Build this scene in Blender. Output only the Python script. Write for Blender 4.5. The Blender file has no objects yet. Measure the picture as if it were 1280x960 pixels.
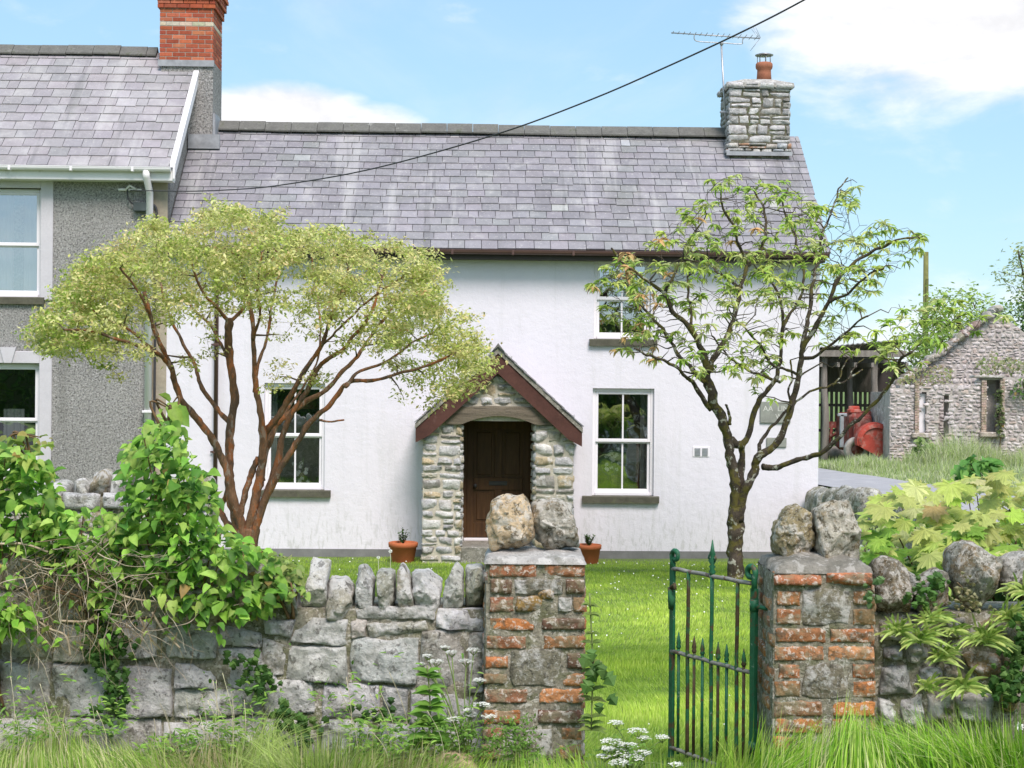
import bpy, math, random
import numpy as np
from mathutils import Vector, Matrix, noise
from math import radians, sin, cos, pi

random.seed(11)
RNG = np.random.default_rng(5)
scene = bpy.context.scene
COL = scene.collection
F = 1900.0
ROLL = radians(0.5)
CZ = 1.7
CR, SR = cos(ROLL), sin(ROLL)

# ------------------------------------------------------------------ picture <-> world
def ur(px, py):
    dx, dy = px - 640.0, py - 480.0
    return CR * dx + SR * dy, -SR * dx + CR * dy

def P(px, py, Y):
    a, b = ur(px, py)
    return Vector((a / F * Y, Y, CZ - b / F * Y))

PSI = radians(1.7)
MH = Matrix.Translation((0, 25, 0)) @ Matrix.Rotation(PSI, 4, 'Z')

def Lc(px, py, v):
    """pixel + depth behind the facade -> house coordinates (u, z)"""
    a, b = ur(px, py)
    a /= F; b /= F
    t = (v + 25 * cos(PSI)) / (cos(PSI) - a * sin(PSI))
    return t * a * cos(PSI) + (t - 25) * sin(PSI), CZ - b * t

def gz(x, y):
    """ground height"""
    if y < 6.4:
        z = 0.0
    elif y < 7.7:
        z = -0.22 * (y - 6.4) / 1.3
    elif y < 25:
        z = -0.22 - 0.93 * min(1, (y - 7.7) / 16.3)
    else:
        z = -1.15
    if y > 24:
        t = min(1, (y - 24) / 9.0)
        t = t * t * (3 - 2 * t)
        side = min(1, max(0, (x - 5.4) / 1.2)) if y < 32 else 1
        z = z + (-0.7 - z) * t * side
    if y < 7.4 and x > 1.0:
        z += 0.07 * min(1, (x - 1.0))
    if y > 6.4:
        z += 0.02 * noise.noise(Vector((x * .35, y * .35, 1.3)))
    return z

# ------------------------------------------------------------------ geometry store
class G:
    def __init__(s, col=(.5, .5, .5)):
        s.v = []; s.f = []; s.c = []; s.s = []; s.m = []; s.col = col
    def add(s, vs, fs, col=None, smooth=False, mi=0):
        n = len(s.v)
        s.v.extend([tuple(p) for p in vs])
        c = col or s.col
        for f in fs:
            s.f.append(tuple(i + n for i in f)); s.c.append(c); s.s.append(smooth); s.m.append(mi)

ROOTM = {}

def inv_of(o):
    return ROOTM[o.name].inverted() if o is not None and o.name in ROOTM else Matrix.Identity(4)

def mk(name, g, mats, parent=None, frame=None, loc=None):
    """link one mesh object; vertices are in `frame` (world by default)"""
    if not g.f: return None
    me = bpy.data.meshes.new(name)
    M = frame if frame is not None else Matrix.Identity(4)
    own = Matrix.Translation(loc) if loc is not None else Matrix.Identity(4)
    root = parent
    if parent is not None:
        T = inv_of(parent) @ M
    else:
        T = own.inverted() @ M
    va = np.array(g.v, dtype=np.float64).reshape(-1, 3)
    Tm = np.array(T)
    va = va @ Tm[:3, :3].T + Tm[:3, 3]
    me.from_pydata(va.tolist(), [], g.f)
    if not isinstance(mats, (list, tuple)):
        mats = [mats]
    for m in mats:
        me.materials.append(m)
    n = len(me.polygons)
    me.polygons.foreach_set('use_smooth', np.array(g.s, dtype=bool))
    if len(mats) > 1:
        me.polygons.foreach_set('material_index', np.array(g.m, dtype=np.int32))
    cnt = np.array([len(f) for f in g.f])
    ca = np.array([(c[0], c[1], c[2], 1.0) for c in g.c], dtype=np.float32)
    at = me.color_attributes.new('col', 'FLOAT_COLOR', 'CORNER')
    at.data.foreach_set('color', np.repeat(ca, cnt, axis=0).ravel())
    me.update()
    o = bpy.data.objects.new(name, me)
    COL.objects.link(o)
    if parent is not None:
        o.parent = parent
        ROOTM[o.name] = ROOTM[parent.name]
    else:
        o.matrix_world = own
        ROOTM[o.name] = own.copy()
    return o

def mk_np(name, V, Fq, C, mat, parent=None, loc=None, smooth=True):
    """fast path: V (n,3), Fq list of index arrays (m,k), C list of (m,3)"""
    me = bpy.data.meshes.new(name)
    off = np.zeros(3) if loc is None else np.array(loc)
    if parent is not None:
        Tm = np.array(inv_of(parent)); V = V @ Tm[:3, :3].T + Tm[:3, 3]
    else:
        V = V - off
    nl = sum(f.size for f in Fq); nf = sum(len(f) for f in Fq)
    me.vertices.add(len(V)); me.vertices.foreach_set('co', V.astype(np.float32).ravel())
    me.loops.add(nl); me.polygons.add(nf)
    me.loops.foreach_set('vertex_index', np.concatenate([f.ravel() for f in Fq]).astype(np.int32))
    tot = np.concatenate([np.full(len(f), f.shape[1]) for f in Fq]).astype(np.int32)
    st = np.concatenate([[0], np.cumsum(tot)[:-1]]).astype(np.int32)
    me.polygons.foreach_set('loop_start', st); me.polygons.foreach_set('loop_total', tot)
    me.polygons.foreach_set('use_smooth', np.full(nf, smooth))
    me.update(calc_edges=True)
    C = np.concatenate(C); C4 = np.concatenate([C, np.ones((len(C), 1))], axis=1).astype(np.float32)
    at = me.color_attributes.new('col', 'FLOAT_COLOR', 'CORNER')
    at.data.foreach_set('color', np.repeat(C4, tot, axis=0).ravel())
    me.materials.append(mat)
    o = bpy.data.objects.new(name, me); COL.objects.link(o)
    if parent is not None:
        o.parent = parent; ROOTM[o.name] = ROOTM[parent.name]
    else:
        o.location = off
        ROOTM[o.name] = Matrix.Translation(off)
    return o

def tag(o, label=None, cat=None, group=None, kind=None):
    if label: o['label'] = label
    if cat: o['category'] = cat
    if group: o['group'] = group
    if kind: o['kind'] = kind
    return o

def thing(name, label, cat, loc, rz=0, group=None):
    o = bpy.data.objects.new(name, None)
    o.empty_display_size = .2
    COL.objects.link(o)
    o.location = loc; o.rotation_euler = (0, 0, rz)
    ROOTM[o.name] = Matrix.Translation(loc) @ Matrix.Rotation(rz, 4, 'Z')
    return tag(o, label, cat, group)

# ------------------------------------------------------------------ shapes
def box(g, x0, x1, y0, y1, z0, z1, col=None, mi=0):
    vs = [(x, y, z) for z in (z0, z1) for y in (y0, y1) for x in (x0, x1)]
    g.add(vs, [(0, 2, 3, 1), (4, 5, 7, 6), (0, 1, 5, 4), (2, 6, 7, 3), (0, 4, 6, 2), (1, 3, 7, 5)], col, False, mi)

def bbox(g, x0, x1, y0, y1, z0, z1, b=.01, col=None):
    """bevelled box"""
    b = min(b, (x1 - x0) * .3, (y1 - y0) * .3, (z1 - z0) * .3)
    vs = []; idx = {}
    def vid(p):
        if p not in idx:
            idx[p] = len(vs); vs.append(p)
        return idx[p]
    X = (x0, x1); Y = (y0, y1); Z = (z0, z1)
    sx = (b, -b)
    def c(i, j, k, ax):
        return (X[i] + (sx[i] if ax != 0 else 0), Y[j] + (sx[j] if ax != 1 else 0), Z[k] + (sx[k] if ax != 2 else 0))
    fs = []
    for ax in range(3):
        for s in (0, 1):
            q = []
            for a, b2 in ((0, 0), (1, 0), (1, 1), (0, 1)):
                ijk = [a, b2]; ijk.insert(ax, s)
                q.append(vid(c(*ijk, ax)))
            if (ax == 1) ^ (s == 0): q = q[::-1]
            fs.append(tuple(q))
    for ax in range(3):                       # edges along ax
        o1, o2 = [k for k in range(3) if k != ax]
        for a in (0, 1):
            for b2 in (0, 1):
                e = []
                for t in (0, 1):
                    ijk = [0, 0, 0]; ijk[ax] = t; ijk[o1] = a; ijk[o2] = b2
                    e.append((vid(c(*ijk, o1)), vid(c(*ijk, o2))))
                fs.append((e[0][0], e[0][1], e[1][1], e[1][0]))
    for i in (0, 1):
        for j in (0, 1):
            for k in (0, 1):
                fs.append((vid(c(i, j, k, 0)), vid(c(i, j, k, 1)), vid(c(i, j, k, 2))))
    g.add(vs, fs, col, False)

def tube(g, pts, rad, sides=6, col=None, mi=0, cap=True, jit=0.0):
    pts = [Vector(p) for p in pts]
    n = len(pts)
    if isinstance(rad, (int, float)): rad = [rad] * n
    vs = []; up = None
    for i in range(n):
        d = (pts[min(i + 1, n - 1)] - pts[max(i - 1, 0)])
        if d.length < 1e-9: d = Vector((0, 0, 1))
        d.normalize()
        if up is None:
            up = d.orthogonal().normalized()
        else:
            up = (up - d * up.dot(d))
            up = up.normalized() if up.length > 1e-6 else d.orthogonal().normalized()
        w = d.cross(up)
        for k in range(sides):
            a = 2 * pi * k / sides
            r = rad[i]
            if jit:
                q = pts[i] + (up * cos(a) + w * sin(a)) * r
                r *= 1 + jit * noise.noise(q * (0.9 / max(rad[0], .01)))
            vs.append(pts[i] + (up * cos(a) + w * sin(a)) * r)
    fs = []
    for i in range(n - 1):
        for k in range(sides):
            a = i * sides + k; b = i * sides + (k + 1) % sides
            fs.append((a, b, b + sides, a + sides))
    if cap:
        fs.append(tuple(range(sides))[::-1]); fs.append(tuple(range((n - 1) * sides, n * sides)))
    g.add(vs, fs, col, True, mi)

def lathe(g, c, prof, sides=24, col=None, mi=0):
    """prof: (radius, z) from bottom to top, around vertical axis through c"""
    vs = []; c = Vector(c)
    for r, z in prof:
        for k in range(sides):
            a = 2 * pi * k / sides
            vs.append((c.x + r * cos(a), c.y + r * sin(a), c.z + z))
    fs = []
    for i in range(len(prof) - 1):
        for k in range(sides):
            a = i * sides + k; b = i * sides + (k + 1) % sides
            fs.append((a, b, b + sides, a + sides))
    fs.append(tuple(range(sides))[::-1]); fs.append(tuple(range((len(prof) - 1) * sides, len(prof) * sides)))
    g.add(vs, fs, col, True, mi)

def dens(pts, n=4, jit=0.0, seed=0):
    """Catmull-Rom through the points"""
    out = []
    pts = [Vector(p) for p in pts]
    for i in range(len(pts) - 1):
        p0 = pts[max(i - 1, 0)]; p1 = pts[i]; p2 = pts[i + 1]; p3 = pts[min(i + 2, len(pts) - 1)]
        for k in range(n):
            t = k / n
            q = .5 * ((2 * p1) + (p2 - p0) * t + (2 * p0 - 5 * p1 + 4 * p2 - p3) * t * t + (3 * p1 - p0 - 3 * p2 + p3) * t ** 3)
            if jit and (i or k):
                q = q + Vector((noise.noise(q * 7 + Vector((seed, 0, 0))), noise.noise(q * 7 + Vector((0, seed, 9))), noise.noise(q * 7 + Vector((3, 0, seed))))) * jit
            out.append(q)
    out.append(pts[-1])
    return out

def vary(col, a=.15, h=.05):
    k = 1 + random.uniform(-a, a)
    return tuple(max(0, min(1, c * k * (1 + random.uniform(-h, h)))) for c in col)

def patch(g, quad, nrm, bulge, nx=6, nz=6, col=None, rf=.22, rough=.35, wob=.06, seed=None, rscale=1.0):
    """one stone (or brick) seen on a face: TL, TR, BR, BL corners, standing out along nrm"""
    TL, TR, BR, BL = [Vector(q) for q in quad]
    nrm = Vector(nrm).normalized()
    sd = random.uniform(0, 500) if seed is None else seed
    W = ((TR - TL).length + (BR - BL).length) / 2; H = ((TL - BL).length + (TR - BR).length) / 2
    ux = (TR - TL).normalized(); uz = (TL - BL).normalized()
    r = min(W, H) * rf + 1e-5
    a, b = random.uniform(-.5, .5), random.uniform(-.5, .5)
    S = min(W, H)
    fold = [(random.uniform(0, 2 * pi), random.uniform(.02, .30), random.uniform(.6, 2.2)) for _ in range(4)] if rough > .36 else []
    vs = []
    for j in range(nz + 1):
        t = j / nz; t = .5 * t + .5 * (.5 - .5 * cos(pi * t))
        for i in range(nx + 1):
            s = i / nx; s = .5 * s + .5 * (.5 - .5 * cos(pi * s))
            p = (TL * (1 - s) + TR * s) * (1 - t) + (BL * (1 - s) + BR * s) * t
            e = min(s * W, (1 - s) * W, t * H, (1 - t) * H)
            q = max(0, 1 - e / r)
            prof = math.sqrt(max(0, 1 - q * q))
            sc = 2.2 / S * rscale
            pn = Vector((p.x * sc + sd, p.y * sc, p.z * sc))
            nn = noise.fractal(pn, 1.0, 2.1, 4)
            rid = abs(noise.noise(pn * .8 + Vector((5, 5, 5))))
            out = bulge * prof * (1 + rough * 1.1 * nn - rough * 1.4 * rid + a * (s - .5) + b * (t - .5))
            for fa, fo, fs_ in fold:
                dd_ = (s - .5) * cos(fa) + (t - .5) * sin(fa) + .05 * nn - fo
                if dd_ > 0: out -= bulge * fs_ * dd_ * prof
            w = wob * S
            dx = w * noise.noise(pn * .7 + Vector((31, 7, 0))); dz = w * noise.noise(pn * .7 + Vector((3, 77, 0)))
            # the rim is tucked behind the mortar
            if i in (0, nx) or j in (0, nz): out = -bulge * .8
            vs.append(p + ux * dx + uz * dz + nrm * out)
    fs = []
    for j in range(nz):
        for i in range(nx):
            k = j * (nx + 1) + i
            fs.append((k, k + nx + 1, k + nx + 2, k + 1))
    g.add(vs, fs, col, True)

def rock(g, poly, depth, seed=0, col=None, p=.5, rough=.07, nth=40, nph=18, facets=5, axis=None):
    """a stone whose outline seen from the front is the world polygon `poly`, with real thickness"""
    poly = [Vector(q) for q in poly]
    C = sum(poly, Vector()) / len(poly)
    pts = [((q - C).x, (q - C).z) for q in poly]
    rnd = random.Random(seed)
    def R(th):
        cx, cz = cos(th), sin(th); best = .02
        for i in range(len(pts)):
            (ax, az), (bx, bz) = pts[i], pts[(i + 1) % len(pts)]
            ex, ez = bx - ax, bz - az
            den = cx * ez - cz * ex
            if abs(den) < 1e-9: continue
            t = (ax * ez - az * ex) / den
            s = (ax * cz - az * cx) / den
            if t > 0 and -1e-6 <= s <= 1 + 1e-6: best = max(best, t)
        return best
    size = sum(math.hypot(*q) for q in pts) / len(pts)
    Rs = [R(2 * pi * k / nth) for k in range(nth)]
    Rs = [(Rs[k - 1] + 4 * Rs[k] + Rs[(k + 1) % nth]) / 6 for k in range(nth)]
    pl = []
    for k in range(facets):
        n = Vector((rnd.uniform(-1, 1), -rnd.uniform(.5, 1.4), rnd.uniform(-.8, 1))).normalized()
        pl.append((n, rnd.uniform(.34, .46) * depth if abs(n.y) > .7 else rnd.uniform(.62, .85) * size))
    vs = []
    for j in range(nph + 1):
        ph = -pi / 2 + pi * j / nph
        cc = max(0, cos(ph)) ** p; ss = math.copysign(abs(sin(ph)) ** (p * 1.1), sin(ph))
        for k in range(nth):
            th = 2 * pi * k / nth
            q = Vector((cos(th) * Rs[k] * cc, ss * depth / 2, sin(th) * Rs[k] * cc))
            for n, d in pl:
                e = q.dot(n)
                if e > d: q = q - n * (e - d) * .85
            m = q * (1.6 / size) + Vector((seed * 3.1, 0, 0))
            dsp = rough * size * (noise.fractal(m, 1.0, 2.0, 5) * 1.1 - abs(noise.noise(m * 2.3)) * .8)
            u = q.normalized() if q.length > 1e-6 else Vector((0, -1, 0))
            vs.append(C + q + u * dsp)
    fs = []
    for j in range(nph):
        for k in range(nth):
            a = j * nth + k; b = j * nth + (k + 1) % nth
            fs.append((a, a + nth, b + nth, b))
    g.add(vs, fs, col, True)

def rubble_rects(x0, x1, z0, z1, hr, lr, seed):
    rnd = random.Random(seed); out = []
    z = z0
    while z < z1 - hr[0] * .4:
        h = min(rnd.uniform(*hr), z1 - z)
        if z1 - z - h < hr[0] * .6: h = z1 - z
        x = x0
        while x < x1 - 1e-6:
            l = rnd.uniform(*lr)
            if x1 - x - l < lr[0] * .6: l = x1 - x
            if h > hr[1] * .72 and rnd.random() < .35:
                k = rnd.uniform(.35, .6)
                out.append((x, x + l, z, z + h * k)); out.append((x, x + l, z + h * k, z + h))
            else:
                out.append((x, x + l, z, z + h))
            x += l
        z += h
    return out

def rubble(g, O, U, N, rects, gap, bulge, cols, nx=5, nz=5, keep=None, wob=.1, rough=.3, jit=.01):
    """stones laid on the plane through O spanned by U and +z"""
    O = Vector(O); U = Vector(U).normalized(); Z = Vector((0, 0, 1))
    for (a, b, c, d) in rects:
        if keep and not keep((a + b) / 2, (c + d) / 2): continue
        j = lambda: random.uniform(-jit, jit)
        q = [O + U * (a + gap + j()) + Z * (d - gap + j()), O + U * (b - gap + j()) + Z * (d - gap + j()),
             O + U * (b - gap + j()) + Z * (c + gap + j()), O + U * (a + gap + j()) + Z * (c + gap + j())]
        patch(g, q, N, bulge * random.uniform(.7, 1.25), nx, nz, vary(random.choice(cols), .20, .015), rf=.25, rough=rough, wob=wob)

# ------------------------------------------------------------------ materials
def nodes(name):
    m = bpy.data.materials.new(name); m.use_nodes = True
    nt = m.node_tree; b = nt.nodes['Principled BSDF']
    return m, nt, b

def lk(nt, a, b): nt.links.new(a, b)

def tex(nt, kind, vec, scale, detail=4, rough=.6, dist=0):
    if kind == 'voronoi':
        n = nt.nodes.new('ShaderNodeTexVoronoi'); n.inputs['Scale'].default_value = scale
        if vec: lk(nt, vec, n.inputs['Vector'])
        return n.outputs['Distance']
    if kind == 'wave':
        n = nt.nodes.new('ShaderNodeTexWave'); n.inputs['Scale'].default_value = scale
        n.inputs['Distortion'].default_value = dist or 3
        n.inputs['Detail'].default_value = detail
        if vec: lk(nt, vec, n.inputs['Vector'])
        return n.outputs['Fac']
    n = nt.nodes.new('ShaderNodeTexNoise'); n.inputs['Scale'].default_value = scale
    n.inputs['Detail'].default_value = detail; n.inputs['Roughness'].default_value = rough
    n.inputs['Distortion'].default_value = dist
    if vec: lk(nt, vec, n.inputs['Vector'])
    return n.outputs['Fac']

def rng(nt, v, lo, hi, a=0.0, b=1.0, smooth=True):
    n = nt.nodes.new('ShaderNodeMapRange')
    if smooth: n.interpolation_type = 'SMOOTHSTEP'
    n.inputs['From Min'].default_value = lo; n.inputs['From Max'].default_value = hi
    n.inputs['To Min'].default_value = a; n.inputs['To Max'].default_value = b
    lk(nt, v, n.inputs['Value'])
    return n.outputs['Result']

def mixc(nt, fac, a, b, mode='MIX'):
    n = nt.nodes.new('ShaderNodeMix'); n.data_type = 'RGBA'; n.blend_type = mode
    for s, x in ((n.inputs[0], fac), (n.inputs[6], a), (n.inputs[7], b)):
        if isinstance(x, (int, float)): s.default_value = x
        elif isinstance(x, tuple): s.default_value = (*x, 1) if len(x) == 3 else x
        else: lk(nt, x, s)
    return n.outputs[2]

def surf(name, base=None, var=((3, .25),), layers=(), rough=.85, spec=.25, bumps=(), stretch=None,
         metal=0.0, translucent=0.0, gain=1.0, coat=0):
    """procedural surface. base None = the mesh's own colours.  var: (scale, amount) brightness noise.
    layers: (colour, scale, lo, hi, detail, amount[, kind]).  bumps: (kind, scale, distance)"""
    m, nt, b = nodes(name)
    tc = nt.nodes.new('ShaderNodeTexCoord'); vec = tc.outputs['Object']
    if stretch:
        mp = nt.nodes.new('ShaderNodeMapping'); mp.inputs['Scale'].default_value = stretch
        lk(nt, vec, mp.inputs['Vector']); svec = mp.outputs['Vector']
    else:
        svec = vec
    if base is None:
        at = nt.nodes.new('ShaderNodeAttribute'); at.attribute_name = 'col'
        c = at.outputs['Color']
    else:
        rg = nt.nodes.new('ShaderNodeRGB'); rg.outputs[0].default_value = (*base, 1); c = rg.outputs[0]
    for sc, am in var:
        f = tex(nt, 'noise', svec, sc, 6, .65)
        k = rng(nt, f, .3, .7, 1 - am, 1 + am, False)
        cb = nt.nodes.new('ShaderNodeCombineColor')
        for i in range(3): lk(nt, k, cb.inputs[i])
        c = mixc(nt, 1.0, c, cb.outputs[0], 'MULTIPLY')
    for L in layers:
        col, sc, lo, hi, det, am = L[:6]
        kind = L[6] if len(L) > 6 else 'noise'
        if kind == 'streak':      # rain streaks: noise drawn out down the surface
            mp2 = nt.nodes.new('ShaderNodeMapping'); mp2.inputs['Scale'].default_value = (3.0, .22, .22)
            lk(nt, vec, mp2.inputs['Vector']); f = tex(nt, 'noise', mp2.outputs['Vector'], sc, det, .6, .1)
        else:
            f = tex(nt, 'noise' if kind == 'foot' else kind, svec, sc, det, .65, .3)
        f = rng(nt, f, lo, hi, 0, am)
        if kind == 'foot':        # rain splash and algae gather on the lowest metre
            sp = nt.nodes.new('ShaderNodeSeparateXYZ'); lk(nt, vec, sp.inputs[0])
            ml = nt.nodes.new('ShaderNodeMath'); ml.operation = 'MULTIPLY'
            lk(nt, f, ml.inputs[0]); lk(nt, rng(nt, sp.outputs[2], 0.0, 1.25, 1, 0), ml.inputs[1]); f = ml.outputs[0]
        c = mixc(nt, f, c, col)
    lk(nt, c, b.inputs['Base Color'])
    b.inputs['Roughness'].default_value = rough
    b.inputs['Specular IOR Level'].default_value = spec
    b.inputs['Metallic'].default_value = metal
    if coat: b.inputs['Coat Weight'].default_value = coat; b.inputs['Coat Roughness'].default_value = .2
    prev = None
    for kind, sc, d in bumps:
        bn = nt.nodes.new('ShaderNodeBump'); bn.inputs['Strength'].default_value = 1.0
        bn.inputs['Distance'].default_value = d
        lk(nt, tex(nt, kind, vec, sc, 6, .7), bn.inputs['Height'])
        if prev: lk(nt, prev, bn.inputs['Normal'])
        prev = bn.outputs['Normal']
    if prev: lk(nt, prev, b.inputs['Normal'])
    if translucent:
        tr = nt.nodes.new('ShaderNodeBsdfTranslucent'); lk(nt, c, tr.inputs['Color'])
        mx = nt.nodes.new('ShaderNodeMixShader'); mx.inputs[0].default_value = translucent
        lk(nt, b.outputs[0], mx.inputs[1]); lk(nt, tr.outputs[0], mx.inputs[2])
        lk(nt, mx.outputs[0], nt.nodes['Material Output'].inputs['Surface'])
    return m

WHITEL = (.62, .61, .56)
M_render = surf('white_render', (.745, .72, .775), var=((1.2, .025), (.25, .03)),
                layers=(((.56, .56, .56), 1.3, .56, .72, 8, .22), ((.50, .505, .48), 1.6, .52, .70, 9, .20, 'streak'), ((.36, .37, .33), 16, .50, .62, 10, .38, 'foot')),
                rough=.9, bumps=(('noise', 60, .003), ('noise', 6, .012)), stretch=(1, 1, .25))
M_plinth = surf('grey_plinth_paint', (.20, .20, .20), var=((3, .2),), rough=.9, bumps=(('noise', 40, .004),))
M_dash = surf('pebbledash', (.52, .505, .485), var=((42, .40), (1.0, .18)),
              layers=(((.74, .72, .70), 30, .51, .57, 3, .8), ((.16, .155, .15), 34, .53, .60, 3, .7), ((.30, .29, .27), .8, .54, .68, 5, .4, 'streak')), rough=.95,
              bumps=(('noise', 17, .10), ('noise', 38, .05)))
M_slate = surf('roof_slate', None, var=((9, .10), (1.1, .14)),
               layers=(((.44, .43, .42), 2.2, .54, .68, 9, .45), ((.17, .17, .15), 1.4, .56, .70, 9, .35), ((.52, .51, .47), 26, .60, .66, 4, .5), ((.50, .49, .48), .9, .55, .66, 6, .35, 'streak'), ((.12, .12, .12), 1.3, .57, .68, 6, .4, 'streak')),
               rough=.62, spec=.35, bumps=(('noise', 25, .004),))
M_stone = surf('limestone', None, var=((7, .28), (38, .22)),
               layers=(((.70, .69, .67), 9, .50, .60, 9, .65), ((.27, .24, .18), 4.5, .55, .68, 8, .4), ((.12, .115, .10), 30, .58, .66, 5, .45)),
               rough=.9, bumps=(('noise', 18, .03), ('noise', 70, .01)))
M_wallstone = surf('weathered_wall_stone', None, var=((9, .30), (46, .28)),
                   layers=(((.27, .25, .155), 3.6, .48, .64, 9, .60), ((.80, .785, .76), 6.5, .47, .58, 12, .70),
                           ((.72, .71, .66), 60, .54, .62, 5, .6), ((.07, .065, .05), 24, .56, .63, 8, .65), ((.07, .065, .05), 9, .61, .64, 12, .6)),
                   rough=.92, bumps=(('noise', 16, .035), ('noise', 55, .014), ('noise', 140, .005)))
M_boulder = surf('lichen_boulder', None, var=((12, .3), (60, .25)),
                 layers=(((.36, .23, .09), 8, .48, .60, 10, .6), ((.78, .74, .66), 13, .50, .58, 12, .75),
                         ((.12, .10, .055), 34, .53, .60, 6, .8), ((.80, .77, .70), 90, .56, .62, 4, .6)),
                 rough=.92, bumps=(('noise', 20, .035), ('noise', 60, .016), ('noise', 150, .005)))
M_mortar = surf('mossy_mortar', (.31, .285, .22), var=((14, .35), (70, .35)),
                layers=(((.17, .18, .085), 9, .48, .60, 9, .7), ((.70, .67, .60), 38, .54, .60, 6, .65), ((.06, .06, .04), 55, .58, .64, 6, .7)),
                rough=.95, bumps=(('noise', 25, .02), ('noise', 110, .007)))
M_capdark = surf('weathered_mortar_cap', (.25, .235, .20), var=((12, .3), (60, .2)), layers=(((.12, .115, .09), 9, .5, .62, 9, .6), ((.48, .46, .42), 20, .54, .60, 9, .6)), rough=.95, bumps=(('noise', 25, .014), ('noise', 90, .005)))
M_wallcore = surf('dark_joint_earth', (.13, .12, .09), var=((14, .4),), layers=(((.34, .33, .28), 8, .5, .6, 8, .6), ((.10, .13, .05), 9, .52, .6, 8, .6)), rough=1, bumps=(('noise', 20, .03),))
M_cement = surf('cement_cap', (.40, .385, .36), var=((9, .25), (60, .2)),
                layers=(((.20, .20, .16), 7, .52, .64, 9, .6), ((.66, .64, .60), 14, .50, .60, 10, .6), ((.10, .10, .08), 60, .58, .64, 6, .6)),
                rough=.95, bumps=(('noise', 25, .012), ('noise', 110, .005)))
M_brick = surf('old_brick', None, var=((14, .28), (60, .22)),
               layers=(((.30, .27, .18), 9, .50, .60, 10, .72), ((.72, .66, .58), 40, .53, .60, 8, .72),
                       ((.13, .10, .065), 13, .53, .62, 10, .75), ((.24, .22, .13), 4, .51, .60, 10, .65)),
               rough=.92, bumps=(('noise', 40, .012), ('noise', 120, .005)))
M_cbrick = surf('chimney_brick', None, var=((14, .18), (50, .12)), rough=.85, bumps=(('noise', 60, .004),),
                layers=(((.55, .50, .45), 6, .64, .72, 6, .5),))
M_cmortar = surf('pale_mortar', (.36, .33, .29), var=((20, .2),), rough=.95, bumps=(('noise', 60, .005),))
M_pmortar = surf('porch_mortar', (.50, .46, .38), var=((20, .25),), rough=.95, bumps=(('noise', 40, .01),))
M_upvc = surf('white_window_plastic', (.84, .81, .84), var=((2, .02),), rough=.35, spec=.45)
M_gutterw = surf('white_gutter_plastic', (.82, .795, .81), var=((3, .05),), rough=.45, spec=.4,
                 layers=(((.45, .44, .41), 5, .58, .72, 6, .4),))
M_gutterb = surf('brown_gutter_plastic', (.10, .055, .045), var=((3, .12),), rough=.4, spec=.4)
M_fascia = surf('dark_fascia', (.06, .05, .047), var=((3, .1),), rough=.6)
M_redboard = surf('oxide_red_board', (.085, .036, .028), var=((4, .25), (30, .1)),
                  layers=(((.22, .13, .11), 5, .6, .75, 8, .4),), rough=.7, bumps=(('noise', 30, .003),))
M_oldwood = surf('weathered_oak', (.17, .14, .105), var=((4, .3),), rough=.9,
                 layers=(((.05, .045, .035), 6, .52, .64, 9, .7), ((.26, .235, .20), 8, .58, .7, 8, .5)),
                 stretch=(.5, 3, 7), bumps=(('noise', 30, .01),))
M_door = surf('stained_oak_door', (.075, .036, .014), var=((2.2, .35),), stretch=(9, 9, .8), rough=.5, spec=.3,
              layers=(((.045, .02, .01), 3, .5, .68, 6, .6),), bumps=(('noise', 40, .001),))
M_dark = surf('dark_interior', (.05, .045, .04), var=((2, .2),), rough=.9)
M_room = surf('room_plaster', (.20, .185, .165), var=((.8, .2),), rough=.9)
M_metal = surf('black_iron', (.03, .03, .03), var=((20, .3),), rough=.5, spec=.5)
M_sill = surf('slate_sill', (.105, .10, .075), var=((8, .25), (40, .15)),
              layers=(((.16, .17, .09), 5, .55, .7, 6, .5),), rough=.85, bumps=(('noise', 30, .004),))
M_surround = surf('painted_stone_surround', (.56, .54, .57), var=((3, .07), (30, .05)),
                  layers=(((.36, .36, .34), 4, .6, .75, 8, .45),), rough=.85, bumps=(('noise', 40, .003),))
M_pilaster = surf('bare_render_band', (.36, .31, .24), var=((1.5, .2), (20, .12)),
                  layers=(((.22, .22, .18), 2, .52, .68, 7, .55),), rough=.95, bumps=(('noise', 40, .004),))
M_ridge = surf('ridge_tile', (.145, .142, .13), var=((6, .2), (30, .15)),
               layers=(((.08, .09, .05), 6, .55, .68, 8, .6), ((.34, .34, .31), 8, .6, .7, 8, .5)), rough=.85,
               bumps=(('noise', 30, .005),))
M_lead = surf('lead_flashing', (.30, .31, .33), var=((6, .3),), rough=.55, spec=.4)
M_terra = surf('terracotta_clay', (.46, .135, .055), var=((6, .1), (40, .06)), rough=.75,
               layers=(((.5, .34, .24), 7, .62, .75, 6, .4),), bumps=(('noise', 50, .002),))
M_potch = surf('chimney_pot_clay', (.33, .13, .075), var=((6, .2),), rough=.8)
M_steel = surf('galvanised_steel', (.42, .43, .45), var=((6, .2),), rough=.4, metal=.6)
M_cable = surf('black_cable', (.05, .05, .055), rough=.6)
M_boxgrey = surf('dark_grey_plastic', (.07, .085, .085), rough=.5)
M_bark = surf('orange_peeling_bark', None, var=((12, .35), (50, .25)),
              layers=(((.50, .17, .06), 7, .50, .58, 8, .75), ((.09, .07, .055), 6, .52, .60, 8, .7), ((.40, .34, .28), 14, .57, .62, 6, .6)),
              stretch=(1, 1, .4), rough=.8, bumps=(('noise', 40, .012),))
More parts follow.
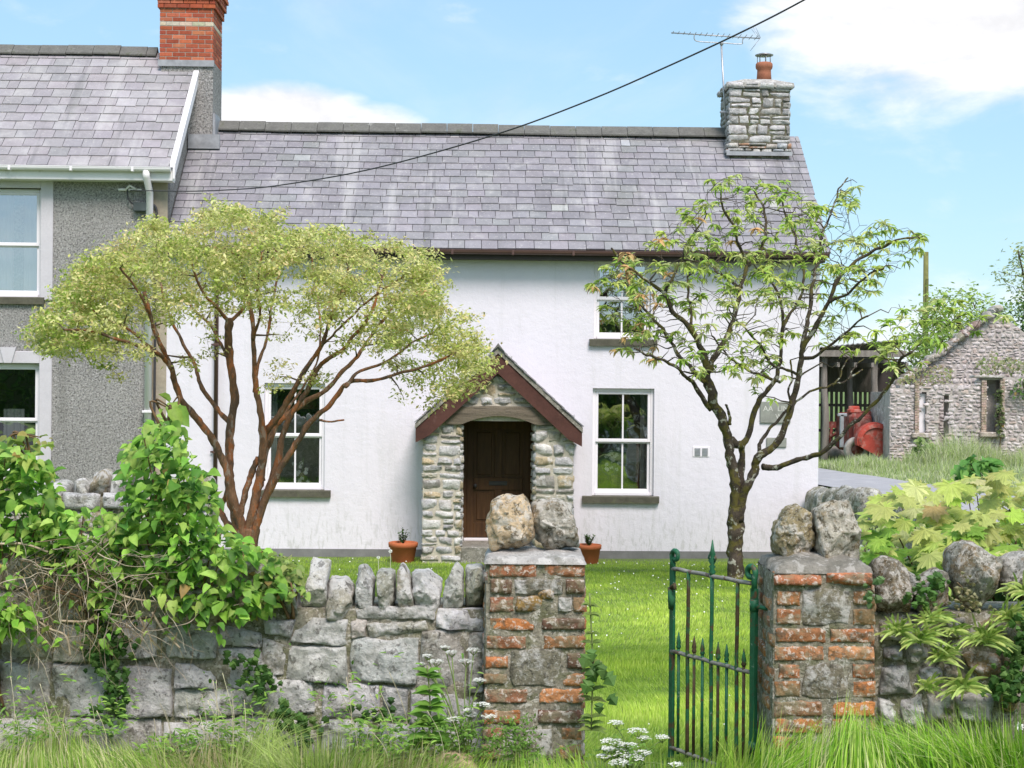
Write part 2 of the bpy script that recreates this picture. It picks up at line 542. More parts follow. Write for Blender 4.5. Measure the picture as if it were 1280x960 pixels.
M_mossbark = surf('mossy_bark', None, var=((12, .35), (50, .3)),
                  layers=(((.15, .13, .03), 5, .49, .58, 8, .75), ((.46, .46, .38), 9, .575, .61, 5, .8),
                          ((.03, .025, .02), 16, .56, .64, 8, .6)),
                  rough=.95, bumps=(('noise', 45, .015),))
M_leaf = surf('leaf_blade', None, var=((40, .16), (9, .15)), rough=.55, spec=.3, translucent=.35)
M_leaf_soft = surf('small_soft_leaf', None, var=((30, .1),), rough=.6, spec=.2, translucent=.40)
M_grass = surf('grass_blade', None, var=((2, .12),), rough=.6, spec=.2, translucent=.35)
M_petal = surf('white_petal', (.85, .86, .80), rough=.7, spec=.2, translucent=.3)
M_twig = surf('dry_twig', None, var=((20, .3),), rough=.9)
M_ground = surf('meadow_soil', (.14, .20, .06), var=((1.2, .2), (12, .3)),
                layers=(((.12, .10, .06), 3, .62, .75, 8, .35),), rough=1, bumps=(('noise', 14, .03),))
M_lane = surf('lane_tarmac', (.36, .35, .36), var=((1.5, .12), (60, .15)),
              layers=(((.45, .44, .40), 3, .55, .7, 8, .5),), rough=.95, bumps=(('noise', 80, .004),))
M_road = surf('road_asphalt', (.055, .055, .058), var=((1.5, .15), (60, .2)), rough=.95, bumps=(('noise', 80, .005),))
M_gate_green = surf('flaking_green_paint', (.015, .115, .052), var=((14, .3),),
                    layers=(((.11, .05, .025), 17, .55, .62, 8, .8), ((.35, .42, .36), 26, .62, .68, 6, .5)),
                    rough=.55, spec=.4, bumps=(('noise', 60, .002),))
M_gate_rust = surf('rusty_green_bar', (.075, .055, .03), var=((18, .4),),
                   layers=(((.025, .14, .06), 9, .46, .56, 8, .9), ((.2, .09, .04), 30, .6, .66, 6, .6)),
                   rough=.8, bumps=(('noise', 60, .003),))
M_gate_rail = surf('worn_steel_rail', (.24, .235, .21), var=((18, .3),),
                   layers=(((.11, .05, .025), 14, .54, .62, 8, .8), ((.02, .14, .06), 7, .60, .66, 6, .8)),
                   rough=.6, spec=.4, bumps=(('noise', 60, .003),))
M_ruin = surf('ruin_stone', None, var=((4, .2), (22, .2)),
              layers=(((.74, .69, .68), 5, .50, .60, 9, .6), ((.24, .22, .15), 2.5, .57, .68, 8, .4), ((.2, .18, .17), 16, .57, .64, 5, .5)),
              rough=.95, bumps=(('noise', 10, .04),))
M_ruinm = surf('ruin_mortar', (.44, .40, .37), var=((4, .3),), rough=.95, bumps=(('noise', 12, .03),))
M_shedwood = surf('grey_timber', (.22, .20, .175), var=((3, .3),), stretch=(4, 4, .6), rough=.9, bumps=(('noise', 20, .01),))
M_corr = surf('rusted_sheet', (.25, .25, .25), var=((1.5, .3),), layers=(((.2, .1, .05), 2, .55, .7, 8, .5),), rough=.7)
M_tractor = surf('faded_red_paint', (.40, .065, .045), var=((5, .25),), layers=(((.42, .22, .18), 4, .48, .62, 8, .65), ((.14, .08, .06), 7, .55, .64, 8, .6)),
                 rough=.75, spec=.25)
M_tractor_dull = surf('dull_maroon_paint', (.20, .05, .04), var=((5, .3),), layers=(((.30, .20, .17), 4, .48, .6, 8, .6),), rough=.85, spec=.2)
M_tyre = surf('dusty_rubber', (.36, .33, .30), var=((9, .3),), rough=.95, bumps=(('noise', 20, .02),))
M_plaque = surf('slate_plaque', (.27, .28, .25), var=((8, .2),), layers=(((.28, .32, .28), 7, .5, .7, 6, .6),), rough=.6)
M_letter = surf('pale_lettering', (.6, .6, .56), rough=.8)
M_curtain = surf('net_curtain', (.78, .79, .80), var=((3, .1),), rough=.9, translucent=.4)
M_curtain_dark = surf('patterned_curtain', (.22, .25, .24), var=((22, .5),), rough=.9)
M_lampshade = surf('orange_lampshade', (.75, .33, .20), var=((3, .1),), rough=.8, translucent=.3)
M_redwood = surf('red_brown_wood', (.16, .045, .02), rough=.5)
M_hedge = surf('hedge_leaf', None, var=((9, .2),), rough=.6, translucent=.25)
M_polewood = surf('mossy_pole_wood', (.17, .17, .06), var=((4, .3),), rough=.9)
M_tan = surf('tan_boulder', (.46, .34, .22), var=((8, .2), (50, .15)), layers=(((.2, .17, .1), 7, .56, .7, 8, .6),), rough=.9,
             bumps=(('noise', 30, .008),))

def glass_mat():
    m = bpy.data.materials.new('window_glass'); m.use_nodes = True
    nt = m.node_tree; nt.nodes.remove(nt.nodes['Principled BSDF'])
    out = nt.nodes['Material Output']
    tr = nt.nodes.new('ShaderNodeBsdfTransparent'); tr.inputs[0].default_value = (.62, .68, .66, 1)
    gl = nt.nodes.new('ShaderNodeBsdfGlossy'); gl.inputs['Roughness'].default_value = .015
    gl.inputs['Color'].default_value = (.95, .97, 1, 1)
    tc = nt.nodes.new('ShaderNodeTexCoord')
    bn = nt.nodes.new('ShaderNodeBump'); bn.inputs['Distance'].default_value = .004
    lk(nt, tex(nt, 'noise', tc.outputs['Object'], 1.6, 2), bn.inputs['Height'])
    lk(nt, bn.outputs[0], gl.inputs['Normal'])
    mx = nt.nodes.new('ShaderNodeMixShader'); mx.inputs[0].default_value = .42
    lk(nt, tr.outputs[0], mx.inputs[1]); lk(nt, gl.outputs[0], mx.inputs[2])
    lk(nt, mx.outputs[0], out.inputs['Surface'])
    return m
M_glass = glass_mat()

# ------------------------------------------------------------------ camera, light, sky
cam = bpy.data.cameras.new('camera'); co = bpy.data.objects.new('camera', cam); COL.objects.link(co)
cam.sensor_width = 36; cam.lens = F / 1280 * 36; cam.clip_end = 3000; cam.clip_start = .1
co.matrix_world = Matrix.Translation((0, 0, CZ)) @ Matrix.Rotation(pi / 2, 4, 'X') @ Matrix.Rotation(ROLL, 4, 'Z')
scene.camera = co
SUN = Vector((.28, -.85, 1.15)).normalized()
sl = bpy.data.lights.new('sun', 'SUN'); sl.energy = 2.6; sl.angle = radians(24); sl.color = (1, .90, .86)
so = bpy.data.objects.new('sun', sl); COL.objects.link(so)
so.rotation_euler = SUN.to_track_quat('Z', 'Y').to_euler(); so.location = (5, -8, 15)
W = bpy.data.worlds.new('World'); scene.world = W; W.use_nodes = True
wn = W.node_tree
bg = wn.nodes['Background']
sky = wn.nodes.new('ShaderNodeTexSky'); sky.sky_type = 'NISHITA'; sky.sun_disc = False
sky.sun_elevation = math.asin(SUN.z); sky.sun_rotation = math.atan2(SUN.x, SUN.y)
sky.air_density = 1.0; sky.dust_density = .6; sky.ozone_density = 1.2
SKS = .12
tcw = wn.nodes.new('ShaderNodeTexCoord')
sx = wn.nodes.new('ShaderNodeSeparateXYZ'); wn.links.new(tcw.outputs['Generated'], sx.inputs[0])
def mth(op, a, b=None, c=None):
    n = wn.nodes.new('ShaderNodeMath'); n.operation = op
    for i, x in enumerate((a, b, c)):
        if x is None: continue
        if isinstance(x, (int, float)): n.inputs[i].default_value = x
        else: wn.links.new(x, n.inputs[i])
    return n.outputs[0]
az = mth('ARCTAN2', sx.outputs[0], sx.outputs[1]); el = mth('ARCSINE', sx.outputs[2])
cv = wn.nodes.new('ShaderNodeCombineXYZ'); wn.links.new(az, cv.inputs[0]); wn.links.new(mth('MULTIPLY', el, 2.2), cv.inputs[1])
nz_big = tex(wn, 'noise', cv.outputs[0], 13, 9, .56, .25)
nz_w = tex(wn, 'noise', cv.outputs[0], 3.2, 9, .6, .8)
blobs = [(.31, .245, .20, .085, 1.25), (.27, .20, .12, .04, .7), (-.150, .168, .072, .030, 1.35), (-.10, .165, .05, .020, 1.0),
         (.36, .035, .22, .045, .55), (.25, .03, .16, .03, .5), (-.32, .30, .1, .03, .5),
         (-1.2, .5, .5, .25, 1.0), (1.4, .6, .5, .25, 1.1), (2.6, .7, .6, .3, 1.2), (-2.4, .4, .5, .2, 1.2), (3.0, .25, .5, .12, .9)]
tot = None
for (a0, e0, ra, re, am) in blobs:
    d = mth('ADD', mth('POWER', mth('ABSOLUTE', mth('DIVIDE', mth('SUBTRACT', az, a0), ra)), 2.0),
            mth('POWER', mth('ABSOLUTE', mth('DIVIDE', mth('SUBTRACT', el, e0), re)), 2.0))
    b_ = mth('MULTIPLY', mth('MAXIMUM', mth('SUBTRACT', 1.0, d), 0.0), am)
    tot = b_ if tot is None else mth('MAXIMUM', tot, b_)
cl = mth('ADD', tot, mth('MULTIPLY', mth('SUBTRACT', nz_big, .5), 1.7))
mask = rng(wn, cl, .08, .92, 0, 1)
wisp = rng(wn, nz_w, .46, .80, 0.0, .42)
mask = mth('MAXIMUM', mask, wisp)
skc = mixc(wn, .62, sky.outputs[0], (2.2, 3.75, 4.9))     # thin high haze over the blue
shade = rng(wn, nz_big, .30, .60, 4.5, 5.8)
ccol = wn.nodes.new('ShaderNodeCombineColor')
wn.links.new(shade, ccol.inputs[0]); wn.links.new(mth('MULTIPLY', shade, 1.0), ccol.inputs[1]); wn.links.new(mth('MULTIPLY', shade, 1.03), ccol.inputs[2])
fin = mixc(wn, mask, skc, ccol.outputs[0])
wn.links.new(fin, bg.inputs['Color']); bg.inputs['Strength'].default_value = SKS
vs_ = scene.view_settings
vs_.view_transform = 'Standard'; vs_.look = 'None'; vs_.gamma = 1; vs_.exposure = 0.73; vs_.use_curve_mapping = False

# ------------------------------------------------------------------ ground, lane, road
def sheet(name, xs, ys, hfun, mat, smooth=True):
    g = G((.1, .15, .05))
    vs = [(x, y, hfun(x, y)) for y in ys for x in xs]
    nx = len(xs)
    fs = [(j * nx + i, j * nx + i + 1, (j + 1) * nx + i + 1, (j + 1) * nx + i) for j in range(len(ys) - 1) for i in range(nx - 1)]
    g.add(vs, fs, None, smooth)
    return mk(name, g, mat)
def span(*segs):
    out = []
    for a, b, n in segs: out += [a + (b - a) * i / n for i in range(n)]
    return out + [segs[-1][1]]
xs = span((-1500, -60, 6), (-60, -10, 10), (-10, 10, 60), (10, 60, 20), (60, 1500, 6))
ys = span((-1500, -60, 6), (-60, 4, 10), (4, 9, 26), (9, 36, 54), (36, 70, 14), (70, 2000, 8))
tag(sheet('ground', xs, ys, gz, M_ground), kind='structure')
def road_h(x, y): return .006
g = G((.05, .05, .05)); box(g, -60, 60, -3.4, 3.6, -.05, .012)
tag(mk('road', g, M_road), kind='structure')
# lane curving behind the cottage
g = G((.3, .3, .3))
LANE = [Vector((16, -2, 0)), Vector((14.5, 10, 0)), Vector((12, 22, 0)), Vector((10.2, 30, 0)), Vector((8.45, 38.4, 0)), Vector((7.4, 43.8, 0)), Vector((6.2, 52, 0)), Vector((5.0, 64, 0))]
cl_ = dens(LANE, 10)
vs = []; fs = []
for i, c in enumerate(cl_):
    d = (cl_[min(i + 1, len(cl_) - 1)] - cl_[max(i - 1, 0)]).normalized(); n = Vector((-d.y, d.x, 0))
    for k in range(7):
        q = c + n * (-1.45 + 2.9 * k / 6)
        vs.append((q.x, q.y, gz(q.x, q.y) + .05))
    if i:
        for k in range(6):
            a = (i - 1) * 7 + k; fs.append((a, a + 1, a + 8, a + 7))
g.add(vs, fs, None, True)
tag(mk('lane', g, M_lane), kind='structure')

# ------------------------------------------------------------------ houses
def wall_holes(g, u0, u1, z0, z1, holes, v0=0.0, depth=.32, col=(.8, .8, .8)):
    us = sorted({u0, u1, *[h[0] for h in holes], *[h[1] for h in holes]})
    zs = sorted({z0, z1, *[h[2] for h in holes], *[h[3] for h in holes]})
    for i in range(len(us) - 1):
        for j in range(len(zs) - 1):
            a, b, c, d = us[i], us[i + 1], zs[j], zs[j + 1]
            mu, mz = (a + b) / 2, (c + d) / 2
            if any(h[0] < mu < h[1] and h[2] < mz < h[3] for h in holes): continue
            g.add([(a, v0, c), (b, v0, c), (b, v0, d), (a, v0, d)], [(0, 1, 2, 3)], col)
    for (a, b, c, d) in holes:
        e = v0 + depth
        g.add([(a, v0, c), (b, v0, c), (b, v0, d), (a, v0, d), (a, e, c), (b, e, c), (b, e, d), (a, e, d)],
              [(0, 4, 5, 1), (1, 5, 6, 2), (2, 6, 7, 3), (3, 7, 4, 0)], col)

def add_window(house, u0, u1, z0, z1, split, bars=True, rec=.07, lower_bar=True):
    """vertical sliding sash: frame > pane, glazing bar"""
    g = G((.8, .8, .8)); f = .055
    v0 = rec; v1 = rec + .09
    bbox(g, u0, u0 + f, v0, v1, z0, z1, .008); bbox(g, u1 - f, u1, v0, v1, z0, z1, .008)
    bbox(g, u0 + f, u1 - f, v0, v1, z1 - f, z1, .008); bbox(g, u0 + f - .0, u1 - f, v0 - .02, v1, z0, z0 + f, .008)
    zm = z0 + (z1 - z0) * split
    s = .045                                     # sash rails; the upper sash stands in front
    for (a, b, w0, w1) in ((zm - .01, z1 - f, v0 + .008, v0 + .05), (z0 + f, zm + .012, v0 + .045, v0 + .085)):
        bbox(g, u0 + f, u0 + f + s, w0, w1, a, b, .006); bbox(g, u1 - f - s, u1 - f, w0, w1, a, b, .006)
        bbox(g, u0 + f + s, u1 - f - s, w0, w1, a, a + s + .01, .006); bbox(g, u0 + f + s, u1 - f - s, w0, w1, b - s, b, .006)
    w = mk('window', g, M_upvc, house, MH)
    i0, i1 = u0 + f + s, u1 - f - s
    for (a, b, vv) in ((zm + s, z1 - f - s, v0 + .03), (z0 + f + s + .01, zm + .012 - s, v0 + .066)):
        gp = G((.1, .1, .1)); gp.add([(i0, vv, a), (i1, vv, a), (i1, vv, b), (i0, vv, b)], [(0, 1, 2, 3)])
        mk('pane', gp, M_glass, w, MH)
        if bars:
            gb = G(); um = (i0 + i1) / 2
            bbox(gb, um - .014, um + .014, vv - .012, vv + .01, a, b, .004)
            mk('glazing_bar', gb, M_upvc, w, MH)
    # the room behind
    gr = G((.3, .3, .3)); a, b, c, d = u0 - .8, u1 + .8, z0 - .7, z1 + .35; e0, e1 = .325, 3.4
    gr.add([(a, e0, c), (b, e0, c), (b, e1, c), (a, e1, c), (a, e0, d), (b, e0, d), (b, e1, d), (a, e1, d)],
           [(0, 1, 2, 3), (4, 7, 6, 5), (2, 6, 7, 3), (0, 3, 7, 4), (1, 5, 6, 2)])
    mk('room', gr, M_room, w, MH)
    return w

def add_sill(house, w, u0, u1, z0, z1, out=.07):
    g = G((.1, .1, .1)); n = 8
    # slate sill with a slightly worn edge
    vs = []
    for i in range(n + 1):
        u = u0 + (u1 - u0) * i / n; j = .006 * noise.noise(Vector((u * 5, z0, 3)))
        vs += [(u, .12, z0), (u, -out + j, z0 + j), (u, -out - .006 + j, z1 - .012), (u, -out + .012, z1 + j * .5), (u, .12, z1 + .008)]
    fs = []
    for i in range(n):
        for k in range(4):
            a = i * 5 + k; fs.append((a, a + 5, a + 6, a + 1))
    fs += [(0, 1, 2, 3, 4), tuple(n * 5 + k for k in (4, 3, 2, 1, 0))]
    g.add(vs, fs, None, False)
    mk('window_sill', g, M_sill, w, MH)

def slates(g, u0, u1, ev, ez, rv, rz, rows, width, cols, seed, lift=.019, sag=.02, clip=None):
    """courses of overlapping slates from eave (ev,ez) to ridge (rv,rz)"""
    rnd = random.Random(seed)
    S = math.hypot(rv - ev, rz - ez); du = ((rv - ev) / S, (rz - ez) / S); nn = (-du[1], du[0])   # normal (v,z) pointing up-front
    if nn[1] < 0: nn = (-nn[0], -nn[1])
    h = S / rows
    def pt(u, s, o):
        sg = sag * noise.noise(Vector((u * .35, s * .5, seed))) + .006 * noise.noise(Vector((u * 2, s * 2, seed)))
        return (u, ev + du[0] * s + nn[0] * (o + sg), ez + du[1] * s + nn[1] * (o + sg))
    for r in range(rows):
        s0 = r * h - (.03 if r == 0 else 0); s1 = (r + 1.35) * h
        u = u0 - (width * .5 if r % 2 else 0) - rnd.uniform(0, .02)
        while u < u1:
            w = width * rnd.uniform(.93, 1.07)
            if rnd.random() < .06: w *= .6
            a, b = max(u, u0), min(u + w - .009, u1)
            if b - a > .03:
                tl = rnd.uniform(-.004, .004); o0 = lift + rnd.uniform(0, .006); drop = rnd.uniform(-.008, .008) * (1 if rnd.random() > .04 else 4)
                t = .012
                k = rnd.choice(cols); c = vary(k, .065, .015)
                if rnd.random() < .008: c = vary((.36, .36, .36), .15)
                s1c = min(s1, S)
                q = [pt(a, s0 + drop, o0), pt(b, s0 + drop + tl, o0), pt(b, s1c, .002), pt(a, s1c, .002),
                     pt(a, s0 + drop, o0 - t - lift), pt(b, s0 + drop + tl, o0 - t - lift)]
                g.add(q, [(0, 1, 2, 3), (4, 5, 1, 0), (4, 0, 3), (1, 5, 2)], c)
            u += w

SLC = [(.262, .248, .270), (.245, .235, .254), (.276, .262, .284), (.232, .223, .240), (.262, .258, .268)]
UL = Lc(208.5, 400, 0)[0]; UR = Lc(1023.5, 500, 0)[0]
EV = -.32; RV = 2.2
ez_c = Lc(640, 310.5, EV)[1]; rz_c = Lc(600, 165, RV)[1]
ez_g = Lc(100, 206.5, EV)[1]; rz_g = Lc(100, 65, RV)[1]
print('cottage', UL, UR, ez_c, rz_c, 'grey', ez_g, rz_g)
GB = -1.25
cot = thing('cottage', 'white rendered cottage with grey slate roof, stone porch and brown gutter', 'house', MH @ Vector((0, 0, -1.1)), PSI)
gry = thing('terraced_house', 'taller grey pebbledash house with white bargeboard joined to the left of the white cottage', 'house',
            MH @ Vector((UL - 3, 0, -1.1)), PSI)
# windows of the cottage
def rect(px0, py0, px1, py1, v=0.0):
    u0 = Lc(px0, (py0 + py1) / 2, v)[0]; u1 = Lc(px1, (py0 + py1) / 2, v)[0]
    z1 = Lc((px0 + px1) / 2, py0, v)[1]; z0 = Lc((px0 + px1) / 2, py1, v)[1]
    return [u0, u1, z0, z1]
wr = rect(740.5, 485.5, 817.5, 620); wu = rect(742.5, 325, 814, 424); wl = rect(330, 479, 406, 612.5)
dr = rect(578, 522, 667.5, 684)
dr[0] -= .03; dr[1] += .03
g = G(); TOP = ez_c + .10
wall_holes(g, UL, UR, GB, TOP, [wr, wu, wl, dr])
# gable end on the right and the back
rv2 = 2 * RV - EV
apex = rz_c - .04
g.add([(UR, 0, GB), (UR, 2 * RV, GB), (UR, 2 * RV, TOP), (UR, RV, apex), (UR, 0, TOP)], [(0, 1, 2, 3, 4)])
g.add([(UL, 2 * RV, GB), (UR, 2 * RV, GB), (UR, 2 * RV, TOP), (UL, 2 * RV, TOP)], [(0, 3, 2, 1)])
mk('wall', g, M_render, cot, MH)
zb = [Lc(x, 693, 0)[1] for x in (300, 1000)]
for (a_, b_, x_, y_) in ((UL + .01, dr[0] - .5, 400, 686), (dr[1] + .5, UR + .003, 850, 689)):
    g = G(); box(g, a_, b_, -.014, .1, GB, Lc(x_, y_, 0)[1]); mk('plinth', g, M_plinth, cot, MH)
# faint dirt on the plaster is in the material; cottage windows
w1 = add_window(cot, *wr, .505); add_sill(cot, w1, Lc(728, 625, -.07)[0], Lc(824, 625, -.07)[0], wr[2] - .115, wr[2] - .002)
w1['label'] = 'clean ground floor sash window right of the porch'
w2 = add_window(cot, *wu, .505); add_sill(cot, w2, Lc(737, 425, -.07)[0], Lc(822, 425, -.07)[0], wu[2] - .115, wu[2] - .002)
w2['label'] = 'upstairs sash window under the gutter'
w3 = add_window(cot, *wl, .505); add_sill(cot, w3, Lc(326, 618, -.07)[0], Lc(413, 618, -.07)[0], wl[2] - .115, wl[2] - .002)
w3['label'] = 'ground floor sash window left of the porch behind the tree'
# the roof
g = G()
slates(g, UL + .02, UR + .10, EV, ez_c, RV, rz_c, 17, .285, SLC, 3)
mk('roof', g, M_slate, cot, MH)
g = G((.17, .17, .19))
g.add([(UL, EV + .02, ez_c - .03), (UR + .09, EV + .02, ez_c - .03), (UR + .09, RV, rz_c - .03), (UL, RV, rz_c - .03),
       (UR + .09, rv2, ez_c - .03), (UL, rv2, ez_c - .03)], [(0, 1, 2, 3), (3, 2, 4, 5)])
g.add([(UL, EV + .02, ez_c - .09), (UR + .09, EV + .02, ez_c - .09), (UR + .09, RV, rz_c - .1), (UL, RV, rz_c - .1),
       (UR + .09, rv2, ez_c - .09), (UL, rv2, ez_c - .09)], [(0, 3, 2, 1), (3, 5, 4, 2)])
g.add([(UR + .088, EV + .02, ez_c - .03), (UR + .088, EV + .02, ez_c - .09), (UR + .088, RV, rz_c - .1), (UR + .088, RV, rz_c - .03)], [(0, 1, 2, 3)])
g.add([(UR + .088, rv2, ez_c - .03), (UR + .088, rv2, ez_c - .09), (UR + .088, RV, rz_c - .1), (UR + .088, RV, rz_c - .03)], [(3, 2, 1, 0)])
mk('roof_deck', g, M_fascia, cot, MH)

def ridge_tiles(house, u0, u1, rv, rz, ln, h=.16, seed=1):
    g = G(); rnd = random.Random(seed); u = u0
    while u < u1 - .05:
        e = min(u + ln, u1); d = .045 * noise.noise(Vector((u * .4, 1, seed))); k = (.15, .15, .14)
        d1 = rnd.uniform(0, .012)
        z = rz + .055 + d
        pr = [(-.17, -.15), (-.175, -.125), (-.03, .02), (0, .045), (.03, .02), (.17, -.125)]
        vs = []
        for uu, s in ((u, 1.0), (e - .008, 1.03)):
            vs += [(uu, rv + a * s, z + b * s + d1) for a, b in pr]
        n = len(pr)
        g.add(vs, [(i, i + n, i + n + 1, i + 1) for i in range(n - 1)] + [tuple(range(n))[::-1], tuple(range(n, 2 * n))], k)
        u = e
    return mk('ridge_tiles', g, M_ridge, house, MH)
ridge_tiles(cot, Lc(268, 155, RV)[0], Lc(912, 160, RV)[0], RV, rz_c + .03, .46, seed=2)

def gutter(house, u0, u1, v, z, mat, name='gutter', r=.058):
    g = G(); vs = []; K = 9
    for u in (u0, u1):
        for k in range(K):
            a = pi + pi * k / (K - 1); vs.append((u, v + r * cos(a), z + r * sin(a)))
        vs.append((u, v + r, z + .012)); vs.append((u, v - r, z + .012))
    n = K + 2
    g.add(vs, [(i, (i + 1) % n, (i + 1) % n + n, i + n) for i in range(n)] + [tuple(range(n))[::-1], tuple(range(n, 2 * n))])
    # union brackets and a lip
    u = u0 + .5
    while u < u1:
        bbox(g, u - .02, u + .02, v - r - .006, v + r, z - r - .006, z + .015, .004); u += .98
    box(g, u0, u1, v - r - .004, v - r + .006, z + .006, z + .018)
    return mk(name, g, mat, house, MH)
gutter(cot, Lc(222, 300, -.38)[0], UR + .06, EV - .055, ez_c - .05, M_gutterb)
g = G(); bbox(g, UL, UR + .02, EV + .02, EV + .05, ez_c - .175, ez_c - .04, .004); box(g, UL, UR + .02, EV + .05, .0, ez_c - .17, ez_c - .15)
mk('fascia', g, M_fascia, cot, MH)
# brown downpipe on the left
ud = Lc(269.5, 540, -.09)[0]
g = G(); tube(g, [(ud, EV - .05, ez_c - .09), (ud, EV - .05, ez_c - .2), (ud, -.09, ez_c - .45), (ud, -.09, -1.1)], .036, 12)
for z in (2.3, .55): tube(g, [(ud - .09, -.04, z), (ud + .09, -.04, z)], .016, 8); bbox(g, ud - .045, ud + .045, -.13, -.0, z - .02, z + .02, .005)
mk('downpipe', g, M_gutterb, cot, MH)
# stone chimney
cu0 = Lc(911.5, 150, 1.62)[0]; cu1 = Lc(988.5, 150, 1.62)[0]
cz0 = Lc(950, 190, 1.62)[1]; cz1 = Lc(950, 110, 1.62)[1]; cv0, cv1 = 1.62, 2.62
g = G((.40, .385, .34)); box(g, cu0 + .02, cu1 - .02, cv0 + .02, cv1 - .02, cz0 - 1.0, cz1)
chm = mk('chimney', g, M_wallcore, cot, MH)
CST = [(.48, .47, .47), (.36, .355, .35), (.58, .57, .57), (.46, .45, .43), (.30, .29, .27)]
g = G()
zc = cz0 + .16
for (O, U, N, wd) in (((cu0, cv0 + .02, 0), (1, 0, 0), (0, -1, 0), cu1 - cu0), ((cu0 + .02, cv1, 0), (0, -1, 0), (-1, 0, 0), cv1 - cv0),
                      ((cu1 - .02, cv0, 0), (0, 1, 0), (1, 0, 0), cv1 - cv0)):
    rubble(g, O, U, N, rubble_rects(0, wd, zc, cz1, (.07, .19), (.14, .42), 5), .007, .026, CST, 9, 7, wob=.14, rough=.6, jit=.006)
mk('chimney_stones', g, M_stone, chm, MH)
g = G()
for (O, U, N, wd) in (((cu0 - .02, cv0 - .01, 0), (1, 0, 0), (0, -1, 0), cu1 - cu0 + .04), ((cu0 - .01, cv1, 0), (0, -1, 0), (-1, 0, 0), cv1 - cv0)):
    rubble(g, O, U, N, rubble_rects(0, wd, cz0 - .05, zc, (.1, .14), (.12, .3), 8), .006, .03, [(.5, .46, .42), (.5, .3, .2), (.44, .46, .5), (.5, .5, .48)], 5, 4)
mk('base_stones', g, M_stone, chm, MH)
g = G()
for (O, U, N, wd) in (((cu0 - .05, cv0 - .03, 0), (1, 0, 0), (0, -1, 0), cu1 - cu0 + .1), ((cu0 - .04, cv1, 0), (0, -1, 0), (-1, 0, 0), cv1 - cv0 + .03),
                      ((cu1 + .04, cv0 - .03, 0), (0, 1, 0), (1, 0, 0), cv1 - cv0 + .03)):
    rubble(g, O, U, N, rubble_rects(0, wd, cz1 - .005, cz1 + .095, (.1, .1), (.22, .34), 6), .003, .03, CST[:3], 5, 4)
mk('coping', g, M_stone, chm, MH)
g = G(); a, b, c, d = cu0 - .045, cu1 + .045, cv0 - .03, cv1 + .03; m_ = .2
g.add([(a, c, cz1 + .02), (b, c, cz1 + .02), (b, d, cz1 + .02), (a, d, cz1 + .02),
       (a, c, cz1 + .09), (b, c, cz1 + .09), (b, d, cz1 + .09), (a, d, cz1 + .09),
       (a + .35, c + m_, cz1 + .19), (b - .35, c + m_, cz1 + .19), (b - .35, d - m_, cz1 + .19), (a + .35, d - m_, cz1 + .19)],
      [(0, 1, 5, 4), (1, 2, 6, 5), (3, 0, 4, 7), (2, 3, 7, 6), (4, 5, 9, 8), (5, 6, 10, 9), (6, 7, 11, 10), (7, 4, 8, 11), (8, 9, 10, 11), (3, 2, 1, 0)])
mk('flaunching', g, M_cement, chm, MH)
pu, pz = Lc(955, 99, 2.05); pr_ = .145
g = G((.33, .13, .07))
lathe(g, (pu, 2.05, pz - .08), [(pr_ * .95, 0), (pr_ * .86, .18), (pr_ * .84, .24), (pr_ * 1.0, .27), (pr_ * 1.05, .30), (pr_ * 1.03, .35), (pr_ * .9, .37), (pr_ * .8, .37)], 24)
pot = mk('chimney_pot', g, M_potch, chm, MH)
pot.parent = cot
g = G()
for k in range(7):
    a = 2 * pi * k / 7 + .3; tube(g, [(pu + .12 * cos(a), 2.05 + .12 * sin(a), pz + .26), (pu + .12 * cos(a), 2.05 + .12 * sin(a), pz + .43)], .007, 5)
lathe(g, (pu, 2.05, pz + .42), [(.16, 0), (.165, .012), (.10, .035), (.02, .045)], 20)
lathe(g, (pu, 2.05, pz + .25), [(.125, 0), (.13, .02), (.12, .04)], 20)
mk('cowl', g, M_steel, pot, MH)
g = G(); box(g, cu0 - .06, cu0 + .01, cv0 - .03, cv1, cz0 - .02, cz0 + .03); box(g, cu0 - .05, cu1 + .02, cv0 - .055, cv0 - .03, cz0 - .07, cz0 + .0)
mk('flashing', g, M_lead, chm, MH)

# porch
PV = -.95
def Q(px, py, v=PV): return Lc(px, py, v)
PORCH = [(.46, .45, .45), (.56, .55, .55), (.48, .44, .36), (.34, .32, .29), (.50, .41, .27), (.62, .60, .58)]
pu0, pu1 = Q(527, 600)[0], Q(718, 600)[0]; ou0, ou1 = Q(577.5, 600)[0], Q(667.5, 600)[0]
bz0 = -1.15; oz = Q(622, 528)[1]; gzp = Q(622, 450)[1]
hz = Q(622, 528)[1]
apx = Q(622.5, 432); el_ = Q(520, 525); er_ = Q(727, 528)
slope = (apx[1] - el_[1]) / (apx[0] - el_[0])
g = G((.4, .38, .33))
def under(u): return apx[1] - .10 - abs(u - apx[0]) * slope
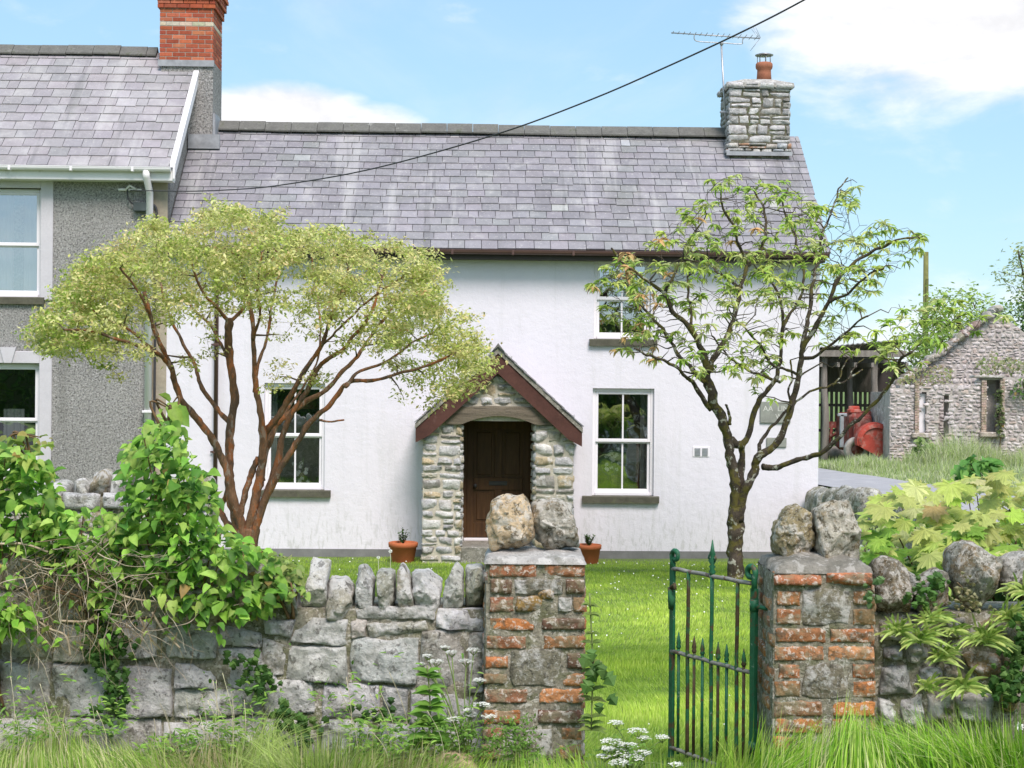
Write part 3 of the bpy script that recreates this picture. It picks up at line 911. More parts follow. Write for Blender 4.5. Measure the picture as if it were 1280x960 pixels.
# core: two jambs, gable piece above, inside walls
for a, b in ((pu0 + .02, ou0 - .02), (ou1 + .02, pu1 - .02)):
    g.add([(a, PV + .03, bz0), (b, PV + .03, bz0), (b, PV + .03, under(b)), (a, PV + .03, under(a)),
           (a, 0, bz0), (b, 0, bz0), (b, 0, under(b)), (a, 0, under(a))],
          [(0, 1, 2, 3), (1, 5, 6, 2), (4, 0, 3, 7), (3, 2, 6, 7)])
gb0 = hz + .02
g.add([(ou0 - .02, PV + .03, gb0), (ou1 + .02, PV + .03, gb0), (ou1 + .02, PV + .03, under(ou1 + .02)), (apx[0], PV + .03, under(apx[0])), (ou0 - .02, PV + .03, under(ou0 - .02)),
       (ou0 - .02, PV + .3, gb0), (ou1 + .02, PV + .3, gb0), (ou1 + .02, PV + .3, under(ou1 + .02)), (apx[0], PV + .3, under(apx[0])), (ou0 - .02, PV + .3, under(ou0 - .02))],
      [(0, 1, 2, 3, 4), (0, 5, 6, 1), (9, 8, 7, 6, 5)])
prc = mk('porch_wall', g, M_pmortar, cot, MH)
g = G(); Nf = (0, -1, 0)
zt = Q(600, 530)[1]
rubble(g, (0, PV + .03, 0), (1, 0, 0), Nf, rubble_rects(pu0, ou0, -1.12, zt, (.09, .2), (.17, .36), 21), .007, .040, PORCH, 9, 7, wob=.13, rough=.5)
rubble(g, (0, PV + .03, 0), (1, 0, 0), Nf, rubble_rects(ou1, pu1, -1.12, zt, (.09, .24), (.17, .36), 35), .007, .040, PORCH, 9, 7, wob=.13, rough=.5)
# stones beside and above the beam, following the slope of the gable
zb2 = Q(622, 508)[1]
r_ = rubble_rects(pu0, pu1, zt, apx[1], (.13, .21), (.2, .36), 44)
bu0, bu1 = Q(556, 520)[0], Q(691, 520)[0]
def okg(u, z):
    if z > under(u) - .03: return False
    return z > zb2 - .02 or u < bu0 or u > bu1
rubble(g, (0, PV + .03, 0), (1, 0, 0), Nf, r_, .009, .045, PORCH + [(.42, .17, .13)], 9, 7, keep=okg, wob=.2, rough=.5)
# jamb returns inside the opening
rubble(g, (ou0 - .01, 0, 0), (0, -1, 0), (1, 0, 0), rubble_rects(0, -PV, -1.12, zt, (.09, .2), (.2, .4), 9), .01, .03, PORCH, 5, 5)
rubble(g, (ou1 + .01, PV, 0), (0, 1, 0), (-1, 0, 0), rubble_rects(0, -PV, -1.12, zt, (.09, .2), (.2, .4), 10), .01, .03, PORCH, 5, 5)
mk('porch_stones', g, M_stone, prc, MH)
# oak beam, underside cut to a shallow arch
g = G((.2, .17, .12)); n = 24; vs = []
zt1 = zb2 + .005; zlow = Q(556, 530)[1]; zmid = Q(622, 520)[1]
for i in range(n + 1):
    t = i / n; u = bu0 + (bu1 - bu0) * t
    top = zt1 + .03 * (1 - (2 * t - 1) ** 2) - .03 + .008 * noise.noise(Vector((u * 4, 0, 0)))
    if .16 < t < .84: bot = zlow + (zmid - zlow) * (1 - ((t - .5) / .34) ** 2)
    else: bot = zlow + .01 * noise.noise(Vector((u * 6, 2, 0)))
    o = PV - .045 + .012 * noise.noise(Vector((u * 5, 4, 0)))
    vs += [(u, PV + .3, bot), (u, o, bot), (u, o - .008, (bot + top) / 2), (u, o, top), (u, PV + .3, top)]
fs = [(i * 5 + k, i * 5 + 5 + k, i * 5 + 6 + k, i * 5 + 1 + k) for i in range(n) for k in range(4)]
fs += [(0, 1, 2, 3, 4), tuple(n * 5 + k for k in (4, 3, 2, 1, 0))]
g.add(vs, fs)
mk('porch_beam', g, M_oldwood, cot, MH)
# bargeboards
g = G((.13, .04, .03)); th = Q(622, 432)[1] - Q(622, 462)[1] - .06
for (e, sgn) in ((el_, -1), (er_, 1)):
    ax, azz = apx[0], apx[1] - .125
    ex = e[0]; exz = azz - abs(ex - ax) * slope
    nz_ = th * .98
    zc_ = exz - nz_ * .72
    pts = [(ax, azz), (ex, exz), (ex, zc_), (ex - sgn * .22, exz - nz_ + .22 * slope), (ax, azz - nz_)]
    v0, v1 = PV - .13, PV - .10
    vs = [(u, v0, z) for u, z in pts] + [(u, v1, z) for u, z in pts]
    fs = [tuple(range(5)) if sgn < 0 else tuple(range(5))[::-1]] + [(i, i + 5, (i + 1) % 5 + 5, (i + 1) % 5) for i in range(5)]
    g.add(vs, fs)
    # soffit board behind
    g.add([(ex, v1, zc_), (ex - sgn * .22, v1, exz - nz_ + .22 * slope), (ex - sgn * .22, -.01, exz - nz_ + .22 * slope), (ex, -.01, zc_)], [(0, 1, 2, 3)])
mk('bargeboard', g, M_redboard, cot, MH)
# porch roof: slates seen edge on, over a bedded verge
g = G()
for (e, sgn) in ((el_, -1), (er_, 1)):
    ax, azz = apx[0], apx[1] - .125; ex = e[0] + sgn * .01; exz = azz - abs(ex - ax) * slope; hh = .085
    v0, v1 = PV - .15, 0
    vs = [(ax, v0, azz), (ex, v0, exz), (ex, v0, exz + hh), (ax, v0, azz + hh), (ax, v1, azz), (ex, v1, exz), (ex, v1, exz + hh), (ax, v1, azz + hh)]
    g.add(vs, [(0, 1, 2, 3), (3, 2, 6, 7), (1, 5, 6, 2), (0, 4, 5, 1)])
mk('porch_verge', g, M_capdark, cot, MH)
g = G()
for (e, sgn) in ((el_, -1), (er_, 1)):
    ax, azz = apx[0], apx[1] - .02; n = 9
    for r in range(n):
        t0, t1 = r / n, (r + 1.3) / n
        ua = ax + (e[0] + sgn * .02 - ax) * (1 - t0); ub = ax + (e[0] + sgn * .02 - ax) * max(0, 1 - t1)
        za = azz - abs(ua - ax) * slope + .02; zb_ = azz - abs(ub - ax) * slope
        v = PV - .17 + random.uniform(-.012, .012)
        while v < .0:
            w = .27; a, b = v, min(v + w - .006, 0)
            g.add([(ua, a, za), (ua, b, za), (ub, b, zb_ + .004), (ub, a, zb_ + .004), (ua, a, za - .022), (ua, b, za - .022), (ub, a, zb_ - .02)],
                  [(0, 1, 2, 3) if sgn > 0 else (3, 2, 1, 0), (0, 4, 5, 1), (0, 3, 6, 4)], vary(random.choice(SLC), .15))
            v += w
mk('porch_roof', g, M_slate, cot, MH)
g = G(); ax, azz = apx[0], apx[1]
g.add([(ax - .10, PV - .19, azz - .095), (ax, PV - .19, azz + .035), (ax + .10, PV - .19, azz - .095), (ax, PV - .19, azz - .02),
       (ax - .10, 0, azz - .095), (ax, 0, azz + .035), (ax + .10, 0, azz - .095), (ax, 0, azz - .02)],
      [(0, 1, 5, 4), (1, 2, 6, 5), (0, 3, 1), (1, 3, 2), (0, 4, 7, 3), (3, 7, 6, 2)])
mk('porch_ridge', g, M_ridge, cot, MH)
g = G(); box(g, ou0 - .25, ou1 + .25, PV + .3, 0, zlow + .12, zlow + .14)
mk('porch_ceiling', g, M_pmortar, cot, MH)
# step and door
g = G((.2, .2, .18)); sz = Lc(620, 683, -.02)[1]
bbox(g, ou0 - .02, ou1 + .02, PV + .02, .12, -1.2, Q(620, 684)[1], .02)
mk('door_step', g, M_capdark, cot, MH)
g = G((.1, .05, .02)); du0, du1, dz0, dz1 = dr[0] + .03, dr[1] - .03, Q(620, 684)[1], dr[3]
fv = .06
for (a, b, c, d, p, q_) in ((du0, du0 + .07, dz0, dz1, fv, fv + .1), (du1 - .07, du1, dz0, dz1, fv, fv + .1), (du0 + .07, du1 - .07, dz1 - .07, dz1, fv, fv + .1)):
    bbox(g, a, b, p, q_, c, d, .006)
box(g, dr[0] - .1, du0, .02, .2, dz0, dz1 + .1); box(g, du1, dr[1] + .1, .02, .2, dz0, dz1 + .1)
mk('door_frame', g, M_door, cot, MH)
g = G(); bbox(g, du0 + .03, du1 - .03, fv - .05, fv + .03, dz0, dz0 + .045, .006)
mk('threshold', g, M_upvc, cot, MH)
g = G((.1, .05, .02)); a, b = du0 + .07, du1 - .07; c, d = dz0 + .05, dz1 - .07; wv = fv + .03
st = .115; um = (a + b) / 2; lz = Lc(620, 604.5, 0)[1]
def stile(u0_, u1_, z0_, z1_): bbox(g, u0_, u1_, wv, wv + .05, z0_, z1_, .005)
stile(a, a + st, c, d); stile(b - st, b, c, d)
zr0, zr1 = lz - .11, lz + .09
stile(a + st, b - st, c, c + .24); stile(a + st, b - st, d - .13, d); stile(a + st, b - st, zr0, zr1)
stile(um - .06, um + .06, c + .24, zr0); stile(um - .06, um + .06, zr1, d - .13)
for (p0, p1) in ((a + st, um - .06), (um + .06, b - st)):
    for (q0, q1) in ((c + .24, zr0), (zr1, d - .13)):
        box(g, p0, p1, wv + .03, wv + .045, q0, q1)
        bbox(g, p0 + .05, p1 - .05, wv + .012, wv + .035, q0 + .05, q1 - .05, .015)
dro = mk('door', g, M_door, cot, MH)
g = G(); bbox(g, um - .15, um + .15, wv - .012, wv + .001, lz - .035, lz + .035, .005); bbox(g, um - .12, um + .12, wv - .02, wv - .01, lz - .018, lz + .018, .004)
mk('letterbox', g, M_metal, dro, MH)
ku, kz = Lc(594, 607, .05)
g = G(); lathe_pts = [(.012, 0), (.014, .02), (.03, .035), (.034, .05), (.022, .065), (.004, .068)]
vs = []
for r0, h0 in lathe_pts:
    for k in range(14):
        t = 2 * pi * k / 14; vs.append((ku + r0 * cos(t), wv - h0, kz + r0 * sin(t)))
g.add(vs, [(i * 14 + k, i * 14 + 14 + k, i * 14 + 14 + (k + 1) % 14, i * 14 + (k + 1) % 14) for i in range(5) for k in range(14)], None, True)
mk('door_knob', g, M_metal, dro, MH)

# plaques and the vent on the wall
def plate(name, px0, py0, px1, py1, mat, label, cat, t=.03, b=.012):
    u0, u1, z0, z1 = rect(px0, py0, px1, py1, -.01)
    g = G((.3, .3, .28)); bbox(g, u0, u1, -t, -.001, z0, z1, b)
    o = mk(name, g, mat, None, MH, MH @ Vector(((u0 + u1) / 2, 0, z0)))
    return tag(o, label, cat), (u0, u1, z0, z1)
t_ = thing('name_plaque', 'dark slate name plaque with pale carved letters on the white wall', 'plaque', MH @ Vector((Lc(968, 528, 0)[0], 0, Lc(968, 528, 0)[1])), PSI)
u0, u1, z0, z1 = rect(950, 502, 988, 529, -.01)
g = G(); bbox(g, u0, u1, -.035, -.001, z0, z1, .018); mk('slab', g, M_plaque, t_, MH)
def lettering(parent, text, u, z, size, v):   # one carved line of letters
    cu = bpy.data.curves.new('lettering', 'FONT'); cu.body = text; cu.size = size; cu.extrude = .002
    ob = bpy.data.objects.new('lettering', cu); COL.objects.link(ob); ob.parent = parent
    M = MH @ Matrix.Translation((u, v, z)) @ Matrix.Rotation(pi / 2, 4, 'X')
    cu.materials.append(M_letter)
    bpy.context.view_layer.update()
    me = bpy.data.meshes.new_from_object(ob)
    me.transform(inv_of(parent) @ M)
    bpy.data.objects.remove(ob)
    ob = bpy.data.objects.new('lettering', me); COL.objects.link(ob); ob.parent = parent
lettering(t_, 'AA  LIN', u0 + .045, z0 + .20, .125, -.038)
lettering(t_, 'W', u0 + .25, z0 + .075, .11, -.038)
tag(plate('stone_plaque', 958, 547, 983, 559, M_plaque, 'small grey stone plaque below the slate name plaque', 'plaque')[0])
t_ = thing('wall_vent', 'white twin air vent low on the white wall', 'vent', MH @ Vector((Lc(876, 570, 0)[0], 0, Lc(876, 570, 0)[1])), PSI)
u0, u1, z0, z1 = rect(866, 558, 887, 571, -.01)
g = G(); bbox(g, u0, u1, -.012, -.001, z0, z1, .004); mk('frame', g, M_upvc, t_, MH)
g = G()
for a, b in ((u0 + .03, (u0 + u1) / 2 - .015), ((u0 + u1) / 2 + .015, u1 - .03)):
    for k in range(6):
        zz = z0 + .02 + (z1 - z0 - .04) * k / 6; box(g, a, b, -.022, -.012, zz, zz + .012)
mk('grille', g, M_steel, t_, MH)

# ---- the grey house
gw_u = rect(-30, 235, 51, 371); gw_l = rect(-30, 454, 49, 592)
UG = -13.5
g = G(); zt_g = ez_g + .05
wall_holes(g, UG, Lc(190, 400, 0)[0], GB, zt_g, [gw_u, gw_l])
sl_g = (rz_g - ez_g) / (RV - EV)
g.add([(UL, 0, GB), (UL, 2 * RV, GB), (UL, 2 * RV, ez_g + sl_g * (0 - EV) - .05), (UL, RV, rz_g - .05), (UL, 0, ez_g + sl_g * (0 - EV) - .05)], [(0, 1, 2, 3, 4)])
g.add([(UG, 2 * RV, GB), (UL, 2 * RV, GB), (UL, 2 * RV, zt_g), (UG, 2 * RV, zt_g)], [(0, 3, 2, 1)])
g.add([(UG, 0, GB), (UG, 2 * RV, GB), (UG, 2 * RV, zt_g), (UG, RV, rz_g - .05), (UG, 0, zt_g)], [(4, 3, 2, 1, 0)])
mk('wall', g, M_dash, gry, MH)
g = G(); bbox(g, Lc(190, 400, 0)[0], UL, -.012, .2, GB, zt_g, .006)
mk('corner_band', g, M_pilaster, gry, MH)
g = G()
slates(g, UG, Lc(214, 205, EV)[0], EV, ez_g, RV, rz_g, 14, .32, [(.33, .305, .32), (.315, .295, .31), (.345, .325, .335), (.30, .285, .295)], 8)
mk('roof', g, M_slate, gry, MH)
g = G((.2, .2, .2)); UB = Lc(214, 205, EV)[0]
g.add([(UG, EV + .02, ez_g - .03), (UB, EV + .02, ez_g - .03), (UB, RV, rz_g - .03), (UG, RV, rz_g - .03), (UB, rv2, ez_g - .03), (UG, rv2, ez_g - .03)], [(0, 1, 2, 3), (3, 2, 4, 5)])
mk('roof_deck', g, M_fascia, gry, MH)
# white bargeboard of the verge
g = G(); S_ = math.hypot(1, sl_g)
vt = RV
for (v0, v1, s) in ((EV - .02, RV, 1), (rv2, RV, -1)):
    za, zb_ = ez_g, rz_g
    for (ua, ub, lo, hi) in ((UB - .02, UB + .07, -.02, .045), (UB + .03, UB + .062, -.20, -.02)):
        q = [(ua, v0, za + lo), (ub, v0, za + lo), (ub, v0, za + hi), (ua, v0, za + hi), (ua, v1, zb_ + lo), (ub, v1, zb_ + lo), (ub, v1, zb_ + hi), (ua, v1, zb_ + hi)]
        g.add(q, [(0, 1, 2, 3), (3, 2, 6, 7), (1, 5, 6, 2), (0, 3, 7, 4), (0, 4, 5, 1)])
mk('bargeboard', g, M_gutterw, gry, MH)
g = G(); bbox(g, UG, UB + .06, EV + .02, EV + .045, ez_g - .23, ez_g - .04, .004); box(g, UG, UB, EV + .045, 0, ez_g - .225, ez_g - .20)
mk('fascia', g, M_gutterw, gry, MH)
gutter(gry, UG, UB + .0, EV - .055, ez_g - .04, M_gutterw)
ridge_tiles(gry, UG, Lc(198, 62, RV)[0], RV, rz_g + .02, .47, seed=7)
ud = Lc(186, 380, -.09)[0]
g = G(); tube(g, [(ud, EV - .05, ez_g - .08), (ud, EV - .05, ez_g - .17), (ud, -.09, ez_g - .40), (ud, -.09, -1.1)], .058, 14)
for z in (3.0, 1.2): bbox(g, ud - .085, ud + .085, -.155, -.0, z - .02, z + .02, .005)
mk('downpipe', g, M_gutterw, gry, MH)
# windows of the grey house
for (wz, key, lab) in ((gw_u, False, 'upper window with pale net curtains'), (gw_l, True, 'lower window with dark reflections and a keystone')):
    w = add_window(gry, *wz, .48, bars=False, rec=.10)
    w['label'] = lab
    g = G(); s = Lc(66.5, 300, 0)[0] - wz[1]; zt_ = wz[3] + .20; O_ = -.03
    bbox(g, wz[1], wz[1] + s, O_, .1, wz[2] - (.0 if key else .05), zt_, .008); bbox(g, wz[0] - s, wz[0], O_, .1, wz[2], zt_, .008)
    bbox(g, wz[0], wz[1], O_, .1, wz[3], zt_, .008)
    mk('surround', g, M_surround, w, MH)
    if key:
        g = G(); uk = Lc(11, 440, 0)[0]; v0, v1 = O_ - .03, .05
        zz0, zz1 = wz[3] + .005, zt_ + .06
        vs = [(uk - .06, v0, zz0), (uk + .06, v0, zz0), (uk + .13, v0, zz1), (uk - .13, v0, zz1), (uk - .06, v1, zz0), (uk + .06, v1, zz0), (uk + .13, v1, zz1), (uk - .13, v1, zz1)]
        g.add(vs, [(0, 1, 2, 3), (0, 4, 5, 1), (1, 5, 6, 2), (2, 6, 7, 3), (3, 7, 4, 0)])
        mk('keystone', g, M_surround, w, MH)
    add_sill(gry, w, wz[0] - .08, Lc(56, 375, 0)[0], wz[2] - .12, wz[2] - .004, .06)
# brick chimney on a rendered breast
bu0_, bu1_ = Lc(199.5, 60, 1.72)[0], Lc(266.5, 60, 1.72)[0]
bz_ = Lc(232, 76, 1.72)[1]; bv0, bv1 = 1.72, 2.66
g = G((.33, .33, .32)); box(g, bu0_ + .03, bu1_, bv0 + .01, bv1, GB, bz_)
chg = mk('chimney', g, M_dash, gry, MH)
g = G((.4, .36, .32)); ztop = bz_ + 1.42
box(g, bu0_ + .006, bu1_ - .006, bv0 + .006, bv1 - .006, bz_ - .001, ztop)
mk('brick_joints', g, M_cmortar, chg, MH)
g = G(); ch = .0765; rr = random.Random(4); ncourse = int((ztop - bz_) / ch)
for k in range(ncourse):
    z0 = bz_ + k * ch; z1 = z0 + ch - .010
    o = 0.0
    pale = (k in (8,))
    if k >= 12: o = .035
    if k >= 14: o = .07
    if k >= 16: o = .10
    a0, a1, c0, c1 = bu0_ - o, bu1_ + o, bv0 - o, bv1 + o
    cc = [(.36, .085, .04), (.40, .11, .055), (.31, .075, .04), (.44, .14, .075)] if not pale else [(.56, .50, .38)]
    for (lo, hi, ax, face) in ((a0, a1, 0, c0), (a0, a1, 0, c1), (c0 + .103, c1 - .103, 1, a0), (c0 + .103, c1 - .103, 1, a1)):
        x = lo - (0 if k % 2 else .11)
        while x < hi:
            p0, p1 = max(x, lo), min(x + .215, hi)
            if p1 - p0 > .03:
                w = .1; s = 1 if face in (c0, a0) else -1
                f0, f1 = (face, face + s * w) if s > 0 else (face - w, face)
                if ax == 0: bbox(g, p0, p1, f0, f1, z0, z1, .004, vary(rr.choice(cc), .16, .08))
                else: bbox(g, f0, f1, p0, p1, z0, z1, .004, vary(rr.choice(cc), .16, .08))
            x += .225
mk('brick_courses', g, M_cbrick, chg, MH)
g = G(); box(g, bu0_ - .02, bu1_ + .02, bv0 - .03, bv0 + .02, bz_ - .10, bz_ + .01)
mk('flashing', g, M_lead, chg, MH)
g = G()
zc_ = Lc(265, 170, 2.0)[1]
box(g, UL + .02, bu1_ + .14, bv0 - .10, bv0 - .03, zc_ - .28, zc_ - .03); box(g, bu1_ + .005, bu1_ + .05, bv0 - .02, bv0 + .5, zc_ - .2, zc_ + .35)
mk('cottage_flashing', g, M_lead, chg, MH)

# curtains inside the upper grey window, drapes and plants inside the cottage windows
def curtain(name, u0, u1, z0, z1, v, mat, label, waves=6, amp=.03):
    g = G((.7, .7, .7)); n = 60; vs = []
    for i in range(n + 1):
        t = i / n; u = u0 + (u1 - u0) * t; w = amp * sin(t * waves * 2 * pi + .4 * sin(t * 9))
        vs += [(u, v + w, z0), (u, v + w * .6, z1)]
    g.add(vs, [(2 * i, 2 * i + 2, 2 * i + 3, 2 * i + 1) for i in range(n)], None, True)
    o = mk(name, g, mat, None, MH, MH @ Vector(((u0 + u1) / 2, v, z0)))
    return tag(o, label, 'curtain')
curtain('net_curtain', gw_u[0] + .05, gw_u[1] - .16, gw_u[2], gw_u[3], .40, M_curtain, 'pale net curtain inside the upper window of the grey house', 9)
curtain('patterned_curtain', Lc(17, 300, .33)[0], Lc(29, 300, .33)[0], gw_u[2], gw_u[3], .345, M_curtain_dark, 'narrow dark patterned curtain edge in the upper grey house window', 2, .012)
curtain('net_curtain', Lc(4, 520, .4)[0], Lc(30, 520, .4)[0], gw_l[2], gw_l[3] - .75, .42, M_curtain, 'dim pale curtain in the lower window of the grey house', 3)
curtain('side_curtain', wr[1] - .19, wr[1] - .04, wr[2], wr[3], .36, M_curtain, 'pale curtain at the right edge of the window right of the porch', 2, .02)
g = G(); uu = wr[1] - .22; bbox(g, uu - .03, uu + .02, .38, .42, wr[2] - .1, wr[2] + .95, .005)
tag(mk('picture_post', g, M_redwood, None, MH, MH @ Vector((uu, .4, wr[2] - .1))), 'red brown wooden post just inside the window right of the porch', 'post')
curtain('side_curtain', wl[0] + .05, wl[0] + .17, wl[2], wl[3], .36, M_curtain, 'pale curtain at the left edge of the window left of the porch', 2, .02)
def orchid(px, py, pbase, label):
    u, z = Lc(px, py, .30); _, zb_ = Lc(px, pbase, .30)
    o = MH @ Vector((u + .04, .30, zb_))
    t = thing('potted_orchid', label, 'orchid', o, PSI)
    g = G(); lathe(g, (u + .04, .30, zb_), [(.035, 0), (.05, .10), (.055, .20), (.05, .2)], 14, (.35, .42, .12)); mk('pot', g, M_polewood, t, MH)
    g = G((.2, .3, .1)); st_ = dens([(u + .04, .3, zb_ + .18), (u + .06, .28, zb_ + .45), (u + .03, .28, z + .16), (u - .03, .27, z + .10), (u - .02, .27, z - .14)], 4)
    tube(g, st_, .006, 5); mk('stem', g, M_leaf, t, MH)
    g = G((.85, .85, .82)); rr = random.Random(int(px))
    for k in range(17):
        c = Vector((u + rr.uniform(-.10, .14), .26 + rr.uniform(-.03, .03), z + rr.uniform(-.20, .17)))
        for q in range(5):
            a = 2 * pi * q / 5 + rr.random(); d = Vector((cos(a), -.1, sin(a))) * .036; e = Vector((-sin(a), 0, cos(a))) * .016
            g.add([c, c + d * .6 + e, c + d, c + d * .6 - e], [(0, 1, 2, 3)], (.85, .85, .82))
    mk('blossom', g, M_petal, t, MH)
orchid(765, 573, 609, 'white orchid on the sill of the window right of the porch')
orchid(375, 590, 606, 'white orchid on the sill of the window left of the porch')
t = thing('ceiling_lamp', 'orange lampshade hanging inside the window left of the porch', 'lamp', MH @ Vector((Lc(386, 500, .8)[0], .8, Lc(386, 512, .8)[1])), PSI)
u, z = Lc(386, 505, .8)
g = G(); lathe(g, (u, .8, z - .08), [(.19, 0), (.185, .01), (.09, .20), (.08, .20)], 24); mk('shade', g, M_lampshade, t, MH)
g = G(); tube(g, [(u, .8, z + .1), (u, .8, z + .5)], .005, 5); mk('cord', g, M_cable, t, MH)

# power cable, its bracket and junction box
t = thing('cable_bracket', 'white cable bracket on the grey pebbledash wall under the gutter', 'bracket', MH @ Vector((Lc(160, 238, 0)[0], 0, Lc(160, 238, 0)[1])), PSI)
u, z = Lc(163, 237, -.05)
g = G(); bbox(g, u - .2, u + .18, -.06, -.002, z - .018, z + .018, .006); tube(g, [(u - .08, -.07, z - .02), (u, -.1, z + .06), (u + .1, -.08, z)], .02, 8)
mk('arm', g, M_gutterw, t, MH)
u2, z2 = Lc(177, 259, -.08)
g = G(); bbox(g, u2 - .13, u2 + .12, -.12, -.002, z2 - .07, z2 + .08, .012)
tag(mk('junction_box', g, M_boxgrey, None, MH, MH @ Vector((u2, 0, z2 - .07))), 'dark grey junction box beside the white downpipe', 'junction box')
g = G(); tube(g, dens([(u - .04, -.08, z), (u - .03, -.09, z - .14), (u + .06, -.08, z - .24), (u2, -.1, z2 + .08)], 5), .012, 6)
tube(g, dens([(u2 + .05, -.05, z2 + .07), (Lc(194, 258, -.05)[0], -.05, z2 + .02), (Lc(196, 275, -.05)[0], -.05, z2 - .22), (Lc(195, 320, -.05)[0], -.05, Lc(195, 320, -.05)[1]), (Lc(194, 360, -.05)[0], -.05, -1.0)], 5), .02, 6)
tag(mk('wall_cable', g, M_cable, None, MH, MH @ Vector((u2, 0, -1.0))), 'black cable clipped down the corner band of the grey house', 'cable')
A0 = MH @ Vector((Lc(163, 238, -.12)[0], -.12, Lc(163, 238, -.12)[1]))
pxs = [(190, 238.5), (240, 239), (300, 236.5), (350, 231.5), (440, 216.5), (530, 194.5), (640, 161.5), (740, 124), (820, 89.5), (920, 43.5), (1005, 0), (1100, -55)]
Xe, Ye = (1100 - 640) / F * 13, 13.0
pl = [A0]
for (px, py) in pxs:
    a, b = ur(px, py); a /= F
    # plan: straight from A0 to (Xe, Ye)
    dx_, dy_ = Xe - A0.x, Ye - A0.y
    s = (a * A0.y - A0.x) / (dx_ - a * dy_)
    Y = A0.y + dy_ * s; pl.append(Vector((a * Y, Y, CZ - b / F * Y)))
g = G(); tube(g, dens(pl, 5), .0085, 6)
tag(mk('overhead_cable', g, M_cable, None, None, A0), 'black overhead cable sagging from the grey house across the slate roof', 'cable')
# aerial
t = thing('television_aerial', 'television aerial on a thin mast beside the stone chimney', 'aerial', MH @ Vector((cu0 - .06, 1.9, cz0)), PSI)
def A(px, py, v=1.9): u, z = Lc(px, py, v); return Vector((u, v, z))
g = G(); tube(g, [A(907, 150), A(905, 118), A(901.5, 53)], .017, 8); bbox(g, cu0 - .12, cu0 + .02, 1.87, 1.93, A(906, 140).z - .02, A(906, 140).z + .02)
mk('mast', g, M_steel, t, MH)
g = G(); p0, p1 = A(839, 41), A(950, 48); tube(g, [p0, p1], .011, 6)
for k in range(16):
    q = p0.lerp(p1, k / 16 + .02); l = .10 + .006 * k
    tube(g, [q + Vector((0, -l, .01)), q + Vector((0, l, .01))], .006, 5)
tube(g, dens([A(868, 43), A(868, 49), A(874, 52), A(901, 53.5), A(926, 55), A(928, 52), A(928.5, 47)], 3), .009, 6)
lathe(g, A(902, 55) - Vector((0, 0, .02)), [(.03, 0), (.035, .03), (.03, .06)], 8)
mk('boom', g, M_steel, t, MH)
g = G()
for k in (-3, 0, 3):
    o_ = Vector((0, .05 * k, 0)); tube(g, [A(941.5, 34) + o_ * 1.0, p1 + o_ * .3], .004, 5); tube(g, [A(940, 61) + o_, p1 + o_ * .3], .004, 5)
mk('reflector', g, M_steel, t, MH)

# terracotta pots by the porch
def pot_plant(px, ptop, pbot, w, v, label, tall):
    u, zt1 = Lc(px, ptop, v); _, zb1 = Lc(px, pbot, v); base = MH @ Vector((u, v, zb1))
    t = thing('potted_plant', label, 'potted plant', base, PSI, 'terracotta pots by the porch')
    r = w / 2; h = zt1 - zb1
    g = G(); lathe(g, (u, v, zb1), [(r * .72, 0), (r * .76, .01), (r * .92, h * .74), (r, h * .76), (r * 1.03, h * .97), (r * .98, h), (r * .88, h), (r * .86, h - .05)], 28)
    mk('pot', g, M_terra, t, MH)
    g = G((.1, .2, .05)); rr = random.Random(int(px)); c = Vector((u, v, zb1 + h - .04))
    for b in range(7 if tall else 9):
        d = Vector((rr.uniform(-.5, .5), rr.uniform(-.5, .5), 1)).normalized(); L_ = (.30 if tall else .22) * rr.uniform(.6, 1)
        tube(g, [c, c + d * L_], .005, 4, (.08, .1, .04))
        for k in range(26):
            q = c + d * L_ * rr.uniform(.15, 1.05); a = rr.uniform(0, 2 * pi)
            e = (Vector((cos(a), sin(a), rr.uniform(-.3, .8)))).normalized(); sd = e.cross(Vector((0, 0, 1))).normalized() * .016
            ll = rr.uniform(.04, .065)
            g.add([q, q + e * ll * .5 + sd, q + e * ll, q + e * ll * .5 - sd], [(0, 1, 2, 3)], vary((.07, .15, .035) if rr.random() < .8 else (.16, .26, .08), .25))
    mk('foliage', g, M_leaf, t, MH)
pot_plant(504, 677.5, 703, .46, -.75, 'terracotta pot with a small conifer left of the porch', True)
pot_plant(736, 680.5, 704, .40, -.75, 'terracotta pot with a low bushy plant right of the porch', False)

# ------------------------------------------------------------------ garden walls
YL, YR = 7.4, 7.0
LIME = [(.52, .515, .49), (.57, .565, .55), (.47, .455, .40), (.52, .49, .42), (.61, .61, .60)]
BRN = [(.36, .32, .22), (.40, .35, .24), (.34, .30, .20), (.42, .39, .31)]
def pq(pts, Y): return [P(x, y, Y) for x, y in pts]
def wall_core(name, x0, x1, Y, zt, th=.42):
    g = G((.10, .095, .07)); n = 240
    vs = []
    for i in range(n + 1):
        x = x0 + (x1 - x0) * i / n
        zz_ = zt(x) if callable(zt) else zt
        for z in [-.6] + [-.2 + (zz_ + .2) * k / 20 for k in range(21)]:
            vs.append((x, Y + .010 + .022 * noise.noise(Vector((x * 8, 0, z * 8))), z))
        vs.append((x, Y + th, vs[-1][2])); vs.append((x, Y + th, -.6))
    m = 24
    g.add(vs, [(i * m + k, i * m + m + k, i * m + m + k + 1, i * m + k + 1) for i in range(n) for k in range(m - 1)] +
          [tuple(range(m)), tuple(n * m + k for k in reversed(range(m)))], None, True)
    return g

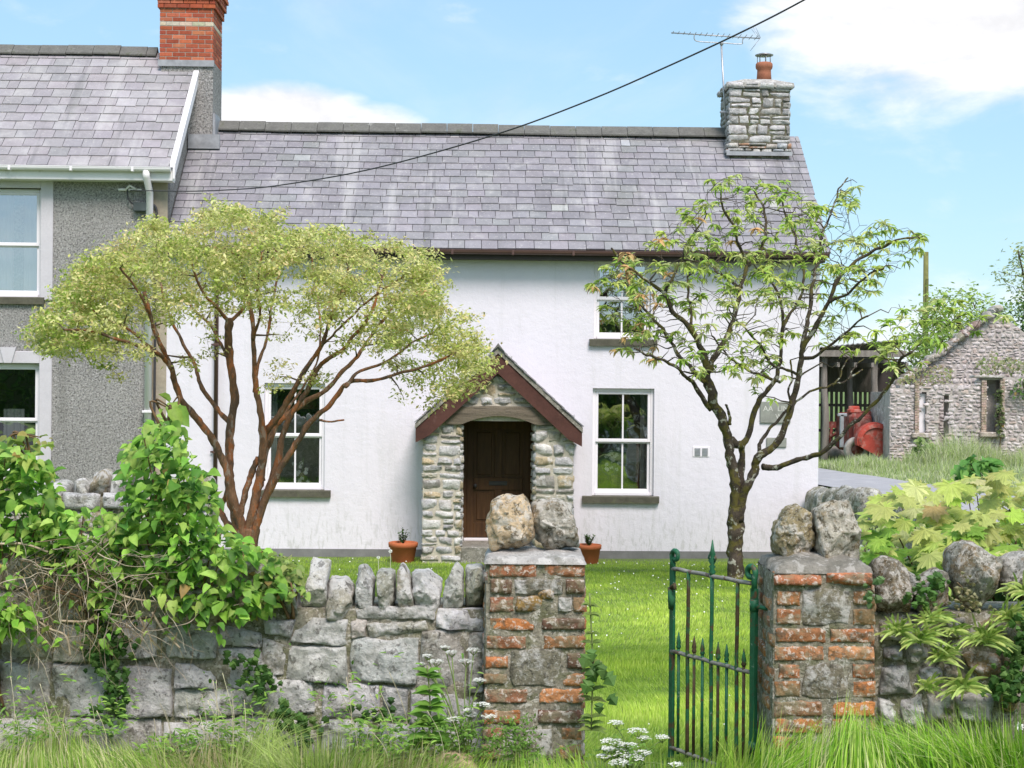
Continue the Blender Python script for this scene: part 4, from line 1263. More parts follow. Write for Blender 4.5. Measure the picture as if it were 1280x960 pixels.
lw = thing('dry_stone_wall', 'low grey stone wall left of the gate, topped with upright stones and overgrown at its left end', 'stone wall', (-1.7, YL + .2, -.1))
def ztl(x): return .60 if x > -1.15 else .78
mk('core', wall_core('core', -4.2, -.115, YL, ztl), M_mortar, lw)
g = G()
LST = [
 [(330,776),(371,776),(362,797),(330,790)], [(374,775),(435,776),(434,808),(362,802)], [(439,773),(457,776),(455,794),(440,797)],
 [(460,781),(531,776),(534,788),(463,797)], [(546,765),(604,763),(604,789),(545,783)], [(445,760),(543,759),(541,774),(447,773)],
 [(328,796),(357,808),(354,843),(328,843)], [(362,807),(432,811),(431,855),(357,848)], [(437,800),(524,798),(518,856),(440,851)],
 [(529,789),(582,789),(582,860),(521,860)], [(586,791),(605,790),(605,866),(586,866)],
 [(330,848),(392,853),(390,892),(330,893)], [(405,855),(474,857),(473,897),(402,897)], [(479,857),(508,859),(508,901),(479,899)],
 [(512,865),(604,869),(603,908),(512,905)], [(330,897),(398,896),(398,945),(330,945)], [(403,901),(470,901),(470,945),(403,945)],
 [(475,903),(540,907),(540,950),(475,950)], [(545,910),(603,911),(603,955),(545,955)],
 [(138,775),(194,777),(196,824),(140,826)], [(200,776),(268,781),(270,823),(203,823)], [(275,778),(326,792),(326,808),(276,805)],
 [(275,811),(325,811),(352,862),(275,858)], [(0,827),(63,831),(62,894),(0,894)], [(68,831),(134,832),(134,894),(67,894)],
 [(140,831),(213,835),(212,896),(139,893)], [(218,829),(270,832),(270,860),(219,858)], [(219,863),(326,864),(326,893),(219,896)],
 [(0,781),(60,780),(62,823),(0,822)], [(64,782),(132,780),(133,827),(66,826)], [(-4,898),(78,898),(78,940),(-4,940)],
 [(83,898),(200,901),(200,940),(83,940)], [(205,902),(326,898),(326,945),(205,942)],
 [(-4,738),(58,742),(60,776),(-4,776)], [(62,740),(128,736),(130,776),(64,778)], [(133,738),(205,742),(204,771),(134,771)],
 [(209,736),(268,740),(272,775),(208,772)], [(273,738),(336,742),(336,772),(275,774)],
 [(-4,700),(70,700),(66,735),(-4,735)], [(74,702),(150,698),(150,734),(72,735)], [(154,700),(230,702),(228,734),(154,734)], [(234,700),(330,706),(330,736),(232,734)]]
for k, q in enumerate(LST):
    ymean = sum(p[1] for p in q) / 4; xm = sum(p[0] for p in q) / 4
    c = random.choice(BRN if (ymean < 775 and xm < 340) else LIME)
    w = abs(q[1][0] - q[0][0]); h = abs(q[3][1] - q[0][1])
    mx_, my_ = xm, ymean; q = [(a + (1.6 if a > mx_ else -1.6) + random.uniform(-1.2, 1.2), b + (1.6 if b > my_ else -1.6) + random.uniform(-1.2, 1.2)) for a, b in q]
    patch(g, pq(q, YL), (0, -1, 0), (.030 if h > 25 else .022) * random.uniform(.8, 1.2), max(9, int(w / 3)), max(9, int(h / 3)), vary(c, .12, .03), rf=.10, rough=.60, wob=.09)
rs = rubble_rects(-4.2, P(-6, 800, YL).x, -.25, .78, (.14, .26), (.2, .45), 77)
rubble(g, (0, YL, 0), (1, 0, 0), (0, -1, 0), rs, .006, .045, LIME, 9, 8)
# the garden face
rubble(g, (-.12, YL + .41, 0), (-1, 0, 0), (0, 1, 0), rubble_rects(0, 4.0, -.3, .58, (.14, .26), (.2, .45), 78), .008, .04, LIME, 6, 5)
mk('face_stones', g, M_wallstone, lw)
LCP = [[(342,724),(368,724),(374,735),(374,770),(342,770)], [(387,696),(412,702),(410,725),(409,770),(377,770),(384,738)],
 [(411,722),(432,722),(442,732),(442,773),(409,773)], [(447,706),(458,706),(468,724),(466,762),(451,761),(446,738)],
 [(471,713),(493,713),(494,753),(486,765),(475,760)], [(498,705),(505,705),(515,727),(520,764),(501,760),(496,738)],
 [(514,714),(534,713),(553,727),(549,766),(524,766),(516,738)], [(570,700),(579,712),(579,762),(553,764),(556,730)],
 [(581,707),(603,707),(608,724),(607,757),(581,759)]]
for k, q in enumerate(LCP):
    g = G(vary([(.58, .57, .54), (.56, .54, .48), (.46, .43, .34)][k % 3], .1, .03))
    rock(g, pq(q, YL + .08), [.30, .26, .28, .24][k % 4], seed=20 + k, p=.34, rough=.10, facets=9, nth=56, nph=26)
    mk('coping_stone', g, M_wallstone, lw)
x = 336
k = 0
while x > -380:
    w = random.uniform(28, 46); h = random.uniform(24, 40); zt0 = 706 - (12 if x < 250 else 0)
    q = [(x - w, zt0 + 10), (x - w + 6, zt0 - h + 18), (x - 6, zt0 - h + 22), (x, zt0 + 8), (x - 4, zt0 + 32), (x - w + 4, zt0 + 32)]
    if x > 240: q = [(a, b + 28) for a, b in q]
    g = G(vary(random.choice(BRN + LIME[:2]), .1, .03))
    rock(g, pq(q, YL + .12), .26, seed=50 + k, p=.45, rough=.06, nth=30, nph=14)
    mk('coping_stone', g, M_wallstone, lw)
    x -= w + 2; k += 1

rw = thing('dry_stone_wall', 'rough stone wall right of the gate with ferns, ivy and rounded top stones', 'stone wall', (2.6, YR + .2, -.1))
mk('core', wall_core('core', 1.68, 5.2, YR, .66), M_mortar, rw)
g = G()
RST = [([(1098,776),(1160,775),(1158,800),(1100,802)], 1), ([(1102,806),(1130,807),(1130,826),(1102,824)], 0), ([(1134,803),(1162,802),(1163,828),(1135,828)], 1),
 ([(1101,833),(1141,831),(1142,867),(1097,870)], 0), ([(1097,874),(1121,871),(1119,912),(1098,908)], 2), ([(1127,870),(1153,867),(1154,912),(1127,910)], 2),
 ([(1167,802),(1183,803),(1181,828),(1167,826)], 2), ([(1146,833),(1176,832),(1176,862),(1147,862)], 0), ([(1180,830),(1197,831),(1197,850),(1180,850)], 1),
 ([(1195,811),(1248,816),(1250,840),(1227,854),(1196,844)][:4], 3), ([(1197,855),(1243,858),(1245,902),(1196,898)], 2), ([(1158,866),(1192,862),(1192,905),(1158,908)], 1),
 ([(1248,857),(1282,860),(1282,890),(1248,888)], 3), ([(1174,774),(1207,770),(1207,797),(1176,799)], 2), ([(1212,772),(1246,768),(1248,798),(1211,800)], 3),
 ([(1186,802),(1194,803),(1194,826),(1186,826)], 1), ([(1251,775),(1290,770),(1290,806),(1252,808)], 1), ([(1254,812),(1290,810),(1290,852),(1254,852)], 3)]
RC = [(.36, .36, .36), (.38, .34, .25), (.62, .62, .60), (.48, .33, .17)]
for q, c in RST:
    w = abs(q[1][0] - q[0][0]); h = abs(q[3][1] - q[0][1])
    patch(g, pq(q, YR), (0, -1, 0), .055, max(9, int(w / 3)), max(9, int(h / 3)), vary(RC[c], .12, .03), rf=.26, rough=.6, wob=.16)
rubble(g, (0, YR, 0), (1, 0, 0), (0, -1, 0), rubble_rects(P(1095, 900, YR).x, 5.2, -.25, -.0, (.12, .2), (.14, .3), 71), .006, .05, BRN + LIME, 9, 8)
rubble(g, (0, YR, 0), (1, 0, 0), (0, -1, 0), rubble_rects(P(1292, 900, YR).x, 5.2, 0, .68, (.12, .22), (.14, .34), 72), .006, .05, BRN + LIME, 9, 8)
rubble(g, (5.2, YR + .41, 0), (-1, 0, 0), (0, 1, 0), rubble_rects(0, 3.4, -.3, .64, (.14, .26), (.2, .45), 79), .008, .04, LIME, 6, 5)
mk('face_stones', g, M_wallstone, rw)
RCP = [([(1091,703),(1116,696),(1136,713),(1140,738),(1130,768),(1108,774),(1093,768)], (.25, .22, .16), .34), ([(1134,711),(1147,722),(1140,742),(1136,742)], (.42, .42, .38), .2),
 ([(1147,727),(1174,712),(1188,718),(1189,756),(1147,766),(1140,744)], (.36, .34, .28), .3), ([(1186,692),(1205,679),(1221,679),(1246,696),(1251,707),(1249,729),(1234,765),(1208,764),(1188,728)], (.33, .32, .26), .38),
 ([(1250,698),(1290,690),(1296,738),(1252,742)], (.40, .38, .33), .32)]
for k, (q, c, d) in enumerate(RCP):
    g = G(c); rock(g, pq(q, YR + .06), d, seed=90 + k, p=.40, rough=.12, facets=9, nth=50, nph=24)
    mk('coping_stone', g, M_boulder, rw)
x = 1300; k = 0
while x < 1720:
    w = random.uniform(34, 60); g = G(vary(random.choice(LIME + BRN), .1, .03))
    rock(g, pq([(x, 700), (x + w * .5, 688), (x + w, 702), (x + w, 740), (x, 742)], YR + .06), .32, seed=120 + k, p=.45, nth=24, nph=12)
    mk('coping_stone', g, M_wallstone, rw); x += w + 2; k += 1

# gate pillars of brick and stone
BRK = [(.45, .185, .065), (.38, .16, .065), (.50, .23, .10), (.33, .155, .08)]
STN = [(.22, .20, .14), (.25, .23, .17), (.19, .175, .12)]
def pillar(label, Y, px0, px1, ytop, depth, rows, side_rows, capfn):
    zt_ = P((px0 + px1) / 2, ytop, Y).z; xa, xb = P(px0, 820, Y).x, P(px1, 820, Y).x
    t = thing('gate_pillar', label, 'gate pillar', ((xa + xb) / 2, Y + depth / 2, -.15))
    g = G((.28, .26, .2)); nx, nz = 30, 60; zb = -.4
    vs = []
    def surf_pt(u, z, face):
        nn = .0065 + .009 * noise.fractal(Vector((u * 9, face * 7.0, z * 9)), 1, 2, 4)
        return nn
    xl, xr = P(px0 + 2, 700, Y).x, P(px1 - 2, 700, Y).x
    for f_, (O, U, N, wd) in enumerate((((xl, Y + .012, 0), (1, 0, 0), (0, -1, 0), xr - xl), ((xr, Y + .012, 0), (0, 1, 0), (1, 0, 0), depth), ((xr, Y + depth, 0), (-1, 0, 0), (0, 1, 0), xr - xl), ((xl, Y + depth, 0), (0, -1, 0), (-1, 0, 0), depth - .012))):
        O = Vector(O); U = Vector(U); N = Vector(N); vs = []
        for j in range(nz + 1):
            for i in range(nx + 1):
                u = wd * i / nx; z = zb + (zt_ - .01 - zb) * j / nz
                e = min(1, min(i, nx - i) / 2)
                vs.append(O + U * u + Vector((0, 0, z)) + N * surf_pt(u, z, f_) * e)
        g.add(vs, [(j * (nx + 1) + i, j * (nx + 1) + i + 1, (j + 1) * (nx + 1) + i + 1, (j + 1) * (nx + 1) + i) for j in range(nz) for i in range(nx)], None, True)
    mk('mortar_core', g, M_mortar, t)
    gb = G(); gs = G()
    for (y0, y1, items) in rows:
        for it in items:
            a, b = it[0], it[1]; kind = it[2] if len(it) > 2 else 'b'
            ya, yb = (it[3], it[4]) if len(it) > 4 else (y0, y1)
            q = pq([(a, ya), (b, ya), (b, yb), (a, yb)], Y)
            if kind == 's': patch(gs, q, (0, -1, 0), .014, 22, 16, vary(random.choice(STN), .1, .03), rf=.3, rough=.5, wob=.12)
            elif kind == 'o': patch(gs, q, (0, -1, 0), .022, 12, 8, vary((.40, .25, .08), .1, .03), rf=.3, rough=.4, wob=.14)
            elif kind == 'd': patch(gb, q, (0, -1, 0), .012, 14, 6, vary((.17, .09, .06), .1, .05), rf=.2, rough=.35, wob=.06)
            elif kind == 'p': patch(gb, q, (0, -1, 0), .035, 16, 6, vary((.46, .18, .085), .1, .05), rf=.16, rough=.4, wob=.05)
            else: patch(gb, q, (0, -1, 0), .0075, 20, 8, vary(random.choice(BRK), .18, .08), rf=.18, rough=.9, wob=.10)
    # the other three faces: courses of the same kind
    ch = .075; z = -.15; k = 0; rr = random.Random(int(Y * 10))
    while z < zt_ - ch:
        for (O, U, N, wd) in (((xl - .003, Y + depth, 0), (0, -1, 0), (-1, 0, 0), depth), ((xr + .003, Y, 0), (0, 1, 0), (1, 0, 0), depth), ((xr, Y + depth + .003, 0), (-1, 0, 0), (0, 1, 0), xr - xl)):
            u = 0
            while u < wd - .04:
                l = min(rr.choice((.10, .215, .215)), wd - u)
                if rr.random() < .8:
                    O_ = Vector(O); U_ = Vector(U); q = [O_ + U_ * (u + .006) + Vector((0, 0, z + ch - .008)), O_ + U_ * (u + l - .006) + Vector((0, 0, z + ch - .008)), O_ + U_ * (u + l - .006) + Vector((0, 0, z)), O_ + U_ * (u + .006) + Vector((0, 0, z))]
                    patch(gb if rr.random() < .7 else gs, q, N, .012, 6, 4, vary(rr.choice(BRK), .12, .06), rf=.2, rough=.3, wob=.06)
                u += l + .004
        z += ch; k += 1
    mk('bricks', gb, M_brick, t); mk('stones', gs, M_wallstone, t)
    capfn(t, xl, xr, zt_)
    return t, zt_
def cap_slab(t, xl, xr, zt_, Y, depth, h0, h1, over, seed, mat=None):
    """mortar capping: uneven slab with sloping edges"""
    g = G((.4, .38, .34)); nx, ny = 34, 28; vs = []
    for j in range(ny + 1):
        for i in range(nx + 1):
            s, t2 = i / nx, j / ny
            x = xl - over + (xr - xl + 2 * over) * s; y = Y - over + (depth + 2 * over) * t2
            e = min(s, 1 - s, t2, 1 - t2)
            hh = h0 + (h1 - h0) * min(1, e / .30) ** .8 + .012 * noise.fractal(Vector((x * 8, y * 8, seed)), 1, 2, 4)
            z = zt_ + hh
            if i in (0, nx) or j in (0, ny): z = zt_ - .012
            vs.append((x + .008 * noise.noise(Vector((y * 14, 0, seed))), y + .008 * noise.noise(Vector((x * 14, 3, seed))), z))
    g.add(vs, [(j * (nx + 1) + i, j * (nx + 1) + i + 1, (j + 1) * (nx + 1) + i + 1, (j + 1) * (nx + 1) + i) for j in range(ny) for i in range(nx)], None, True)
    mk('cap', g, mat or M_cement, t)
YPL, YPR, PD = 7.2, 6.82, .46
rowsL = [(704,721,[(612,671),(680,731)]), (724,743,[(613,640,'d'),(643,704,'s'),(707,731,'d')]), (747,765,[(612,642,'b'),(645,680,'o',745,764),(672,694,'o',734,750),(698,714,'s'),(717,731)]),
 (773,788,[(613,667),(677,731,'d')]), (795,811,[(609,658),(680,731)]), (816,837,[(607,635,'b',821,836),(640,702,'s',812,857),(709,731,'d')]),
 (842,858,[(605,634,'b',842,855),(704,731)]), (861,879,[(606,659),(674,729)]), (888,905,[(605,650),(672,728,'d')]), (910,925,[(603,630),(635,692,'s',912,950),(702,727)]), (931,950,[(602,626),(700,726)])]
rowsR = [(715,733,[(967,1028,'p'),(1032,1091,'p')]), (739,757,[(971,1000),(1004,1063,'s',737,781),(1067,1094)]), (762,781,[(971,1001),(1067,1094)]),
 (786,803,[(970,1033),(1038,1093)]), (808,826,[(969,1030),(1036,1093)]), (831,848,[(974,1000),(1003,1062,'s',830,874),(1067,1094)]),
 (852,872,[(969,1000),(1067,1094)]), (877,896,[(969,1028),(1041,1094)]), (899,917,[(969,1028),(1040,1078)]), (921,940,[(967,994),(1000,1055,'s'),(1060,1087)])]
tl, zpl = pillar('weathered brick and stone gate pillar left of the gateway with a cement cap', YPL, 606, 732, 702, PD, rowsL, 0,
                 lambda t, a, b, z: cap_slab(t, a, b, z, YPL, PD, .012, .03, .012, 3))
trp, zpr = pillar('orange brick and stone gate pillar right of the gateway behind the open gate', YPR, 966, 1094, 714, PD, rowsR, 0,
                  lambda t, a, b, z: cap_slab(t, a, b, z, YPR, PD, .012, .065, -.0, 8, M_capdark))

def boulder(q, Y, depth, col, label, seed, p=.5, rough=.07, facets=5, mat=None, name='boulder', cat='boulder'):
    g = G(col); pts = pq(q, Y); rock(g, pts, depth, seed=seed, p=p, rough=rough, facets=facets, nth=64, nph=34)
    zmin = min(v.z for v in pts); c = sum(pts, Vector()) / len(pts)
    return tag(mk(name, g, mat or M_boulder, None, None, Vector((c.x, Y, zmin))), label, cat)
boulder([(632,616),(657,617),(663,630),(669,650),(667,670),(655,684),(640,689),(617,687),(608,664),(606,648),(614,628)], YPL + .20, .20, (.78, .60, .38), 'round cream lichen covered boulder on the left gate pillar', 3, .50, .13, 5)
boulder([(666,634),(677,622),(692,622),(712,632),(722,662),(723,684),(705,688),(684,687),(666,678)], YPL + .27, .26, (.48, .45, .37), 'grey brown cleft boulder beside the cream one on the left gate pillar', 7, .45, .17, 12)
boulder([(964,674),(970,655),(980,639),(997,630),(1010,636),(1016,654),(1014,692),(988,698),(968,694)], YPR + .24, .26, (.42, .35, .20), 'mossy brown boulder on the right gate pillar', 12, .42, .16, 8)
boulder([(1016,634),(1035,624),(1060,627),(1072,648),(1077,700),(1042,709),(1020,698)], YPR + .20, .28, (.56, .52, .42), 'tall pale cracked boulder on the right gate pillar', 15, .36, .12, 7)
boulder([(540,952),(552,940),(570,938),(590,948),(602,966),(590,975),(548,975)], 6.93, .2, (.46, .34, .22), 'smooth tan stone lying in the grass at the foot of the left gate pillar', 18, .6, .04, 3, M_tan, 'stone', 'stone')

# ------------------------------------------------------------------ the gate
G0 = P(840, 810, 7.64); G1 = P(942, 835, 7.06)
a0 = Vector((G0.x, G0.y, 0)); a1 = Vector((G1.x, G1.y, 0)); gd = (a1 - a0); glen = gd.length; gd.normalize(); gn = Vector((-gd.y, gd.x, 0))
if gn.y > 0: gn = -gn
gate = thing('garden_gate', 'open rusty green iron garden gate with spiked bars, hinged on the right pillar', 'gate', (a1.x, a1.y, -.2))
def gp(px):
    a, _ = ur(px, 800); a /= F
    s = (a * a0.y - a0.x) / ((a1.x - a0.x) - a * (a1.y - a0.y)); return s * glen
def gpt(s, z, o=0): return Vector((a0.x, a0.y, 0)) + gd * s + Vector((0, 0, z)) + gn * o
zr = .78; zm = .365; zbm = -.12
def flatbar(g, s, z0, z1, w, t):
    vs = [gpt(s + sx * w / 2, z, sy * t / 2) for z in (z0, z1) for sy in (-1, 1) for sx in (-1, 1)]
    g.add(vs, [(0, 2, 3, 1), (4, 5, 7, 6), (0, 1, 5, 4), (2, 6, 7, 3), (0, 4, 6, 2), (1, 3, 7, 5)])
def scroll(g, s, z, r, sgn):
    pts = []
    for k in range(20):
        a = -pi / 2 + k / 19 * 2.0 * pi * .95; rr_ = r * (1 - .6 * k / 19)
        pts.append(gpt(s + sgn * (r - rr_ * cos(a + pi / 2) - 0) * .9, z + r + rr_ * sin(a + pi / 2) - 0, 0))
    tube(g, pts, [.012 - .004 * k / 19 for k in range(20)], 8)
g = G(); flatbar(g, 0, -.17, zr + .03, .034, .014); c = gpt(0, 0)
pts = [gpt(0, zr + .0), gpt(.0, zr + .035)]
for k in range(22):
    a = pi - k / 21 * 1.75 * pi; r_ = .030 * (1 - .45 * k / 21)
    pts.append(gpt(.022 + r_ * cos(a) * 1.0 - .0, zr + .055 + r_ * sin(a) + .01))
tube(g, pts, [.013] * 12 + [.011] * (len(pts) - 12), 8)
mk('latch_stile', g, M_gate_green, gate)
g = G(); flatbar(g, glen, -.14, zr - .02, .036, .02)
pts = [gpt(glen, zr - .03), gpt(glen, zr + .02)]
for k in range(22):
    a = 0 + k / 21 * 1.75 * pi; r_ = .034 * (1 - .45 * k / 21)
    pts.append(gpt(glen - .026 + r_ * cos(a), zr + .04 + r_ * sin(a) + .01))
tube(g, pts, [.014] * len(pts), 8)
for z in (zr - .10, .02):
    tube(g, [gpt(glen, z - .025), gpt(glen, z + .03)], .022, 10); tube(g, [gpt(glen + .0, z), gpt(glen + .10, z, .0)], .011, 8)
mk('hinge_stile', g, M_gate_green, gate)
for z, nm in ((zr, 'top_rail'), (zm, 'middle_rail'), (zbm, 'bottom_rail')):
    g = G(); pts = [gpt(glen * k / 10, z + .002 * sin(k * 2.1), .002 * cos(k)) for k in range(11)]
    tube(g, pts, .0105, 8); mk(nm, g, M_gate_rail, gate)
for px, fin in ((860, 0), (889.5, 1), (921.5, 0)):
    g = G(); s = gp(px); mt = M_gate_green if fin else M_gate_rust
    tube(g, [gpt(s + .002 * sin(k), zbm - .02 + (zr - zbm + .02) * k / 8, .001 * k % .003) for k in range(9)], .0095, 8)
    if fin:
        zz = zr
        prof = [(.009, 0), (.017, .02), (.010, .035), (.016, .045), (.009, .055), (.020, .075), (.008, .09), (.016, .105), (.010, .125), (.002, .175)]
        c = gpt(s, zz); lathe(g, c, prof, 12)
        for e in (-1, 1): tube(g, [gpt(s + e * .01, zz + .07), gpt(s + e * .03, zz + .085), gpt(s + e * .024, zz + .10)], .005, 6)
    mk('tall_bar', g, mt, gate)
for k, px in enumerate((848.4, 867.8, 878.2, 897.8, 908.5, 930)):
    g = G(); s = gp(px)
    tube(g, [gpt(s, zbm - .02), gpt(s, zm + .03)], .008, 7)
    lathe(g, gpt(s, zm + .02), [(.008, 0), (.013, .012), (.009, .02), (.012, .03), (.009, .045), (.002, .085)], 8)
    mk('spiked_bar', g, M_gate_rust if k % 2 else M_gate_green, gate)
g = G(); tube(g, [gpt(.0, zr - .10, .015), gpt(.02, zr - .09, .02), gpt(.045, zr - .075, .02), gpt(.05, zr - .10, .02)], .010, 8)
tube(g, [gpt(.01, zr - .20, .015), gpt(.02, zr - .15, .02), gpt(.005, zr - .09, .02)], [.014, .018, .01], 8)
mk('latch', g, M_gate_rust, gate)

# ------------------------------------------------------------------ vegetation helpers
def leafverts(q, d, nrm, L, Wd, fold=.25, droop=.2):
    """pointed leaf, folded along the midrib, drooping towards the tip"""
    d = d.normalized(); s = d.cross(nrm).normalized(); n = s.cross(d).normalized()
    up = n * (-fold * Wd)
    m1 = q + d * L * .30; m2 = q + d * L * .66 - n * (droop * L * .18); tip = q + d * L - n * (droop * L * .5)
    b0 = q + d * L * .04
    return [q, m1, m2, tip, m1 + s * Wd * .5 - up, m2 + s * Wd * .36 - up, m1 - s * Wd * .5 - up, m2 - s * Wd * .36 - up,
            b0 + s * Wd * .34 - up * .6 - d * L * .03, b0 - s * Wd * .34 - up * .6 - d * L * .03]
LF = [(0, 8, 4, 1), (1, 4, 5, 2), (2, 5, 3), (0, 1, 6, 9), (1, 2, 7, 6), (2, 3, 7)]

def in_poly(x, y, poly):
    c = False; n = len(poly); j = n - 1
    for i in range(n):
        (xi, yi), (xj, yj) = poly[i], poly[j]
        if (yi > y) != (yj > y) and x < (xj - xi) * (y - yi) / (yj - yi) + xi: c = not c
        j = i
    return c
def sample_poly(poly, n, rnd):
    xs_ = [p[0] for p in poly]; ys_ = [p[1] for p in poly]; out = []
    while len(out) < n:
        x, y = rnd.uniform(min(xs_), max(xs_)), rnd.uniform(min(ys_), max(ys_))
        if in_poly(x, y, poly): out.append((x, y))
    return out

class Tree:
    """limbs given as outlines in space; twigs grow from the nearest wood to every leafy point"""
    def __init__(s, seed):
        s.rnd = random.Random(seed); s.w = G((.075, .06, .045)); s.t = G((.12, .09, .06)); s.n = []; s.r = []
    def limb(s, pts, r0, r1, sides=9, jit=.012, dn=5):
        pp = dens(pts, dn, jit, s.rnd.uniform(0, 9)); m = len(pp)
        rr = [r0 + (r1 - r0) * (i / (m - 1)) ** .62 for i in range(m)]
        tube(s.w, pp, rr, sides, jit=.45)
        s.n += [p.copy() for p in pp]; s.r += rr
    def twigs(s, targets, rmax=.012, rmin=.0025, step=.16, arch=.12, wig=.05):
        N = np.array([tuple(p) for p in s.n]); R_ = list(s.r)
        T = [Vector(t) for t in targets]
        ds = [float(np.min(np.sum((N - np.array(t)) ** 2, axis=1))) for t in T]
        ends = []
        for i in sorted(range(len(T)), key=lambda k: ds[k]):
            t = T[i]; dv = N - np.array(t); d2 = np.sum(dv ** 2, axis=1)
            pen = np.where(dv[:, 2] > 0, dv[:, 2] * .9, 0)
            k = int(np.argmin(np.sqrt(d2) + pen)); a = Vector(N[k]); L_ = (t - a).length
            if L_ < .03: ends.append((t, (t - a), None)); continue
            m = max(2, int(L_ / step) + 1); ra = min(R_[k] * .75, rmax * (0.5 + .9 * min(1.2, L_))); pts = []
            c = (a + t) * .5 + Vector((s.rnd.uniform(-1, 1), s.rnd.uniform(-1, 1), s.rnd.uniform(-.2, 1))) * arch * L_
            for j in range(m + 1):
                u = j / m; q = a * (1 - u) ** 2 + c * 2 * u * (1 - u) + t * u * u
                if 0 < j < m: q += Vector((s.rnd.uniform(-1, 1), s.rnd.uniform(-1, 1), s.rnd.uniform(-1, 1))) * wig * min(L_, .6)
                pts.append(q)
            rr = [ra + (rmin - ra) * j / m for j in range(m + 1)]
            tube(s.t, pts, rr, 4 if ra < .008 else 6, cap=False)
            N = np.vstack([N, np.array([tuple(p) for p in pts[1:]])]); R_ += rr[1:]
            ends.append((t, pts[-1] - pts[-2], pts))
        return ends

# ------------------------------------------------------------------ left tree
Y1 = 16.0; S1 = Y1 / F
def TP(x, y, d=0.0): return P(x, y, Y1 + d)
T = Tree(3); T.w.col = (.24, .13, .075)
def L1(px, d0, d1, r0, r1):
    m = len(px); T.limb([TP(x, y, d0 + (d1 - d0) * (i / (m - 1))) for i, (x, y) in enumerate(px)], r0 * S1 * (.66 if r0 < 15 else .85), r1 * S1 * .80)
L1([(310,752),(309,715),(308,690),(309,660)], 0, 0, 25, 17)
L1([(305,690),(300,655),(292,625),(285,592),(272,562),(262,543),(245,522),(230,503),(219,480),(213,458),(205,440),(195,418),(187,392),(180,365)], 0, -.8, 10, 3)
L1([(214,460),(200,444),(185,437),(160,428),(135,420),(110,414),(80,412)], -.55, -1.3, 5.5, 1.6)
L1([(198,444),(165,415),(138,400),(110,386),(85,378)], -.6, -.4, 3.5, 1.3)
L1([(187,392),(170,360),(150,335)], -.8, -1.2, 3, 1.3)
L1([(306,685),(294,645),(287,610),(286,572),(288,532),(293,495),(288,455),(285,420),(286,398)], 0, .1, 10, 6)
L1([(286,402),(300,390),(318,368),(335,340),(345,312)], .1, .6, 4.5, 1.5)
L1([(286,402),(272,385),(255,368),(243,340),(235,315)], .1, -.4, 4.5, 1.5)
L1([(288,455),(276,430),(262,405),(240,385),(215,350)], .1, .9, 4, 1.5)
L1([(287,528),(271,511),(253,485),(245,461),(232,436),(218,408),(206,378),(199,345),(192,318)], .1, 1.0, 5.5, 1.6)
L1([(309,690),(314,650),(322,612),(328,580),(329,550),(326,520),(320,488),(318,458),(317,425),(314,392),(306,355),(300,320)], 0, -.6, 12, 2.2)
L1([(319,490),(322,455),(332,430),(336,410),(340,380),(350,340)], -.3, .5, 4.5, 1.5)
L1([(316,425),(325,395),(322,355),(328,315)], -.5, -1.1, 3.2, 1.3)
L1([(328,552),(336,536),(352,514),(370,482),(386,455),(402,432),(412,402),(425,370),(436,335)], -.1, -.7, 8, 2)
L1([(326,600),(330,570),(345,530),(361,518),(382,502),(408,487),(428,464),(446,446),(457,430),(478,402),(500,372),(520,340)], -.05, .7, 8.5, 1.8)
L1([(312,690),(322,650),(336,610),(347,577),(353,545),(362,522),(382,490),(399,458),(411,448),(428,438),(440,422),(458,402),(470,375),(478,345)], 0, -.6, 9.5, 1.8)
L1([(313,690),(322,655),(334,618),(348,590),(370,555),(390,525),(411,508),(428,485),(440,477),(457,476),(478,473),(502,465),(522,461),(548,452),(570,440)], 0, -1.0, 9, 1.5)
L1([(432,484),(446,467),(478,454),(500,440),(522,425),(550,412)], -.7, -.2, 4, 1.3)
L1([(399,525),(415,527),(430,525)], -.6, -.7, 2.2, 1.3)
L1([(306,690),(301,655),(303,632),(311,603),(318,585),(323,572)], -.05, -.15, 6, 5)
L1([(308,690),(296,668),(282,652),(274,636)], 0, .2, 7, 5); L1([(274,636),(286,610),(286,590)], .2, .1, 5, 4)
L1([(330,562),(345,535),(362,508),(375,490)], -.1, .6, 3.5, 2); L1([(375,490),(395,455),(400,420),(398,380),(392,340),(388,310)], .6, 1.3, 2.4, 1.2)
L1([(402,432),(420,415),(450,385),(475,365),(505,345)], -.5, -1.3, 2.6, 1.1)
crown = [(38,425),(60,385),(78,360),(100,335),(120,322),(140,298),(160,292),(190,283),(225,278),(255,270),(262,262),(300,257),(330,268),(355,285),(400,288),(440,292),(470,300),(500,303),(530,316),(552,330),(556,350),(550,378),(562,395),(590,400),(600,430),(606,462),(585,485),(560,500),(545,508),(525,492),(500,478),(478,455),(450,445),(430,450),(402,425),(375,432),(345,428),(322,405),(300,392),(280,392),(262,412),(240,420),(215,418),(200,430),(175,445),(150,452),(112,462),(85,445),(60,440)]
rnd = random.Random(9)
pts = sample_poly([(x + 10 * noise.noise(Vector((x * .05, y * .05, 1))), y + 14 * noise.noise(Vector((x * .045, y * .05, 7)))) for x, y in crown], 2500, rnd)
cx, cy = 320, 370
att = []
